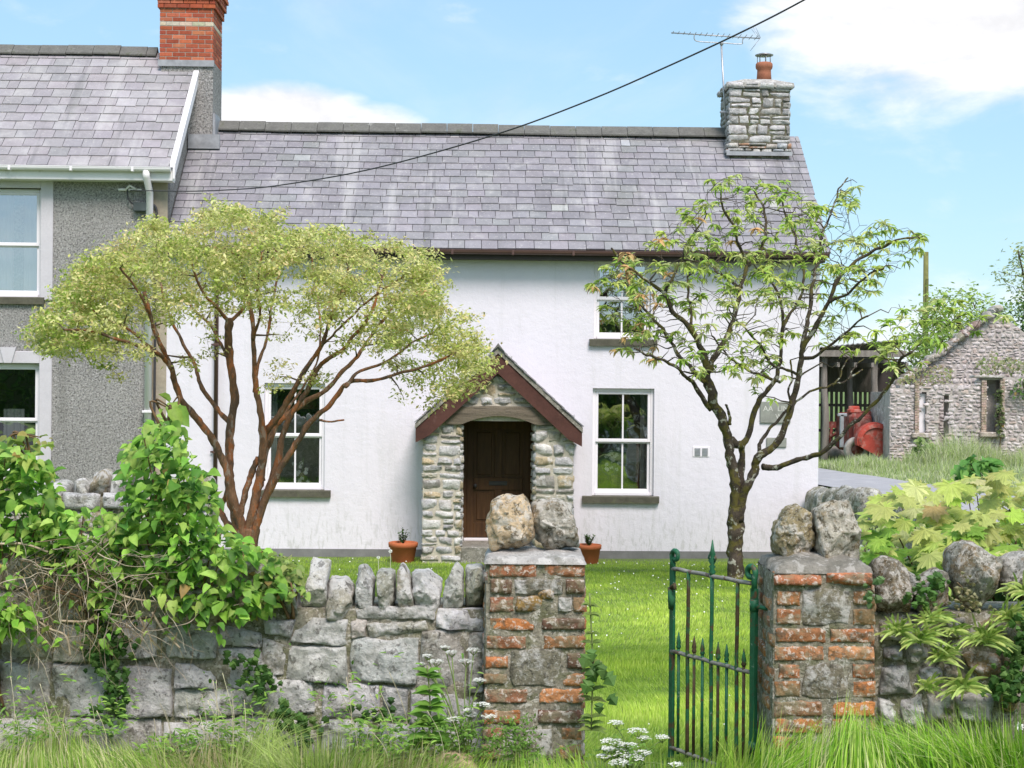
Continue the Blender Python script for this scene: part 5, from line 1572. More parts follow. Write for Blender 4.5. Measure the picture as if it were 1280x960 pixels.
for x, y in pts:
    # flattish umbrella crown: thin at the rim, deep in the middle
    e = max(0, 1 - ((x - cx) / 300) ** 2); dd = 1.7 * math.sqrt(e) + .25
    tt = rnd.uniform(-1, 1)
    # foliage gathers in the upper layer, sparse below
    low = (y - (270 + 150 * ((x - cx) / 290) ** 2)) / 150
    if rnd.random() < max(0, low) * .95 : continue
    q = P(x + rnd.gauss(0, 7), y + rnd.gauss(0, 5), Y1 + tt * dd)
    if noise.noise(Vector((q.x * 2.6, q.y * 1.6, q.z * 4.2))) + .35 * noise.noise(Vector((q.x * 7, q.y * 5, q.z * 9))) < -.11: continue
    att.append(q)
for (x, y) in ((520,474),(505,498),(540,498),(390,470),(398,478),(402,468),(262,440),(240,448),(232,458),(345,470),(340,486),(352,452),(590,480),(575,495),(255,400),(265,420),(70,430),(150,470),(345,268),(350,262),(130,455),(560,478),(570,488)):
    att.append(P(x, y, Y1 - .5 + rnd.uniform(-.5, .5)))
ends = T.twigs(att, rmax=.016, rmin=.0022, step=.14)
t1 = thing('paperbark_maple', 'spreading tree with orange peeling bark and fine yellow green leaves left of the porch', 'tree', TP(310, 748))
mk('trunk', T.w, M_bark, t1); mk('twigs', T.t, M_twig, t1)
def tiny_leaves(ends, per, spread, size, cols, seed, parent, name, mat, droop=.4, flat=.45):
    r = np.random.default_rng(seed); C0 = np.array([tuple(e[0]) for e in ends]); n = len(C0) * per
    ci = np.repeat(np.arange(len(C0)), per)
    Q = C0[ci] + r.normal(0, 1, (n, 3)) * np.array([spread, spread, spread * flat])
    a = r.uniform(0, 2 * pi, n); el_2 = r.normal(-droop, .45, n)
    D = np.stack([np.cos(a) * np.cos(el_2), np.sin(a) * np.cos(el_2), np.sin(el_2)], 1)
    up = np.stack([r.normal(0, .5, n), r.normal(-.15, .5, n), np.ones(n)], 1)
    S = np.cross(D, up); S /= np.linalg.norm(S, axis=1, keepdims=True)
    L_ = size * r.uniform(.6, 1.25, n)[:, None]
    V = np.stack([Q, Q + D * L_ * .5 + S * L_ * .24, Q + D * L_, Q + D * L_ * .5 - S * L_ * .24], 1).reshape(-1, 3)
    Fq = np.arange(n * 4).reshape(n, 4)
    cc = np.array(cols); cl = cc[r.integers(0, len(cc), len(C0))][ci]; c2 = cc[r.integers(0, len(cc), n)]
    Cf = (cl * .6 + c2 * .4) * r.uniform(.75, 1.25, (n, 1))
    return mk_np(name, V, [Fq], [Cf], mat, parent, smooth=False)
GR1 = [(.62, .64, .22), (.46, .55, .12), (.76, .74, .38), (.38, .50, .09), (.66, .66, .26), (.74, .60, .30)]
lv = []
for k, e in enumerate(ends):
    lv.append((e[0],))
    if e[2] is not None and len(e[2]) > 2: lv.append((e[2][-2].lerp(e[2][-1], .5),))
tiny_leaves(lv, 30, .066, .052, GR1, 1, t1, 'crown', M_leaf_soft)
# the greener left side and a few orange shoots
left = [e for e in lv if e[0].x < P(150, 400, Y1).x]; tiny_leaves(left, 9, .08, .055, [(.30, .46, .07), (.38, .50, .10)], 2, t1, 'green_shoots', M_leaf_soft)
mid = random.Random(4).sample(lv, 110); tiny_leaves([e for e in mid], 10, .05, .045, [(.62, .38, .18), (.58, .42, .2)], 3, t1, 'orange_shoots', M_leaf_soft)

# ------------------------------------------------------------------ right tree
Y2 = 20.0; S2 = Y2 / F
T = Tree(8)
def L2(px, d0, d1, r0, r1):
    m = len(px); T.limb([P(x, y, Y2 + d0 + (d1 - d0) * (i / (m - 1))) for i, (x, y) in enumerate(px)], r0 * S2 * .86, r1 * S2 * .9, jit=.03)
L2([(917,724),(918,700),(918,672),(919,650),(921,630)], 0, 0, 13, 10.5)
L2([(919,650),(919,620),(917,596),(912,570),(911,550),(902,524),(891,498),(884,470),(885,462)], 0, -.3, 7.5, 6.5)
L2([(885,465),(874,434),(860,408),(840,388),(831,368),(817,357),(799,344),(777,327),(764,310)], -.3, -.9, 5.5, 1.3)
L2([(831,370),(838,350),(850,330),(862,300),(880,275)], -.6, -.2, 2.8, 1.2)
L2([(885,465),(890,452),(909,420),(921,387),(927,354),(937,330),(950,314),(957,290),(955,262),(945,240)], -.3, .5, 5.5, 1.3)
L2([(937,332),(925,310),(918,285),(905,262),(900,235)], .2, -.3, 3, 1.1)
L2([(927,360),(912,350),(893,335),(884,318)], .1, .8, 2.6, 1.2)
L2([(921,640),(925,612),(926,585),(928,558),(935,542),(944,514),(951,498),(967,477),(974,462),(977,440),(978,415),(979,388),(972,365),(958,345),(945,335)], 0, .3, 7, 1.3)
L2([(928,556),(919,556),(912,548)], 0, -.1, 6, 6)
L2([(978,415),(985,395),(1000,372),(1004,345),(1000,315),(990,285),(978,255),(985,235)], .3, 1.0, 3, 1.2)
L2([(922,650),(928,622),(940,597),(948,572),(967,560),(981,533),(992,498),(1000,465),(1003,436),(1018,412),(1036,378),(1050,344),(1076,325),(1095,312),(1120,300),(1142,297)], 0, -.8, 8.5, 1.3)
L2([(1003,436),(1008,405),(1014,375),(1018,345),(1025,315),(1028,290),(1040,262),(1048,240),(1060,222)], -.3, .4, 4, 1.0)
L2([(1036,378),(1060,365),(1085,345),(1105,335)], -.6, -1.2, 2.5, 1.1)
L2([(1000,450),(1020,445),(1045,425),(1066,408),(1085,395)], -.3, -1.0, 3, 1.2)
L2([(954,583),(975,583),(997,575),(1019,568),(1035,561),(1057,537),(1083,514),(1106,488),(1121,466),(1125,450),(1140,440)], -.1, -1.6, 4.5, 1.8)
L2([(945,578),(951,552),(956,546),(970,528),(986,511),(1013,490),(1040,482),(1060,474),(1078,462)], -.1, .9, 3.2, 1.2)
L2([(1040,482),(1050,470),(1055,456),(1068,445)], .6, .9, 1.6, .9); L2([(1060,474),(1066,462),(1080,448)], .7, 1.0, 1.3, .8)
L2([(889,512),(870,484),(862,474),(856,468),(842,458),(828,450),(808,443),(793,436)], -.2, -1.3, 4, 1.3)
L2([(882,478),(862,458),(845,438),(828,412),(806,386),(793,366),(778,352)], -.3, .5, 4, 1.2)
L2([(864,416),(862,380),(860,345),(866,318)], -.3, .6, 2.6, 1.2)
L2([(912,530),(910,515),(907,506)], -.2, -.3, 3, 1.5); L2([(975,478),(950,468),(925,458),(905,440),(890,420)], .2, .9, 2.6, 1.1)
L2([(1000,470),(985,462),(965,455),(950,430),(925,405),(915,395)], 0, -.8, 2.6, 1.1)
L2([(990,505),(987,490),(990,470),(988,450)], 0, .3, 2, 1.2)
cr2 = [(738,355),(758,325),(800,312),(835,280),(850,262),(888,248),(880,225),(915,215),(950,222),(985,228),(1012,255),(1040,262),(1050,235),(1072,214),(1070,255),(1060,285),(1100,275),(1160,296),(1140,325),(1110,352),(1092,372),(1060,405),(1085,430),(1040,470),(1030,440),(1000,410),(960,470),(945,500),(930,470),(890,470),(840,470),(800,445),(775,440),(765,400),(750,380)]
rnd = random.Random(19)
att = []
for x, y in sample_poly(cr2, 640, rnd):
    e = max(0, 1 - ((x - 950) / 215) ** 2); dd = 1.5 * math.sqrt(e) + .2
    if 820 < x < 1050 and y > 380 and rnd.random() < .55: continue
    att.append(P(x, y, Y2 + rnd.uniform(-1, 1) * dd))
ext = [(1085,380),(1140,368),(1200,372),(1245,380),(1262,395),(1240,420),(1180,432),(1160,462),(1120,470),(1098,450)]
for x, y in sample_poly(ext, 60, rnd): att.append(P(x, y, Y2 - 1.3 + rnd.uniform(-.5, .5)))
for x, y in ((778,436),(770,438),(800,405),(865,440),(855,430),(930,446),(925,440),(940,452),(1068,300),(1150,300),(980,470),(965,500),(975,505)): att.append(P(x, y, Y2 - .6))
ends = T.twigs(att, rmax=.016, rmin=.0038, step=.15, arch=.2, wig=.12)
bare = [P(x, y, Y2 + rnd.uniform(-1.2, 1.2)) for x, y in sample_poly(cr2, 620, rnd)]
T.twigs(bare, rmax=.013, rmin=.0040, step=.13, arch=.25, wig=.14)
t2 = thing('mossy_tree', 'mossy forked tree with sparse bright green leaves in front of the white wall', 'tree', P(918, 722, Y2))
mk('trunk', T.w, M_mossbark, t2)
T.t.c = [(.085, .07, .05)] * len(T.t.c); mk('twigs', T.t, M_twig, t2)
def spray_leaves(ends, seed, parent, name, n_leaf, size, cols, skip=.2, mat=None, wd=.34, dr=.6, ocol=None, oreg=None):
    rnd = random.Random(seed); g = G()
    for (t, d, pts) in ends:
        if rnd.random() < skip: continue
        d = d.normalized() if d.length > 0 else Vector((0, 0, 1)); base = rnd.choice(cols)
        if ocol and oreg(t) and rnd.random() < .22: base = ocol
        places = [t] + ([pts[-1].lerp(pts[-2], rnd.uniform(.2, .7))] if pts is not None and rnd.random() < .8 else [])
        for q in places:
            for k in range(rnd.randint(max(2, n_leaf - 2), n_leaf + 1)):
                a = rnd.uniform(0, 2 * pi); o = Vector((cos(a), sin(a) * .9, rnd.uniform(-.75, .25)))
                dd = (o + d * .5).normalized(); L_ = size * rnd.uniform(.6, 1.2)
                vs = leafverts(q + dd * .012, dd, Vector((rnd.uniform(-.5, .5), rnd.uniform(-.8, .1), 1)), L_, L_ * wd, .3, dr)
                g.add(vs, LF, vary(base, .2, .08), True)
    return mk(name, g, mat or M_leaf, parent)
GR2 = [(.44, .56, .11), (.50, .60, .16), (.34, .50, .09), (.56, .62, .25)]
spray_leaves(ends, 5, t2, 'crown', 6, .118, GR2, skip=.16, ocol=(.62, .42, .18), oreg=lambda t: (t.x < P(830, 400, Y2).x) or t.z > 3.6 and t.x < 3.2 and random.random() < .12)

# ------------------------------------------------------------------ leafy climbers on the left wall
def climber(name, label, poly, Y0, Y1_, n, size, cols, root, seed, nst=14, cat='shrub', top_up=True):
    rnd = random.Random(seed); pts = sample_poly(poly, n, rnd)
    t = thing(name, label, cat, root)
    g = G((.16, .10, .05)); gl = G()
    xc = sum(p[0] for p in poly) / len(poly); yb = max(p[1] for p in poly); ytop = min(p[1] for p in poly); xw = (max(p[0] for p in poly) - min(p[0] for p in poly)) / 2
    W3 = [P(x, y, rnd.uniform(Y0, Y1_)) for x, y in pts]
    for k in range(nst):
        q = W3[k]; a = Vector(root) + Vector((rnd.uniform(-.08, .08) * xw / 40, rnd.uniform(-.05, .1), .1))
        tube(g, dens([a, a.lerp(q, .4) + Vector((rnd.uniform(-.1, .1), 0, .12)), q], 5), [.009 - .006 * i / 10 for i in range(11)], 5)
    mk('stems', g, M_twig, t)
    for i, q in enumerate(W3):
        x, y = pts[i]
        out = Vector(((x - xc) / max(xw, 1) * .7 + rnd.gauss(0, .5), -rnd.uniform(.1, 1.0), rnd.uniform(-.9, .35)))
        d = out.normalized(); L_ = size * (rnd.uniform(.35, .8) if rnd.random() < .45 else rnd.uniform(.75, 1.3))
        nrm = Vector((rnd.gauss(0, .35), -rnd.uniform(.1, .9), 1)); c = rnd.choice(cols)
        if y < ytop + (yb - ytop) * .25 and rnd.random() < .4: c = cols[-1]
        gl.add(leafverts(q, d, nrm, L_, L_ * rnd.uniform(.62, .85), rnd.uniform(.05, .4), rnd.uniform(.1, .9)), LF, vary(c, .28, .08) if rnd.random() > .008 else vary((.45, .32, .10), .2), True)
    mk('leaves', gl, M_leaf, t)
    return t
GR3 = [(.22, .43, .055), (.16, .35, .045), (.30, .52, .08), (.10, .24, .035), (.36, .52, .11)]
climber('climbing_shrub', 'tall bright green heart leaved shrub growing over the wall in front of the grey house', [(158,560),(168,545),(185,530),(205,520),(222,532),(240,570),(262,588),(272,620),(265,650),(300,672),(330,688),(345,705),(356,735),(342,762),(310,778),(275,768),(235,775),(205,745),(180,720),(160,690),(152,650),(155,600)], 7.15, 7.75, 1900, .062, GR3, (P(240, 800, 7.5).x, 7.5, 0), 31, 20)
climber('climbing_shrub', 'leafy shrub at the left edge of the photo below the grey house window', [(-30,548),(10,552),(30,565),(55,568),(70,595),(74,640),(62,672),(30,690),(-30,694)], 7.25, 7.8, 800, .064, GR3, (P(0, 800, 7.6).x, 7.6, 0), 32, 12)
climber('climbing_shrub', 'trailing green shrub hanging over the wall between the two taller shrubs', [(40,650),(60,640),(95,632),(120,640),(160,640),(175,700),(160,720),(148,735),(128,780),(112,765),(100,720),(60,712),(36,700)], 7.2, 7.6, 520, .064, GR3, (P(110, 800, 7.5).x, 7.5, 0), 33, 12)
climber('wall_weeds', 'scattered small green leaves sprouting through the dry creeper stems', [(-10,690),(60,680),(130,700),(200,745),(290,780),(280,800),(200,800),(120,815),(40,810),(-10,800)], 7.14, 7.3, 150, .042, GR3, (P(100, 800, 7.35).x, 7.36, .25), 39, 2, 'weed')
climber('climbing_shrub', 'small clump of round green leaves at the lower left edge of the wall', [(-20,745),(15,750),(34,762),(30,782),(12,792),(-20,792)], 7.1, 7.3, 110, .06, GR3[:3], (P(-10, 830, 7.35).x, 7.36, .0), 34, 6)
climber('climbing_shrub', 'pale yellow green leafed plant behind the upright stones at the end of the shrub', [(335,690),(360,695),(378,712),(380,730),(352,735),(338,760),(344,770),(325,775),(322,740)], 7.3, 7.7, 210, .05, [(.28, .36, .10), (.34, .40, .14), (.22, .32, .07)], (P(350, 800, 7.6).x, 7.7, 0), 35, 8)
climber('leafy_seedling', 'small pale leafy sprig growing between the upright stones', [(352,730),(372,728),(385,738),(380,752),(360,750)], 7.25, 7.35, 26, .045, [(.25, .38, .08)], (P(368, 770, 7.4).x, 7.38, .45), 36, 4, 'plant')
climber('sapling_shoot', 'thin shoot with a few pointed leaves rising above the tall shrub', [(196,505),(222,500),(226,515),(214,530),(196,528)], 7.4, 7.5, 8, .10, [(.24, .38, .06)], (P(210, 560, 7.45).x, 7.45, P(210, 570, 7.45).z), 37, 4, 'plant')
climber('sapling_shoot', 'thin leafy shoots rising in front of the lower grey house window', [(8,545),(28,535),(64,548),(70,566),(40,560),(10,566)], 7.4, 7.6, 20, .06, [(.36, .36, .10), (.25, .36, .07)], (P(35, 600, 7.5).x, 7.5, P(35, 620, 7.5).z), 38, 5, 'plant')
# dead trailing stems
t = thing('dead_creeper', 'tangle of pale dry creeper stems over the left part of the stone wall', 'creeper', (P(130, 790, YL).x, YL - .1, .3))
g = G((.42, .36, .27)); rnd = random.Random(77)
def strand(x, y, ln, ang, r, Yc):
    pts = []; n = 9; c = rnd.uniform(-.25, .25)
    for i in range(n):
        pts.append(P(x, y, Yc - .03 + rnd.uniform(-.02, .03)))
        x += cos(ang) * ln / n; y += sin(ang) * ln / n; ang += c + rnd.gauss(0, .22)
        ang += .05 * (1.35 - ang)
    tube(g, dens(pts, 3), [r * (1 - .7 * k / (3 * (n - 1))) for k in range(3 * (n - 1) + 1)], 5, vary((.44, .37, .28) if rnd.random() < .7 else (.2, .15, .1), .3), cap=False)
for k in range(185):
    x = rnd.uniform(-15, 300) if rnd.random() < .75 else rnd.uniform(-15, 130); y = rnd.uniform(672, 780)
    if x > 180 and y < 735: continue
    strand(x, y, rnd.uniform(40, 130), rnd.uniform(-.9, 2.6), rnd.uniform(.0012, .0036), rnd.uniform(7.16, 7.36))
for q in ([(118,722),(140,738),(165,748),(195,752),(215,750)], [(60,690),(30,680),(0,680)], [(32,765),(60,785),(82,795),(88,820)], [(75,776),(105,777),(120,772)], [(190,765),(205,790),(225,810)]):
    tube(g, dens([P(x, y, 7.24) for x, y in q], 5), .006, 6, (.46, .38, .27))
mk('stems', g, M_twig, t)
g = G(); 
for k in range(420):       # dry grass caught in the stems
    x = rnd.gauss(80, 75); y = rnd.uniform(690, 805)
    if x < -10 or x > 300: continue
    q = P(x, y, rnd.uniform(7.2, 7.36)); d = Vector((rnd.gauss(0, .5), rnd.uniform(-.3, .1), -rnd.uniform(.2, 1))).normalized(); L_ = rnd.uniform(.05, .14); s = d.cross(Vector((0, 1, 0))).normalized() * .0022
    g.add([q - s, q + s, q + d * L_ + Vector((0, 0, -.01))], [(0, 1, 2)], vary((.36, .29, .15), .3))
tag(mk('dry_grass', g, M_grass, t), kind='stuff')

# ivy patches
def ivy(label, pts, Y, n, size, seed, col=None):
    rnd = random.Random(seed); w = [P(x, y, Y) for x, y in pts]
    t = thing('ivy', label, 'ivy', tuple(w[0])); g = G((.12, .09, .05)); tube(g, dens(w, 4), .004, 5); mk('stem', g, M_twig, t)
    g = G(); line = dens(w, 12)
    for k in range(n):
        q = rnd.choice(line) + Vector((rnd.gauss(0, .035), -rnd.uniform(.005, .05), rnd.gauss(0, .035)))
        L_ = size * rnd.uniform(.6, 1.2); n_ = Vector((rnd.gauss(0, .4), -1, rnd.uniform(-.2, .6))).normalized(); d = Vector((rnd.gauss(0, .7), 0, -1)); d = (d - n_ * d.dot(n_)).normalized(); s = d.cross(n_)
        pr = [(0, 0), (.15, .48), (.38, .30), (.50, .50), (1, 0), (.50, -.50), (.38, -.30), (.15, -.48)]
        vs = [q + d * a * L_ + s * b * L_ + n_ * (-.12 * L_ * abs(b)) for a, b in pr] + [q + d * .4 * L_ + n_ * .02]
        g.add(vs, [(8, i, (i + 1) % 8) for i in range(8)], vary(col or rnd.choice([(.07, .16, .035), (.05, .12, .03), (.13, .24, .06)]), .25, .06), False)
    mk('leaves', g, M_leaf, t)
ivy('dark ivy patch in the middle of the left stone wall', [(300,822),(315,828),(330,840),(325,852),(340,850)], 7.33, 55, .042, 1)
ivy('long ivy trail hanging down the left stone wall', [(138,760),(132,790),(140,815),(138,840),(148,870),(142,890)], 7.32, 120, .042, 2)
ivy('short ivy sprig under the trailing shrub', [(110,812),(125,815),(150,800),(155,790)], 7.32, 45, .04, 3)
ivy('ivy patch low on the left wall beside the long grass', [(352,885),(362,895),(380,905),(378,925)], 7.3, 70, .045, 4)
ivy('tiny ivy sprig on the lower middle stones', [(470,890),(480,886),(484,895)], 7.32, 16, .04, 5)
ivy('dark glossy ivy on the right edge of the right wall', [(1245,860),(1255,845),(1268,830),(1275,800),(1283,780),(1270,855),(1285,840)], 6.9, 190, .04, 6)
ivy('ivy sprig on the small top stone of the right wall', [(1150,745),(1160,735),(1168,722),(1178,728)], 6.93, 40, .038, 7, (.12, .24, .06))
ivy('ivy leaves at the top corner of the right brick pillar', [(1082,738),(1088,736),(1093,742)], 6.78, 9, .04, 8, (.16, .27, .10))
ivy('flowering pink and pale trailing plant between the right wall top stones', [(1196,728),(1205,738),(1200,750),(1215,752),(1222,762)], 6.9, 60, .022, 9, (.36, .34, .18))

# ferns on the right wall
def fern(label, px, py, n, L0, seed, Y=6.93, col=(.54, .66, .20), w=.013):
    rnd = random.Random(seed); q0 = P(px, py, Y); t = thing('fern_tuft', label, 'fern', tuple(q0), 0, 'fern tufts on the right stone wall')
    g = G(); n = int(n * 1.15); L0 *= .80
    for k in range(n):
        a = rnd.uniform(-1.6, 1.6); L_ = L0 * rnd.uniform(.5, 1.1); o = Vector((sin(a), -rnd.uniform(.2, .9), cos(a) * 1.0)).normalized()
        q = q0 + Vector((rnd.gauss(0, .016), rnd.gauss(0, .008), rnd.gauss(0, .012))); vs = []; m = 5; c = vary(col if rnd.random() < .7 else (.28, .42, .09), .22, .06)
        v = o.copy(); s = v.cross(Vector((0, -1, .4))).normalized()
        for i in range(m + 1):
            ww = w * sin(pi * (i + .6) / (m + 1.3)); vs += [q - s * ww / 2, q + Vector((0, -.15 * ww, .1 * ww)), q + s * ww / 2]
            q = q + v * L_ / m; v = (v + Vector((0, -.04, -.17))).normalized()
        g.add(vs, [(i * 3 + j, i * 3 + j + 3, i * 3 + j + 4, i * 3 + j + 1) for i in range(m) for j in (0, 1)], c, True)
    mk('fronds', g, M_leaf, t)
for k, (x, y, n, l, lab) in enumerate([(1120,790,42,.15,'leaning light green fern tuft beside the right brick pillar'), (1150,800,60,.16,'dense fern tuft under the small top stone of the right wall'),
     (1165,775,46,.14,'upper fern tuft under the first top stones of the right wall'), (1178,822,46,.13,'drooping fern tuft in the middle of the right wall'),
     (1232,800,70,.20,'large spiky fern tuft below the big top stone of the right wall'), (1262,775,55,.18,'fern tuft hanging under the rightmost top stone'),
     (1205,860,36,.19,'broad bladed fern tuft in front of the orange stone'), (1160,860,34,.12,'small fern tuft low on the right wall among the grass'),
     (1195,790,26,.11,'thin fern tuft above the white stone of the right wall'), (1278,740,40,.16,'fern tuft spilling over the top at the right edge')]):
    fern(lab, x, y, n, l, 200 + k, w=.017 if k == 6 else .0115)

# maple shrub with large palmate leaves
def palmate(g, q, d, nrm, L, col, rnd):
    d = d.normalized(); s = d.cross(nrm).normalized(); n = s.cross(d).normalized(); vs = [q]; K = []
    lobes = [(-2.15, .50), (-1.45, .74), (-.72, .92), (0, 1.0), (.72, .92), (1.45, .74), (2.15, .50)]
    for i, (a, r) in enumerate(lobes):
        r *= rnd.uniform(.9, 1.08)
        for (da, k) in ((-.26, .70), (-.18, .80), (-.13, .76), (0, 1.0), (.13, .76), (.18, .80), (.26, .70)): K.append((a + da, r * k))
        if i < 6: K.append((a + .36, .60 * (r + lobes[i + 1][1]) / 2))
    for a, r in K:
        z = -.28 * r * r * L + .05 * L * cos(a * 4.4 * 2)
        vs.append(q + d * cos(a) * r * L + s * sin(a) * r * L + n * z)
    g.add(vs, [(0, i, i + 1) for i in range(1, len(vs) - 1)], col, False)
rnd = random.Random(55)
mp = thing('maple_shrub', 'maple shrub with large pale yellow green lobed leaves behind the right stone wall', 'shrub', (3.1, 9.3, -.3))
g = G((.12, .07, .05)); gl = G(); base = Vector((3.1, 9.4, -.3))
mpoly = [(1078,650),(1085,632),(1110,618),(1150,600),(1200,596),(1262,588),(1330,590),(1500,600),(1500,760),(1300,740),(1240,720),(1180,730),(1120,720),(1085,690)]
for (x, y) in sample_poly(mpoly, 560, rnd):
    Yl = rnd.uniform(8.5, 10.0) - (y - 650) / 110 * .5
    q = P(x, y, Yl)
    if rnd.random() < .12: tube(g, dens([base, base.lerp(q, .5) + Vector((0, 0, -.12)), q], 4), [.014 - .0014 * i for i in range(9)], 5)
    out = Vector((q.x - base.x, (q.y - base.y) * .6 - .55, 0)); out = out.normalized() if out.length > 0 else Vector((0, -1, 0))
    d = (out + Vector((rnd.gauss(0, .45), rnd.gauss(0, .3), -rnd.uniform(.15, .75)))).normalized()
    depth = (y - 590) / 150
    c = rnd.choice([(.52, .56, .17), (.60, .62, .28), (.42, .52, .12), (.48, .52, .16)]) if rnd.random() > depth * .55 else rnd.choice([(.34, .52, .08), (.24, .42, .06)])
    if rnd.random() < .008: c = (.50, .36, .16)
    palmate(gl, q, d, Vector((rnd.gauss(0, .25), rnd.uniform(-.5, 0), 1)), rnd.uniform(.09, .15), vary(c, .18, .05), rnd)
mk('branches', g, M_twig, mp); mk('leaves', gl, M_leaf, mp)
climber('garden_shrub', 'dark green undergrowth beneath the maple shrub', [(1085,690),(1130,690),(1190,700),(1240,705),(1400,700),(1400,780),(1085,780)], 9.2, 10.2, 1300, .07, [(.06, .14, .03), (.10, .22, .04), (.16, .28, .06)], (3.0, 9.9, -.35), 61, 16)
climber('flowering_shrub', 'small pale flowering bush between the maple shrub and the garden wall', [(1076,662),(1100,655),(1135,650),(1140,672),(1110,700),(1078,700)], 10.5, 11.2, 420, .035, [(.22, .32, .07), (.70, .74, .60), (.30, .38, .12)], (P(1100, 700, 10.8).x, 10.8, -.4), 62, 10)

# low garden wall running back to the lane
sw = thing('boundary_wall', 'low wall of upright mossy stones between the garden and the lane', 'stone wall', (P(1090, 640, 20).x, 20, -1.0))
g = G((.2, .2, .17)); vs = []
pA, pB = P(1018, 632, 25.5), P(1190, 662, 13.0)
n = 40
for i in range(n + 1):
    c = pA.lerp(pB, i / n); zt_ = c.z - .12
    vs += [(c.x - .22, c.y, -1.3), (c.x - .2, c.y - .05, zt_), (c.x + .2, c.y + .05, zt_), (c.x + .22, c.y, -1.3)]
g.add(vs, [(i * 4 + k, i * 4 + k + 1, i * 4 + 5 + k, i * 4 + 4 + k) for i in range(n) for k in range(3)], None, True); mk('core', g, M_mortar, sw)
rnd = random.Random(4); k = 0; s = 0.0; Ltot = (pB - pA).length; dirv = (pB - pA).normalized()
g = G()
rubble(g, (pB.x - .20, pB.y, 0), -dirv * 1.0, (-1, -.1, 0), rubble_rects(0, Ltot, -1.25, -.05, (.14, .24), (.2, .45), 4), .01, .05, BRN + LIME, 5, 5)
mk('face_stones', g, M_wallstone, sw)
while s < Ltot:
    w = rnd.uniform(.16, .36); c = pA + dirv * (s + w / 2); h = rnd.uniform(.16, .42); q = [Vector((c.x + a * .2 + b * .0, c.y, c.z - .1 + b)) for a, b in ((-1, 0), (-.95, h * .8), (-.3, h * 1.1), (.5, h), (.95, h * .6), (1, 0))]
    g = G(vary(rnd.choice([(.30, .28, .22), (.36, .35, .30), (.27, .26, .2)]), .1, .03)); rock(g, q, w * 1.1, seed=300 + k, p=.45, rough=.09, nth=26, nph=14)
    mk('coping_stone', g, M_wallstone, sw); s += w; k += 1
# fragment of wall in front of the grey house
bw = thing('boundary_wall', 'short low rubble wall in front of the grey house behind the shrubs', 'stone wall', (P(120, 640, 13).x, 13, -.6))
g = G((.2, .2, .17)); xa, xb = P(-150, 640, 13).x, P(262, 640, 13).x; box(g, xa, xb, 13.04, 13.4, -1.2, P(120, 622, 13).z); mk('core', g, M_mortar, bw)
g = G(); rubble(g, (0, 13, 0), (1, 0, 0), (0, -1, 0), rubble_rects(xa, xb, -.9, P(120, 616, 13).z, (.12, .22), (.18, .4), 5), .01, .05, BRN + LIME, 8, 7); mk('face_stones', g, M_wallstone, bw)
for k in range(16):
    c = Vector((xa + (xb - xa) * (k + .5) / 16, 13.2, P(120, 620, 13).z)); w = (xb - xa) / 34; h = rnd.uniform(.08, .2)
    g = G(vary(rnd.choice(BRN + LIME), .1, .03)); rock(g, [c + Vector((a * w, 0, b)) for a, b in ((-1, -.05), (-.9, h), (.2, h * 1.2), (.95, h * .8), (1, -.05))], .4, seed=400 + k, nth=24, nph=12, rough=.09); mk('coping_stone', g, M_wallstone, bw)

# cow parsley
def umbel(g, gl, c, r, rnd):
    r *= 1.6
    for k in range(int(30 + r * 600)):
        a = rnd.uniform(0, 2 * pi); rr = r * math.sqrt(rnd.random()); q = c + Vector((cos(a) * rr, sin(a) * rr, -rr * rr * 4 + rnd.uniform(-.004, .006)))
        for j in range(5):
            b = 2 * pi * j / 5 + rnd.random(); e = .0075
            g.add([q, q + Vector((cos(b) * e, sin(b) * e - .002, .003)), q + Vector((cos(b + .8) * e * 1.1, sin(b + .8) * e, .001))], [(0, 1, 2)], (.85, .86, .80))
    for k in range(8):
        a = 2 * pi * k / 8; tube(gl, [c + Vector((0, 0, -r * .9)), c + Vector((cos(a) * r * .7, sin(a) * r * .7, -.006))], .0012, 3, (.25, .36, .1), cap=False)
def parsley(label, heads, root, seed, leaves=60):
    rnd = random.Random(seed); t = thing('cow_parsley', label, 'wild flower', root); g = G((.85, .86, .8)); gl = G((.2, .32, .07)); rt = Vector(root)
    for (x, y, Y, r) in heads:
        c = P(x, y, Y); umbel(g, gl, c, r, rnd); m = rt.lerp(c, .5) + Vector((rnd.uniform(-.03, .03), 0, .05)); tube(gl, dens([rt, m, c + Vector((0, 0, -r * .9))], 5), .0028, 5, (.24, .34, .1))
    for k in range(leaves):
        q = rt + Vector((rnd.gauss(0, .07), rnd.gauss(0, .05), rnd.uniform(.02, .22))); d = Vector((rnd.gauss(0, 1), -rnd.random(), rnd.uniform(-.2, .6))).normalized()
        for j in range(7):
            p = q + d * .014 * j; e = Vector((rnd.gauss(0, 1), -.3, rnd.gauss(0, 1))).normalized(); ll = .022
            gl.add(leafverts(p, (d + e).normalized(), Vector((0, -.5, 1)), ll, ll * .45, .2, .3), LF, vary((.16, .30, .05), .25), False)
    mk('flowers', g, M_petal, t); mk('stems_and_leaves', gl, M_leaf, t)
parsley('cow parsley in white flower in the gateway', [(770,903,6.75,.02),(765,925,6.7,.03),(775,938,6.7,.035),(790,945,6.65,.035),(785,930,6.7,.03),(797,912,6.8,.028),(805,922,6.8,.02),(828,921,6.8,.02),(756,945,6.65,.02),(803,940,6.7,.026),(775,952,6.6,.03),(760,935,6.65,.02),(845,955,6.6,.018)], (P(785, 960, 6.75).x, 6.75, -.08), 1, 40)
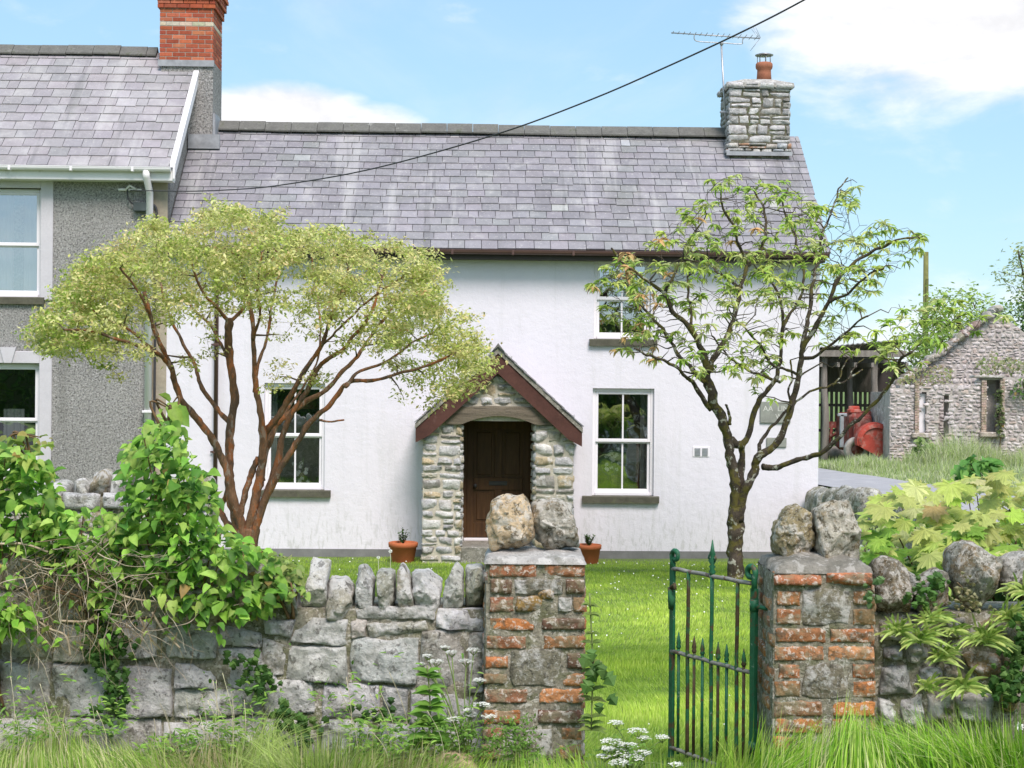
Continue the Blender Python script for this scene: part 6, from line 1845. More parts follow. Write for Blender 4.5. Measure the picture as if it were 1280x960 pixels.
parsley('cow parsley in flower against the wall left of the pillar', [(546,826,7.12,.022),(565,815,7.15,.018),(583,826,7.15,.022),(592,812,7.2,.02),(557,809,7.2,.015),(600,850,7.0,.018),(603,880,6.95,.024),(612,895,6.95,.022),(590,893,7.0,.018),(568,898,7.0,.02),(586,888,7.0,.014),(540,840,7.1,.02),(528,830,7.15,.012),(535,820,7.15,.015)], (P(585, 945, 6.98).x, 6.98, -.05), 2, 60)
# leafy weed on the wall foot
def weed(label, px, ytop, ybot, Y, seed, L0, col):
    rnd = random.Random(seed); a = P(px, ybot, Y); b = P(px - 2, ytop, Y - .05); t = thing('leafy_weed', label, 'weed', tuple(a)); g = G(col)
    gl = G(); line = dens([a, a.lerp(b, .5) + Vector((.01, 0, 0)), b], 8); tube(g, line, .004, 5, (.3, .36, .14)); mk('stem', g, M_leaf, t)
    m = 11
    for k in range(m):
        q = line[int(k / m * (len(line) - 1))]
        for sgn in (-1, 1):
            for rep in (0, 1):
                d = Vector((sgn * rnd.uniform(.6, 1), -rnd.uniform(.2, .8), rnd.uniform(.0, .6))); L_ = L0 * (1 - .45 * k / m) * rnd.uniform(.75, 1.1)
                gl.add(leafverts(q, d, Vector((0, -.7, 1)), L_, L_ * .42, .2, .7), LF, vary(col, .15, .06), True)
    mk('leaves', gl, M_leaf, t)
weed('upright leafy weed against the stone wall under the pointed stones', 536, 832, 930, 7.05, 3, .12, (.17, .34, .05))
weed('climbing leafy stem along the right side of the left gate pillar', 739, 742, 912, 7.05, 6, .075, (.20, .28, .07))
ivy('large ivy leaves beside the left gate pillar', [(733,868),(740,848),(742,830),(738,815)], 7.0, 11, .075, 12, (.12, .24, .06))
# ferny plant at the foot of the left pillar
parsley('ferny green leaves at the foot of the left gate pillar', [], (P(648, 945, 6.95).x, 6.95, -.08), 8, 90)

# ------------------------------------------------------------------ grass
def grass(name, X, Y, Zs, H, Wd, cols, seed, lean=.35, segs=3, group=None):
    r = np.random.default_rng(seed); n = len(X); a = r.uniform(0, 2 * pi, n); ln = np.abs(r.normal(0, lean, n)) * H
    dx, dy = np.cos(a) * ln, np.sin(a) * ln; b = r.uniform(0, pi, n); sx_, sy_ = np.cos(b) * Wd / 2, np.sin(b) * Wd / 2 * .6
    pt_ = np.array([noise.noise(Vector((x * .9, y * .9, 4))) + .6 * noise.noise(Vector((x * 3.1, y * 3.1, 8))) for x, y in zip(X, Y)]) if 'lawn' in name else np.zeros(n)
    H = H * (1 + .5 * pt_)
    rows_ = []
    for k in range(segs + 1):
        t = k / segs; w = (1 - t ** 1.6); x = X + dx * t * t; y = Y + dy * t * t; z = Zs + H * (t - .25 * t * t * np.minimum(1.5, ln / H) )
        if k < segs: rows_.append(np.stack([x - sx_ * w, y - sy_ * w, z], 1)); rows_.append(np.stack([x + sx_ * w, y + sy_ * w, z], 1))
        else: rows_.append(np.stack([x, y, z], 1))
    m = 2 * segs + 1; V = np.stack(rows_, 1).reshape(-1, 3); base = (np.arange(n) * m)[:, None]
    quads = np.concatenate([base + np.array([2 * k, 2 * k + 1, 2 * k + 3, 2 * k + 2]) for k in range(segs - 1)]) if segs > 1 else np.zeros((0, 4), int)
    tris = base + np.array([2 * segs - 2, 2 * segs - 1, 2 * segs])
    cc = np.array(cols); C = cc[r.integers(0, len(cc), n)] * r.uniform(.75, 1.25, (n, 1)) * (1 + .35 * pt_)[:, None] * np.stack([1 + .12 * pt_, np.ones(n), np.ones(n)], 1)
    Fs = ([quads] if len(quads) else []) + [tris]; Cs = ([np.tile(C, (segs - 1, 1))] if len(quads) else []) + [C]
    return mk_np(name, V, Fs, Cs, M_grass)
def gzv(X, Y): return np.array([gz(x, y) for x, y in zip(X, Y)])
LAWN = [(.34, .52, .07), (.40, .56, .09), (.28, .45, .055), (.46, .60, .14)]
def lawn_patch(x0f, x1f, y0, y1, n, h, w, seed, nm='lawn_grass'):
    r = np.random.default_rng(seed); Y = r.uniform(y0, y1, n); X = x0f(Y) + (x1f(Y) - x0f(Y)) * r.random(n)
    return grass(nm, X, Y, gzv(X, Y) - .005, h * r.uniform(.5, 1.2, n), w * r.uniform(.7, 1.3, n), LAWN, seed, .5, 2)
parts_ = []
a_ = lawn_patch(lambda Y: .00 + 0 * Y + (.28 / 7.2) * Y, lambda Y: .185 * Y, 7.75, 13, 60000, .05, .006, 1)
tag(a_, kind='stuff')
a_ = lawn_patch(lambda Y: .03 * Y, lambda Y: .20 * Y, 13, 24.6, 60000, .045, .010, 2); tag(a_, kind='stuff')
a_ = lawn_patch(lambda Y: -.20 * Y, lambda Y: .03 * Y, 13, 24.7, 60000, .045, .012, 3); tag(a_, kind='stuff')
a_ = lawn_patch(lambda Y: -4.6 + 0 * Y, lambda Y: .04 * Y, 7.9, 13, 26000, .06, .012, 6); tag(a_, kind='stuff')
a_ = lawn_patch(lambda Y: .18 * Y, lambda Y: .22 * Y + 1.0, 7.9, 24.6, 16000, .06, .014, 7); tag(a_, kind='stuff')
a_ = lawn_patch(lambda Y: -7.0 + 0 * Y, lambda Y: -.19 * Y, 13, 24.6, 12000, .06, .014, 8); tag(a_, kind='stuff')
VER = [(.30, .52, .06), (.38, .58, .08), (.22, .42, .05), (.48, .62, .16), (.42, .52, .12)]
r = np.random.default_rng(5)
def verge(x0, x1, y0, y1, n, h, w, seed, cols=VER, lean=.45):
    r = np.random.default_rng(seed); X = r.uniform(x0, x1, n); Y = r.uniform(y0, y1, n)
    cl2 = np.array([max(.3, 1 + 1.1 * noise.noise(Vector((x * 3.5, y * 3.5, seed)))) for x, y in zip(X, Y)])
    o = grass('verge_grass', X, Y, gzv(X, Y) - .01, h * cl2 * r.uniform(.25, 1.3, n) , w * r.uniform(.7, 1.4, n), cols, seed, lean, 4); return tag(o, kind='stuff')
verge(-2.8, -.25, 6.35, 7.28, 6500, .16, .0062, 11, [(.24, .40, .06), (.34, .50, .09), (.46, .54, .18), (.16, .30, .04), (.58, .55, .30)], .8)
verge(-1.7, -.2, 6.5, 7.25, 2200, .13, .004, 12, [(.40, .34, .18), (.34, .32, .14)], .8)
verge(-.3, 1.15, 6.3, 7.2, 2600, .11, .005, 13)
verge(1.1, 2.75, 6.3, 6.97, 9000, .24, .0075, 14, [(.28, .52, .045), (.34, .58, .06), (.22, .46, .04), (.50, .66, .16), (.13, .30, .03), (.60, .64, .30)], .85)
verge(-1.2, -.6, 6.3, 6.9, 1300, .24, .006, 15, [(.42, .50, .18), (.34, .46, .11)], 1.0)
verge(-4.5, -2.8, 6.2, 7.3, 2500, .16, .006, 16); verge(2.75, 4.6, 6.2, 6.95, 4000, .2, .007, 17)
verge(.98, 1.1, 6.85, 7.4, 260, .16, .005, 18)
# seed heads and pale stalks
g = G((.5, .48, .34)); rnd = random.Random(8)
for k in range(34):
    x = rnd.choice([rnd.uniform(210, 300), rnd.uniform(0, 600), rnd.uniform(0, 600)]); Yk = rnd.uniform(6.7, 7.1); b = P(x, 955, Yk); b.z = -.05; h = rnd.uniform(.2, .42)
    e = b + Vector((rnd.uniform(-.12, .04), rnd.uniform(-.05, .05), h)); tube(g, dens([b, b.lerp(e, .5) + Vector((.02, 0, .02)), e], 4), .0016, 4, vary((.52, .48, .32), .2))
tag(mk('dry_stalks', g, M_twig, None, None, Vector((-1.5, 6.9, 0))), kind='stuff')
# meadow weeds low against the wall: cleavers and small leaves
g = G(); rnd = random.Random(81)
for k in range(4600):
    x = rnd.uniform(-10, 600); y = 958 - abs(rnd.gauss(0, 42)); Yk = rnd.uniform(6.85, 7.25); q = P(x, y, Yk)
    if q.z < gz(q.x, Yk): continue
    if noise.noise(Vector((x * .012, y * .02, 3))) < -.05: continue
    d = Vector((rnd.gauss(0, .8), -rnd.random(), rnd.uniform(-.2, .8))); L_ = rnd.uniform(.018, .045)
    g.add(leafverts(q, d, Vector((0, -.4, 1)), L_, L_ * .36, .2, .4), LF, vary(rnd.choice([(.20, .38, .06), (.30, .48, .09), (.14, .28, .045)]), .2), False)
tag(mk('meadow_weeds', g, M_leaf, None, None, Vector((-1.5, 7.0, 0))), kind='stuff')
# daisies scattered over the lawn
g = G((.85, .85, .8)); rnd = random.Random(12)
for k in range(170):
    Yk = 7.9 + 16.5 * rnd.random() ** .6; x = rnd.uniform(-.17, .17) * Yk if rnd.random() < .6 else rnd.uniform(.05, .18) * Yk
    z = gz(x, Yk) + rnd.uniform(.035, .06); rr = rnd.uniform(.003, .0055) * (.6 + Yk / 14); vs = [Vector((x + rr * cos(2 * pi * j / 6), Yk + rr * sin(2 * pi * j / 6) * .8, z + rr * .7 * sin(2 * pi * j / 6))) for j in range(6)]
    g.add(vs, [tuple(range(6))], (.85, .85, .78))
tag(mk('daisies', g, M_petal, None, None, Vector((0, 14, -.5))), kind='stuff')
# dandelion clocks
def clock(x, y, Y, r, label):
    c = P(x, y, Y); b = Vector((c.x + .01, c.y, gz(c.x, c.y))); t = thing('dandelion', label, 'wild flower', tuple(b)); g = G((.4, .42, .3)); tube(g, [b, b.lerp(c, .5) + Vector((.004, 0, 0)), c], .0022, 5); mk('stalk', g, M_twig, t)
    g = G((.75, .75, .7)); rnd = random.Random(int(x))
    for k in range(70):
        d = Vector((rnd.gauss(0, 1), rnd.gauss(0, 1), rnd.gauss(0, 1))).normalized(); s = d.orthogonal().normalized() * r * .12
        g.add([c + d * r * .2, c + d * r + s, c + d * r - s], [(0, 1, 2)])
    mk('seed_head', g, M_petal, t)
clock(1274, 908, 6.7, .02, 'dandelion clock in the long grass at the right edge')
clock(488, 689, 12.5, .016, 'dandelion clock on the lawn above the pointed stones'); clock(473, 697, 12.0, .014, 'dandelion clock on the lawn left of the taller one')
# brighter tuft round the right tree's foot
r = np.random.default_rng(44); n = 900; aa = r.uniform(0, 2 * pi, n); rr = r.uniform(.08, .36, n); c = P(918, 722, Y2)
X = c.x + np.cos(aa) * rr; Yv = Y2 + np.sin(aa) * rr
tag(grass('tree_foot_grass', X, Yv, gzv(X, Yv), .11 * r.uniform(.5, 1.2, n), .01 * np.ones(n), LAWN[:2], 45), kind='stuff')

# ------------------------------------------------------------------ lane verge, ruin, shed, tractor
def verge_far(name, poly_y, x0, x1, n, h, w, cols, seed, stuff=True):
    r = np.random.default_rng(seed); X = r.uniform(x0, x1, n); Y = r.uniform(*poly_y, n)
    edge = np.interp(Y, [p_.y for p_ in LANE], [p_.x for p_ in LANE]); ok = np.abs(X - edge) > 1.5; X = X[ok]; Y = Y[ok]; n = len(X)
    cl2 = np.array([max(.25, 1 + 1.5 * noise.noise(Vector((x * .9, y * .9, 2)))) for x, y in zip(X, Y)])
    return tag(grass(name, X, Y, gzv(X, Y), h * cl2 * np.where(X < 11.4, .45, 1.0) * r.uniform(.3, 1.2, n), w * np.ones(n), cols, seed, .5, 3), kind='stuff')
FARG = [(.44, .52, .22), (.52, .58, .32), (.36, .48, .16), (.58, .60, .40)]
verge_far('lane_verge_grass', (42.6, 45.8), 8.2, 18, 20000, .62, .026, FARG, 61)
verge_far('lane_verge_grass', (43.5, 46.5), 7.5, 11, 5000, .35, .03, [(.24, .40, .05), (.28, .42, .07)], 62)
verge_far('lane_verge_grass', (31, 43.5), 8.8, 19, 26000, .30, .028, FARG, 63)
verge_far('lane_verge_grass', (26, 36), 5.7, 8.2, 3000, .12, .02, FARG, 64)
# the lane verge mound itself sits on the ground sheet

RUC = [(.46, .41, .40), (.52, .47, .46), (.42, .37, .36), (.57, .52, .51), (.46, .38, .34)]
def RP(px, py, Y): p = P(px, py, Y); return p.x, p.z
ru = thing('ruined_barn', 'roofless pale stone barn ruin with a broken gable and ivy topped walls', 'building', (P(1210, 575, 46).x, 46, -.7))
YF, YG = 46.0, 48.5
fx0, fx1 = RP(1113, 500, YF)[0], RP(1420, 500, YF)[0]
dw = (RP(1174, 500, YF)[0], RP(1187, 500, YF)[0]); w1_ = (RP(1149, 500, YF)[0], RP(1159, 500, YF)[0]); w2_ = (RP(1233, 500, YF)[0], RP(1250, 500, YF)[0])
zd = RP(1180, 494, YF)[1]; z1a, z1b = RP(1150, 541, YF)[1], RP(1150, 490, YF)[1]; z2a, z2b = RP(1240, 540, YF)[1], RP(1240, 475, YF)[1]
def ruin_top(x):
    px = 640 + x / YF * F
    base = 482 if px < 1225 else (470 if px < 1262 else 472)
    if px < 1128: base = 486 - (px - 1113) * .2
    return RP(px, base, YF)[1] + .10 * noise.noise(Vector((x * 1.7, 3, 0)))
def front_open(x, z):
    return (dw[0] < x < dw[1] and z < zd) or (w1_[0] < x < w1_[1] and z1a < z < z1b) or (w2_[0] < x < w2_[1] and z2a < z < z2b)
# front wall in slabs between openings
g = G((.36, .33, .3))
seg = sorted([fx0, fx1, *dw, *w1_, *w2_] + [fx0 + (fx1 - fx0) * i / 24 for i in range(1, 24)])
for a, b in zip(seg[:-1], seg[1:]):
    if b - a < .01: continue
    m = (a + b) / 2; zt_ = ruin_top(m)
    pieces = [(-1.2, zt_)]
    if dw[0] < m < dw[1]: pieces = [(zd, zt_)]
    elif w1_[0] < m < w1_[1]: pieces = [(-1.2, z1a), (z1b, zt_)]
    elif w2_[0] < m < w2_[1]: pieces = [(-1.2, z2a), (z2b, zt_)]
    for c, d in pieces:
        if d > c: box(g, a, b, YF + .06, YF + .62, c, d)
mk('front_wall', g, M_ruinm, ru)
g = G(); rubble(g, (0, YF + .06, 0), (1, 0, 0), (0, -1, 0), rubble_rects(fx0, fx1, -.9, 1.95, (.09, .17), (.12, .30), 91), .003, .035, RUC, 5, 5, keep=lambda x, z: not front_open(x, z) and z < ruin_top(x) - .03, wob=.34, jit=.022, rough=.6)
mk('front_stones', g, M_ruin, ru)
# gable wall behind
pk = RP(1245, 388, YG); gl_, gr_ = RP(1118, 485, YG), RP(1372, 485, YG)
g = G((.36, .33, .3)); v0, v1 = YG + .06, YG + .7
pf = [(gl_[0], -1), (gr_[0], -1), (gr_[0], gr_[1]), pk, (RP(1196, 433, YG)), (RP(1190, 440, YG)), (gl_[0], gl_[1])]
vs = [(x, v0, z) for x, z in pf] + [(x, v1, z) for x, z in pf]; m = len(pf)
g.add(vs, [tuple(range(m)), tuple(range(2 * m - 1, m - 1, -1))] + [(i, i + m, (i + 1) % m + m, (i + 1) % m) for i in range(m)])
mk('gable_wall', g, M_ruinm, ru)
def under_g(x, z):
    if x < pk[0]:
        zt_ = gl_[1] + (pk[1] - gl_[1]) * (x - gl_[0]) / (pk[0] - gl_[0])
    else: zt_ = pk[1] + (gr_[1] - pk[1]) * (x - pk[0]) / (gr_[0] - pk[0])
    return z < zt_ - .04
g = G(); rubble(g, (0, YG + .06, 0), (1, 0, 0), (0, -1, 0), rubble_rects(gl_[0], gr_[0], 0, 4.2, (.09, .17), (.12, .30), 92), .003, .035, RUC, 5, 5, keep=under_g, wob=.34, jit=.022, rough=.6)
mk('gable_stones', g, M_ruin, ru)
# broken roof edge stones along the left slope, rusty brown
g = G()
for k in range(26):
    t_k = k / 25; x = gl_[0] + (pk[0] - gl_[0]) * t_k; z = gl_[1] + (pk[1] - gl_[1]) * t_k
    w = random.uniform(.14, .26); c = Vector((x, YG - .02, z + .04)); h = random.uniform(.05, .12)
    rock(g, [c + Vector((a, 0, b)) for a, b in ((-w, -h - .1), (-w * .7, h), (w * .8, h + .06), (w, -h + .05))], .55, seed=500 + k, col=vary(random.choice([(.30, .22, .17), (.36, .33, .30), (.28, .25, .2)]), .1), nth=14, nph=8, rough=.1)
mk('verge_stones', g, M_ruin, ru)
# side wall joining front and gable at left
g = G((.36, .33, .3)); box(g, fx0 - .0, fx0 + .5, YF + .62, YG + .06, -1.2, 1.55); mk('side_wall', g, M_ruin, ru)
# brick dressings, sills, lintel
for (x, z0, z1, w) in ((w1_[0] - .13, z1a, z1b + .25, .13), (w2_[0] - .15, z2a, z2b, .15), (w2_[1], z2a + .2, z2b, .14)):
    z = z0; g = G()
    while z < z1:
        bbox(g, x, x + w, YF - .03, YF + .3, z, z + .066, .006, vary((.46, .33, .28), .15, .08)); z += .075
    mk('brick_jamb', g, M_brick, ru)
for (a, b, z) in ((w1_[0] - .22, w1_[1] + .1, z1a), (w2_[0] - .2, w2_[1] + .18, z2a)):
    g = G((.42, .36, .30)); bbox(g, a, b, YF - .12, YF + .3, z - .16, z, .03); mk('stone_sill', g, M_ruin, ru)
g = G((.4, .37, .33)); bbox(g, w2_[0] - .4, w2_[1] + .1, YF - .1, YF + .4, z2b + .06, z2b + .14, .02); mk('lintel', g, M_ruin, ru)
g = G((.8, .8, .76)); box(g, w1_[0] + .02, w1_[1], YF + .2, YF + .24, z1a, z1b - .05); mk('boarding', g, M_upvc, ru)
g = G((.2, .22, .2)); box(g, w2_[0], w2_[1], YF + .45, YF + .5, z2a, z2b); mk('infill', g, M_ruinm, ru)
# plants on the ruin
climber('ruin_plants', 'grey green plants growing on the ruined barn wall head', [(1218,455),(1240,440),(1280,452),(1300,458),(1300,470),(1262,466),(1225,468)], 46.2, 47.5, 330, .11, [(.26, .29, .13), (.34, .34, .18), (.18, .24, .08)], (P(1250, 470, 46.8).x, 46.8, 1.7), 71, 6, 'plant')
climber('ruin_ivy', 'green ivy hanging from the wall head at the right edge of the ruin', [(1260,480),(1285,468),(1300,468),(1300,500),(1268,498)], 45.7, 46.2, 170, .12, [(.08, .17, .04), (.16, .27, .07)], (P(1280, 480, 46).x, 45.95, 1.6), 72, 4, 'ivy')
climber('ruin_moss', 'tufts of grass on the low left end of the ruined wall', [(1120,478),(1140,462),(1175,455),(1190,462),(1190,480),(1120,484)], 46.1, 48.0, 300, .10, [(.28, .30, .14), (.2, .26, .08), (.3, .25, .15)], (P(1150, 480, 46.5).x, 46.5, 1.5), 73, 4, 'plant')
climber('ruin_creeper', 'creeper around the right window of the ruin', [(1243,490),(1252,480),(1255,545),(1246,548)], 45.8, 46.0, 160, .10, [(.16, .2, .08), (.1, .15, .05)], (P(1250, 560, 45.9).x, 45.9, -.3), 74, 4, 'creeper')
climber('dock_plant', 'broad leaved green plant at the foot of the ruin beside the lane', [(1195,588),(1208,575),(1235,572),(1250,590),(1240,604),(1200,606)], 37.5, 38.5, 200, .26, [(.10, .26, .05), (.16, .34, .07)], (P(1222, 606, 38).x, 38, -.7), 75, 6, 'plant')
climber('tall_weeds', 'tall green weeds in front of the ruin doorway', [(1140,575),(1148,545),(1160,550),(1180,560),(1200,572),(1200,588),(1140,588)], 44.6, 45.6, 520, .18, [(.16, .27, .07), (.24, .34, .12)], (P(1165, 585, 45).x, 45, -.7), 76, 8, 'weed')

# open shed
sh = thing('open_shed', 'open fronted farm shed with pole posts and slatted back wall behind the cottage', 'shed', (P(1070, 570, 51).x, 51, -.7))
YS = 50.0
sx0, sx1 = P(1000, 500, YS).x, P(1128, 500, YS).x; zs_ = -.75
g = G((.25, .24, .23))
for i in range(40):           # corrugated sheets, sloping down to the back right
    a = sx0 + (sx1 - sx0) * i / 40; b = sx0 + (sx1 - sx0) * (i + 1) / 40; o = .03 if i % 2 else 0; o2 = 0 if i % 2 else .03
    def zt2(x): return P(1035, 437, YS).z + (P(1095, 424, YS).z - P(1035, 437, YS).z) * (x - sx0) / (sx1 - sx0)
    g.add([(a, YS - .5, zt2(a) + o), (b, YS - .5, zt2(b) + o2), (b, YS + 6, zt2(b) + o2 - .9), (a, YS + 6, zt2(a) + o - .9),
           (a, YS - .5, zt2(a) + o - .03), (b, YS - .5, zt2(b) + o2 - .03), (b, YS + 6, zt2(b) + o2 - .93), (a, YS + 6, zt2(a) + o - .93)], [(0, 1, 2, 3), (7, 6, 5, 4), (0, 4, 5, 1)])
mk('roof', g, M_corr, sh)
g = G((.2, .19, .17)); box(g, sx0, sx1, YS - .42, YS - .30, P(1040, 446, YS).z, P(1040, 438, YS).z); box(g, sx0, sx1, YS + 2.0, YS + 2.12, P(1040, 455, YS).z, P(1040, 445, YS).z)
for k in range(7):
    x = sx0 + (sx1 - sx0) * k / 6; box(g, x, x + .09, YS - .4, YS + 6, 2.35, 2.5)
mk('rafters', g, M_shedwood, sh)
for px, Yp, r0 in ((1030, YS, .13), (1062, YS + 1.2, .12), (1093, YS - .1, .13)):
    g = G((.3, .27, .24)); p = P(px, 560, Yp); tube(g, dens([(p.x, Yp, -.9), (p.x + .04, Yp, .6), (p.x - .02, Yp, 1.8), (p.x, Yp, P(px, 440, YS).z)], 4), [r0 * (1 - .02 * i) for i in range(13)], 9, jit=.2); mk('post', g, M_shedwood, sh)
g = G((.3, .28, .26)); x = P(1020, 500, YS + 4).x
while x < P(1120, 500, YS + 4).x:
    box(g, x, x + .10, YS + 4, YS + 4.04, -.7, P(1050, 490, YS + 4).z); x += .17
for z in (.1, 1.0): box(g, P(1020, 500, YS + 4).x, P(1120, 500, YS + 4).x, YS + 4.04, YS + 4.1, z, z + .1)
mk('slatted_wall', g, M_shedwood, sh)
g = G((.2, .12, .08)); box(g, P(1018, 500, YS + 4).x, P(1122, 500, YS + 4).x, YS + 3.96, YS + 4.06, P(1050, 490, YS + 4).z, P(1050, 455, YS + 4).z); mk('back_boards', g, M_shedwood, sh)
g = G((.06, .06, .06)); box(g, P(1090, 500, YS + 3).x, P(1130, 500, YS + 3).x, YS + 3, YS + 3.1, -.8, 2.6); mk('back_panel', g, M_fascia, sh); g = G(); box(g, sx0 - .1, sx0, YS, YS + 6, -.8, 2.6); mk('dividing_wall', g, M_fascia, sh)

# old red tractor
tx = P(1085, 560, 47.6); Yt = 47.6
tr = thing('old_tractor', 'faded red tractor with rounded mudguard parked beside the ruin', 'tractor', (tx.x, Yt, -.7))
def TQ(px, py, d=0): return P(px, py, Yt + d)
g = G((.5, .05, .03)); a, b = TQ(1058, 512, 1.0), TQ(1086, 512, 1.0); z0, z1 = TQ(1060, 566).z, TQ(1060, 517).z
bbox(g, a.x, b.x, Yt + .5, Yt + 2.6, z0, z1, .10); bbox(g, a.x + .1, b.x - .05, Yt + .3, Yt + .5, z0 + .1, z1 - .1, .05)
mk('bonnet', g, M_tractor_dull, tr)
g = G(); a, b = TQ(1090, 512), TQ(1116, 512); bbox(g, a.x, b.x, Yt + .8, Yt + 2.0, TQ(1100, 545).z, TQ(1100, 515).z, .06); mk('toolbox', g, M_tractor_dull, tr)
# mudguard: rounded half shell
g = G(); c = TQ(1088, 548); R0 = (TQ(1111, 548).x - c.x); vs = []; nth, nph = 20, 10
for j in range(nph + 1):
    ph = -pi / 2 + pi * j / nph
    for k in range(nth + 1):
        th = pi * k / nth * 1.15 - .2
        w = cos(ph) ** .5; vs.append((c.x + cos(th) * R0 * (.75 + .25 * w), Yt - .45 + .32 * sin(ph), c.z - .05 + sin(th) * R0 * (.70 + .30 * w)))
g.add(vs, [(j * (nth + 1) + k, j * (nth + 1) + k + 1, (j + 1) * (nth + 1) + k + 1, (j + 1) * (nth + 1) + k) for j in range(nph) for k in range(nth)], None, True)
g.add([(c.x + cos(pi * k / 20 * 1.15 - .2) * R0 * .99, Yt - .70, c.z - .05 + sin(pi * k / 20 * 1.15 - .2) * R0 * .97) for k in range(21)] + [(c.x + .1, Yt - .73, c.z - .55)], [tuple(range(22))], None, False)
mk('mudguard', g, M_tractor, tr)
for px, py in ((1071, 562), (1111, 563)):
    g = G((.25, .23, .2)); c = TQ(px, py); R1 = .40; pr = [(R1 * .5, -.12), (R1 * .9, -.15), (R1, -.08), (R1, .08), (R1 * .9, .15), (R1 * .5, .12)]; vs = []
    for r0, o in pr:
        for k in range(26):
            t_k = 2 * pi * k / 26; vs.append((c.x + r0 * cos(t_k), Yt + .0 + o, c.z + r0 * sin(t_k)))
    g.add(vs, [(i * 26 + k, i * 26 + (k + 1) % 26, ((i + 1) % 6) * 26 + (k + 1) % 26, ((i + 1) % 6) * 26 + k) for i in range(6) for k in range(26)], None, True)
    w = mk('wheel', g, M_tyre, tr)
    g = G(); lathe_v = []
    for r0, o in ((.02, -.1), (R1 * .52, -.08), (R1 * .52, .05)):
        for k in range(16): lathe_v.append((c.x + r0 * cos(2 * pi * k / 16), Yt + .0 + o, c.z + r0 * sin(2 * pi * k / 16)))
    g.add(lathe_v, [(i * 16 + k, i * 16 + (k + 1) % 16, (i + 1) * 16 + (k + 1) % 16, (i + 1) * 16 + k) for i in range(2) for k in range(16)], None, True); mk('hub', g, M_tractor_dull, w)
g = G(); bbox(g, TQ(1068, 510).x, TQ(1082, 510).x, Yt + .6, Yt + 1.1, TQ(1070, 517).z, TQ(1070, 512).z, .03); bbox(g, TQ(1070, 510).x, TQ(1084, 510).x, Yt + 1.0, Yt + 1.1, TQ(1070, 513).z, TQ(1070, 508).z, .03)
mk('seat', g, M_tractor, tr)
g = G(); tube(g, [TQ(1094, 565, -.25), TQ(1097, 540, -.25), TQ(1095, 520, -.25)], .05, 8); tube(g, [TQ(1096, 552, -.25), TQ(1102, 545, -.25), TQ(1108, 540, -.25)], .035, 6); mk('lever', g, M_shedwood, tr)
g = G((.4, .38, .33)); bbox(g, TQ(1053, 520).x, TQ(1058, 520).x, Yt + .3, Yt + .42, TQ(1055, 560).z, TQ(1055, 518).z, .02); bbox(g, TQ(1050, 520).x, TQ(1062, 520).x, Yt + .3, Yt + .42, TQ(1055, 521).z, TQ(1055, 517).z, .02); mk('radiator_frame', g, M_steel, tr)
# red harrow frame behind, inside the shed
hr = thing('red_farm_implement', 'rusty red farm implement in the dark of the shed left of the tractor', 'farm implement', (P(1045, 560, 51).x, 51, -.7))
g = G(); a, b = P(1034, 530, 51), P(1058, 530, 51); box(g, a.x, b.x, 51, 51.1, P(1040, 535, 51).z, P(1040, 527, 51).z)
tube(g, [P(1036, 548, 51), P(1050, 538, 51), P(1058, 530, 51)], .06, 6); tube(g, [P(1036, 560, 51), P(1040, 530, 51)], .05, 6); tube(g, [P(1052, 562, 51), P(1054, 530, 51)], .05, 6)
mk('frame', g, M_tractor_dull, hr)
g = G(); a = P(1046, 560, 51); lathe(g, (a.x, 51.2, -.7), [(.3, 0), (.45, .1), (.4, .3), (.1, .4)], 14, (.2, .2, .2)); mk('drum', g, M_tyre, hr)

# utility pole and distant trees
p = P(1157, 430, 60)
g = G((.2, .19, .09)); tube(g, [(p.x, 60, -.8), (p.x, 60, 2.5), (P(1157.5, 315, 60).x, 60, P(1157, 315, 60).z)], [.13, .12, .10], 10); bbox(g, p.x - .04, p.x + .06, 59.85, 59.92, 1.2, 6.0, .01)
tag(mk('utility_pole', g, M_polewood, None, None, Vector((p.x, 60, -.7))), 'mossy wooden utility pole rising behind the shed', 'utility pole')
def far_tree(label, poly, Yc, dep, n, base_px, cols, seed, per=30, sz=.22, spread=.32):
    T = Tree(seed); rnd = random.Random(seed); root = P(base_px, 480, Yc); root.z = -.7; xs_ = sum(p[0] for p in poly) / len(poly); ys_ = sum(p[1] for p in poly) / len(poly)
    top = P(xs_, ys_, Yc); T.limb([root, root.lerp(top, .5), top], .22, .08)
    for k in range(6):
        q = P(*sample_poly(poly, 1, rnd)[0], Yc + rnd.uniform(-dep, dep)); T.limb([root.lerp(top, .45), root.lerp(top, .6).lerp(q, .4) + Vector((0, 0, .3)), q], .09, .03, 6)
    att = [P(x, y, Yc + rnd.uniform(-1, 1) * dep) for x, y in sample_poly(poly, n, rnd)]
    en = T.twigs(att, .04, .012, .5); t = thing('tree', label, 'tree', tuple(root)); mk('trunk', T.w, M_mossbark, t); mk('twigs', T.t, M_twig, t)
    tiny_leaves([(e[0],) for e in en], per, spread, sz, cols, seed, t, 'crown', M_leaf_soft, .2, .8)
far_tree('airy pale green tree at the right edge beyond the ruin', [(1243,335),(1262,318),(1275,308),(1330,300),(1340,400),(1285,395),(1275,380),(1270,362),(1246,350)], 62, 1.6, 90, 1320, [(.40, .48, .22), (.50, .56, .30)], 81, 20, .20, .26)
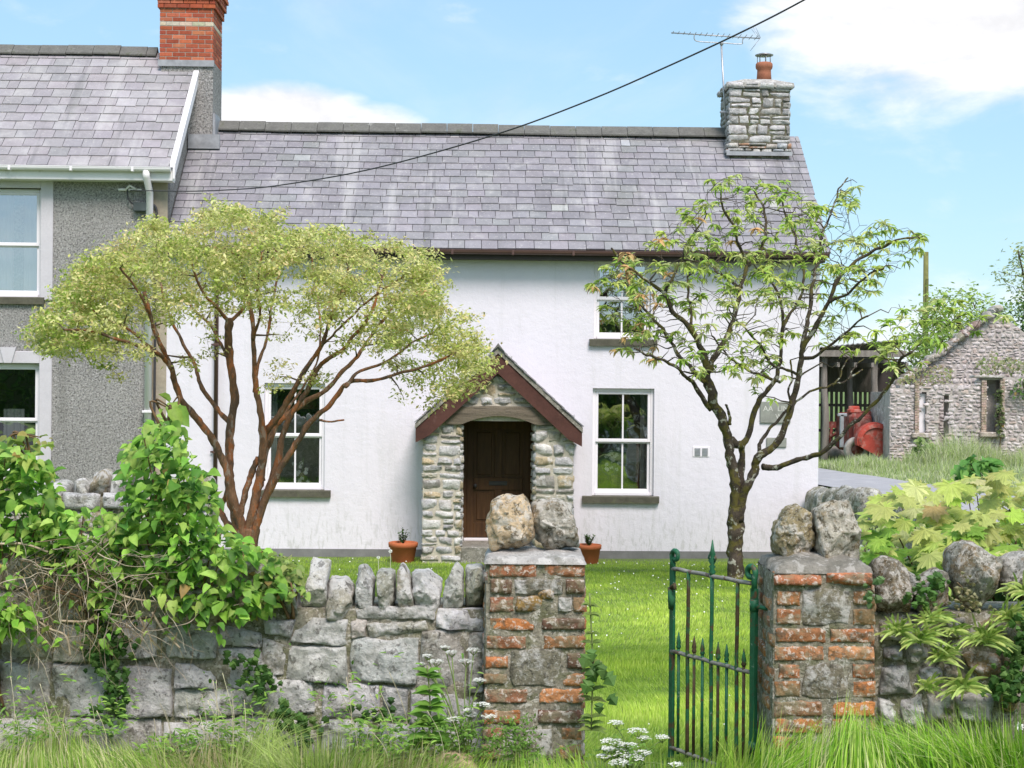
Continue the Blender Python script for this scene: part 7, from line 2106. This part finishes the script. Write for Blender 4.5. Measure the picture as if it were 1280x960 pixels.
far_tree('bright green leafy tree behind the ruined gable', [(1163,372),(1180,366),(1205,362),(1225,370),(1250,378),(1262,395),(1250,430),(1170,450),(1130,430),(1150,400)], 55, 1.6, 130, 1205, [(.34, .48, .11), (.42, .54, .15), (.24, .36, .08)], 82, 20, .2, .26)
far_tree('dark green tree behind the right slope of the gable', [(1262,385),(1275,372),(1345,360),(1350,470),(1280,450)], 58, 1.6, 110, 1310, [(.06, .13, .04), (.10, .18, .05)], 83, 24, .22, .3)
far_tree('low green tree between the shed and the ruined gable', [(1128,432),(1150,420),(1185,425),(1200,420),(1190,450),(1150,480),(1120,480)], 53, 1.0, 60, 1160, [(.22, .36, .08), (.30, .44, .12)], 84, 18, .2, .3)

# tall hedge across the road, mirrored in the windows
g = G(); rnd = random.Random(2); n = 9000
hd = thing('roadside_hedge', 'tall green hedge on the far side of the road behind the viewer', 'hedge', (0, -11, 0))
gc = G((.03, .05, .02)); vs = []; nx, nz = 60, 12
for j in range(nz + 1):
    for i in range(nx + 1):
        x = -30 + 60 * i / nx; z = -.1 + 4.3 * j / nz; vs.append((x, -11.6 + .35 * noise.noise(Vector((x * .5, z * .6, 0))) - .03 * z * z * .5, z + .35 * noise.noise(Vector((x * .4, 5, 0))) * j / nz))
gc.add(vs, [(j * (nx + 1) + i, (j + 1) * (nx + 1) + i, (j + 1) * (nx + 1) + i + 1, j * (nx + 1) + i + 1) for j in range(nz) for i in range(nx)], None, True)
mk('branches', gc, M_hedge, hd)
for k in range(n):
    x = rnd.uniform(-30, 30); z = rnd.uniform(0, 4.5 + .4 * noise.noise(Vector((x * .4, 5, 0)))); q = Vector((x, -11.3 + .4 * noise.noise(Vector((x * .5, z * .6, 0))) + rnd.uniform(-.3, .35), z)); d = Vector((rnd.gauss(0, 1), rnd.random(), rnd.gauss(0, 1))).normalized(); s = d.orthogonal().normalized() * .11; L_ = .34
    g.add([q, q + d * L_ * .5 + s, q + d * L_, q + d * L_ * .5 - s], [(0, 1, 2, 3)], vary(rnd.choice([(.10, .20, .04), (.06, .13, .03), (.18, .28, .06), (.04, .08, .02)]), .25))
mk('leaves', g, M_hedge, hd)
print('objects', len(bpy.data.objects), 'tris~', sum(len(m.polygons) for m in bpy.data.meshes))
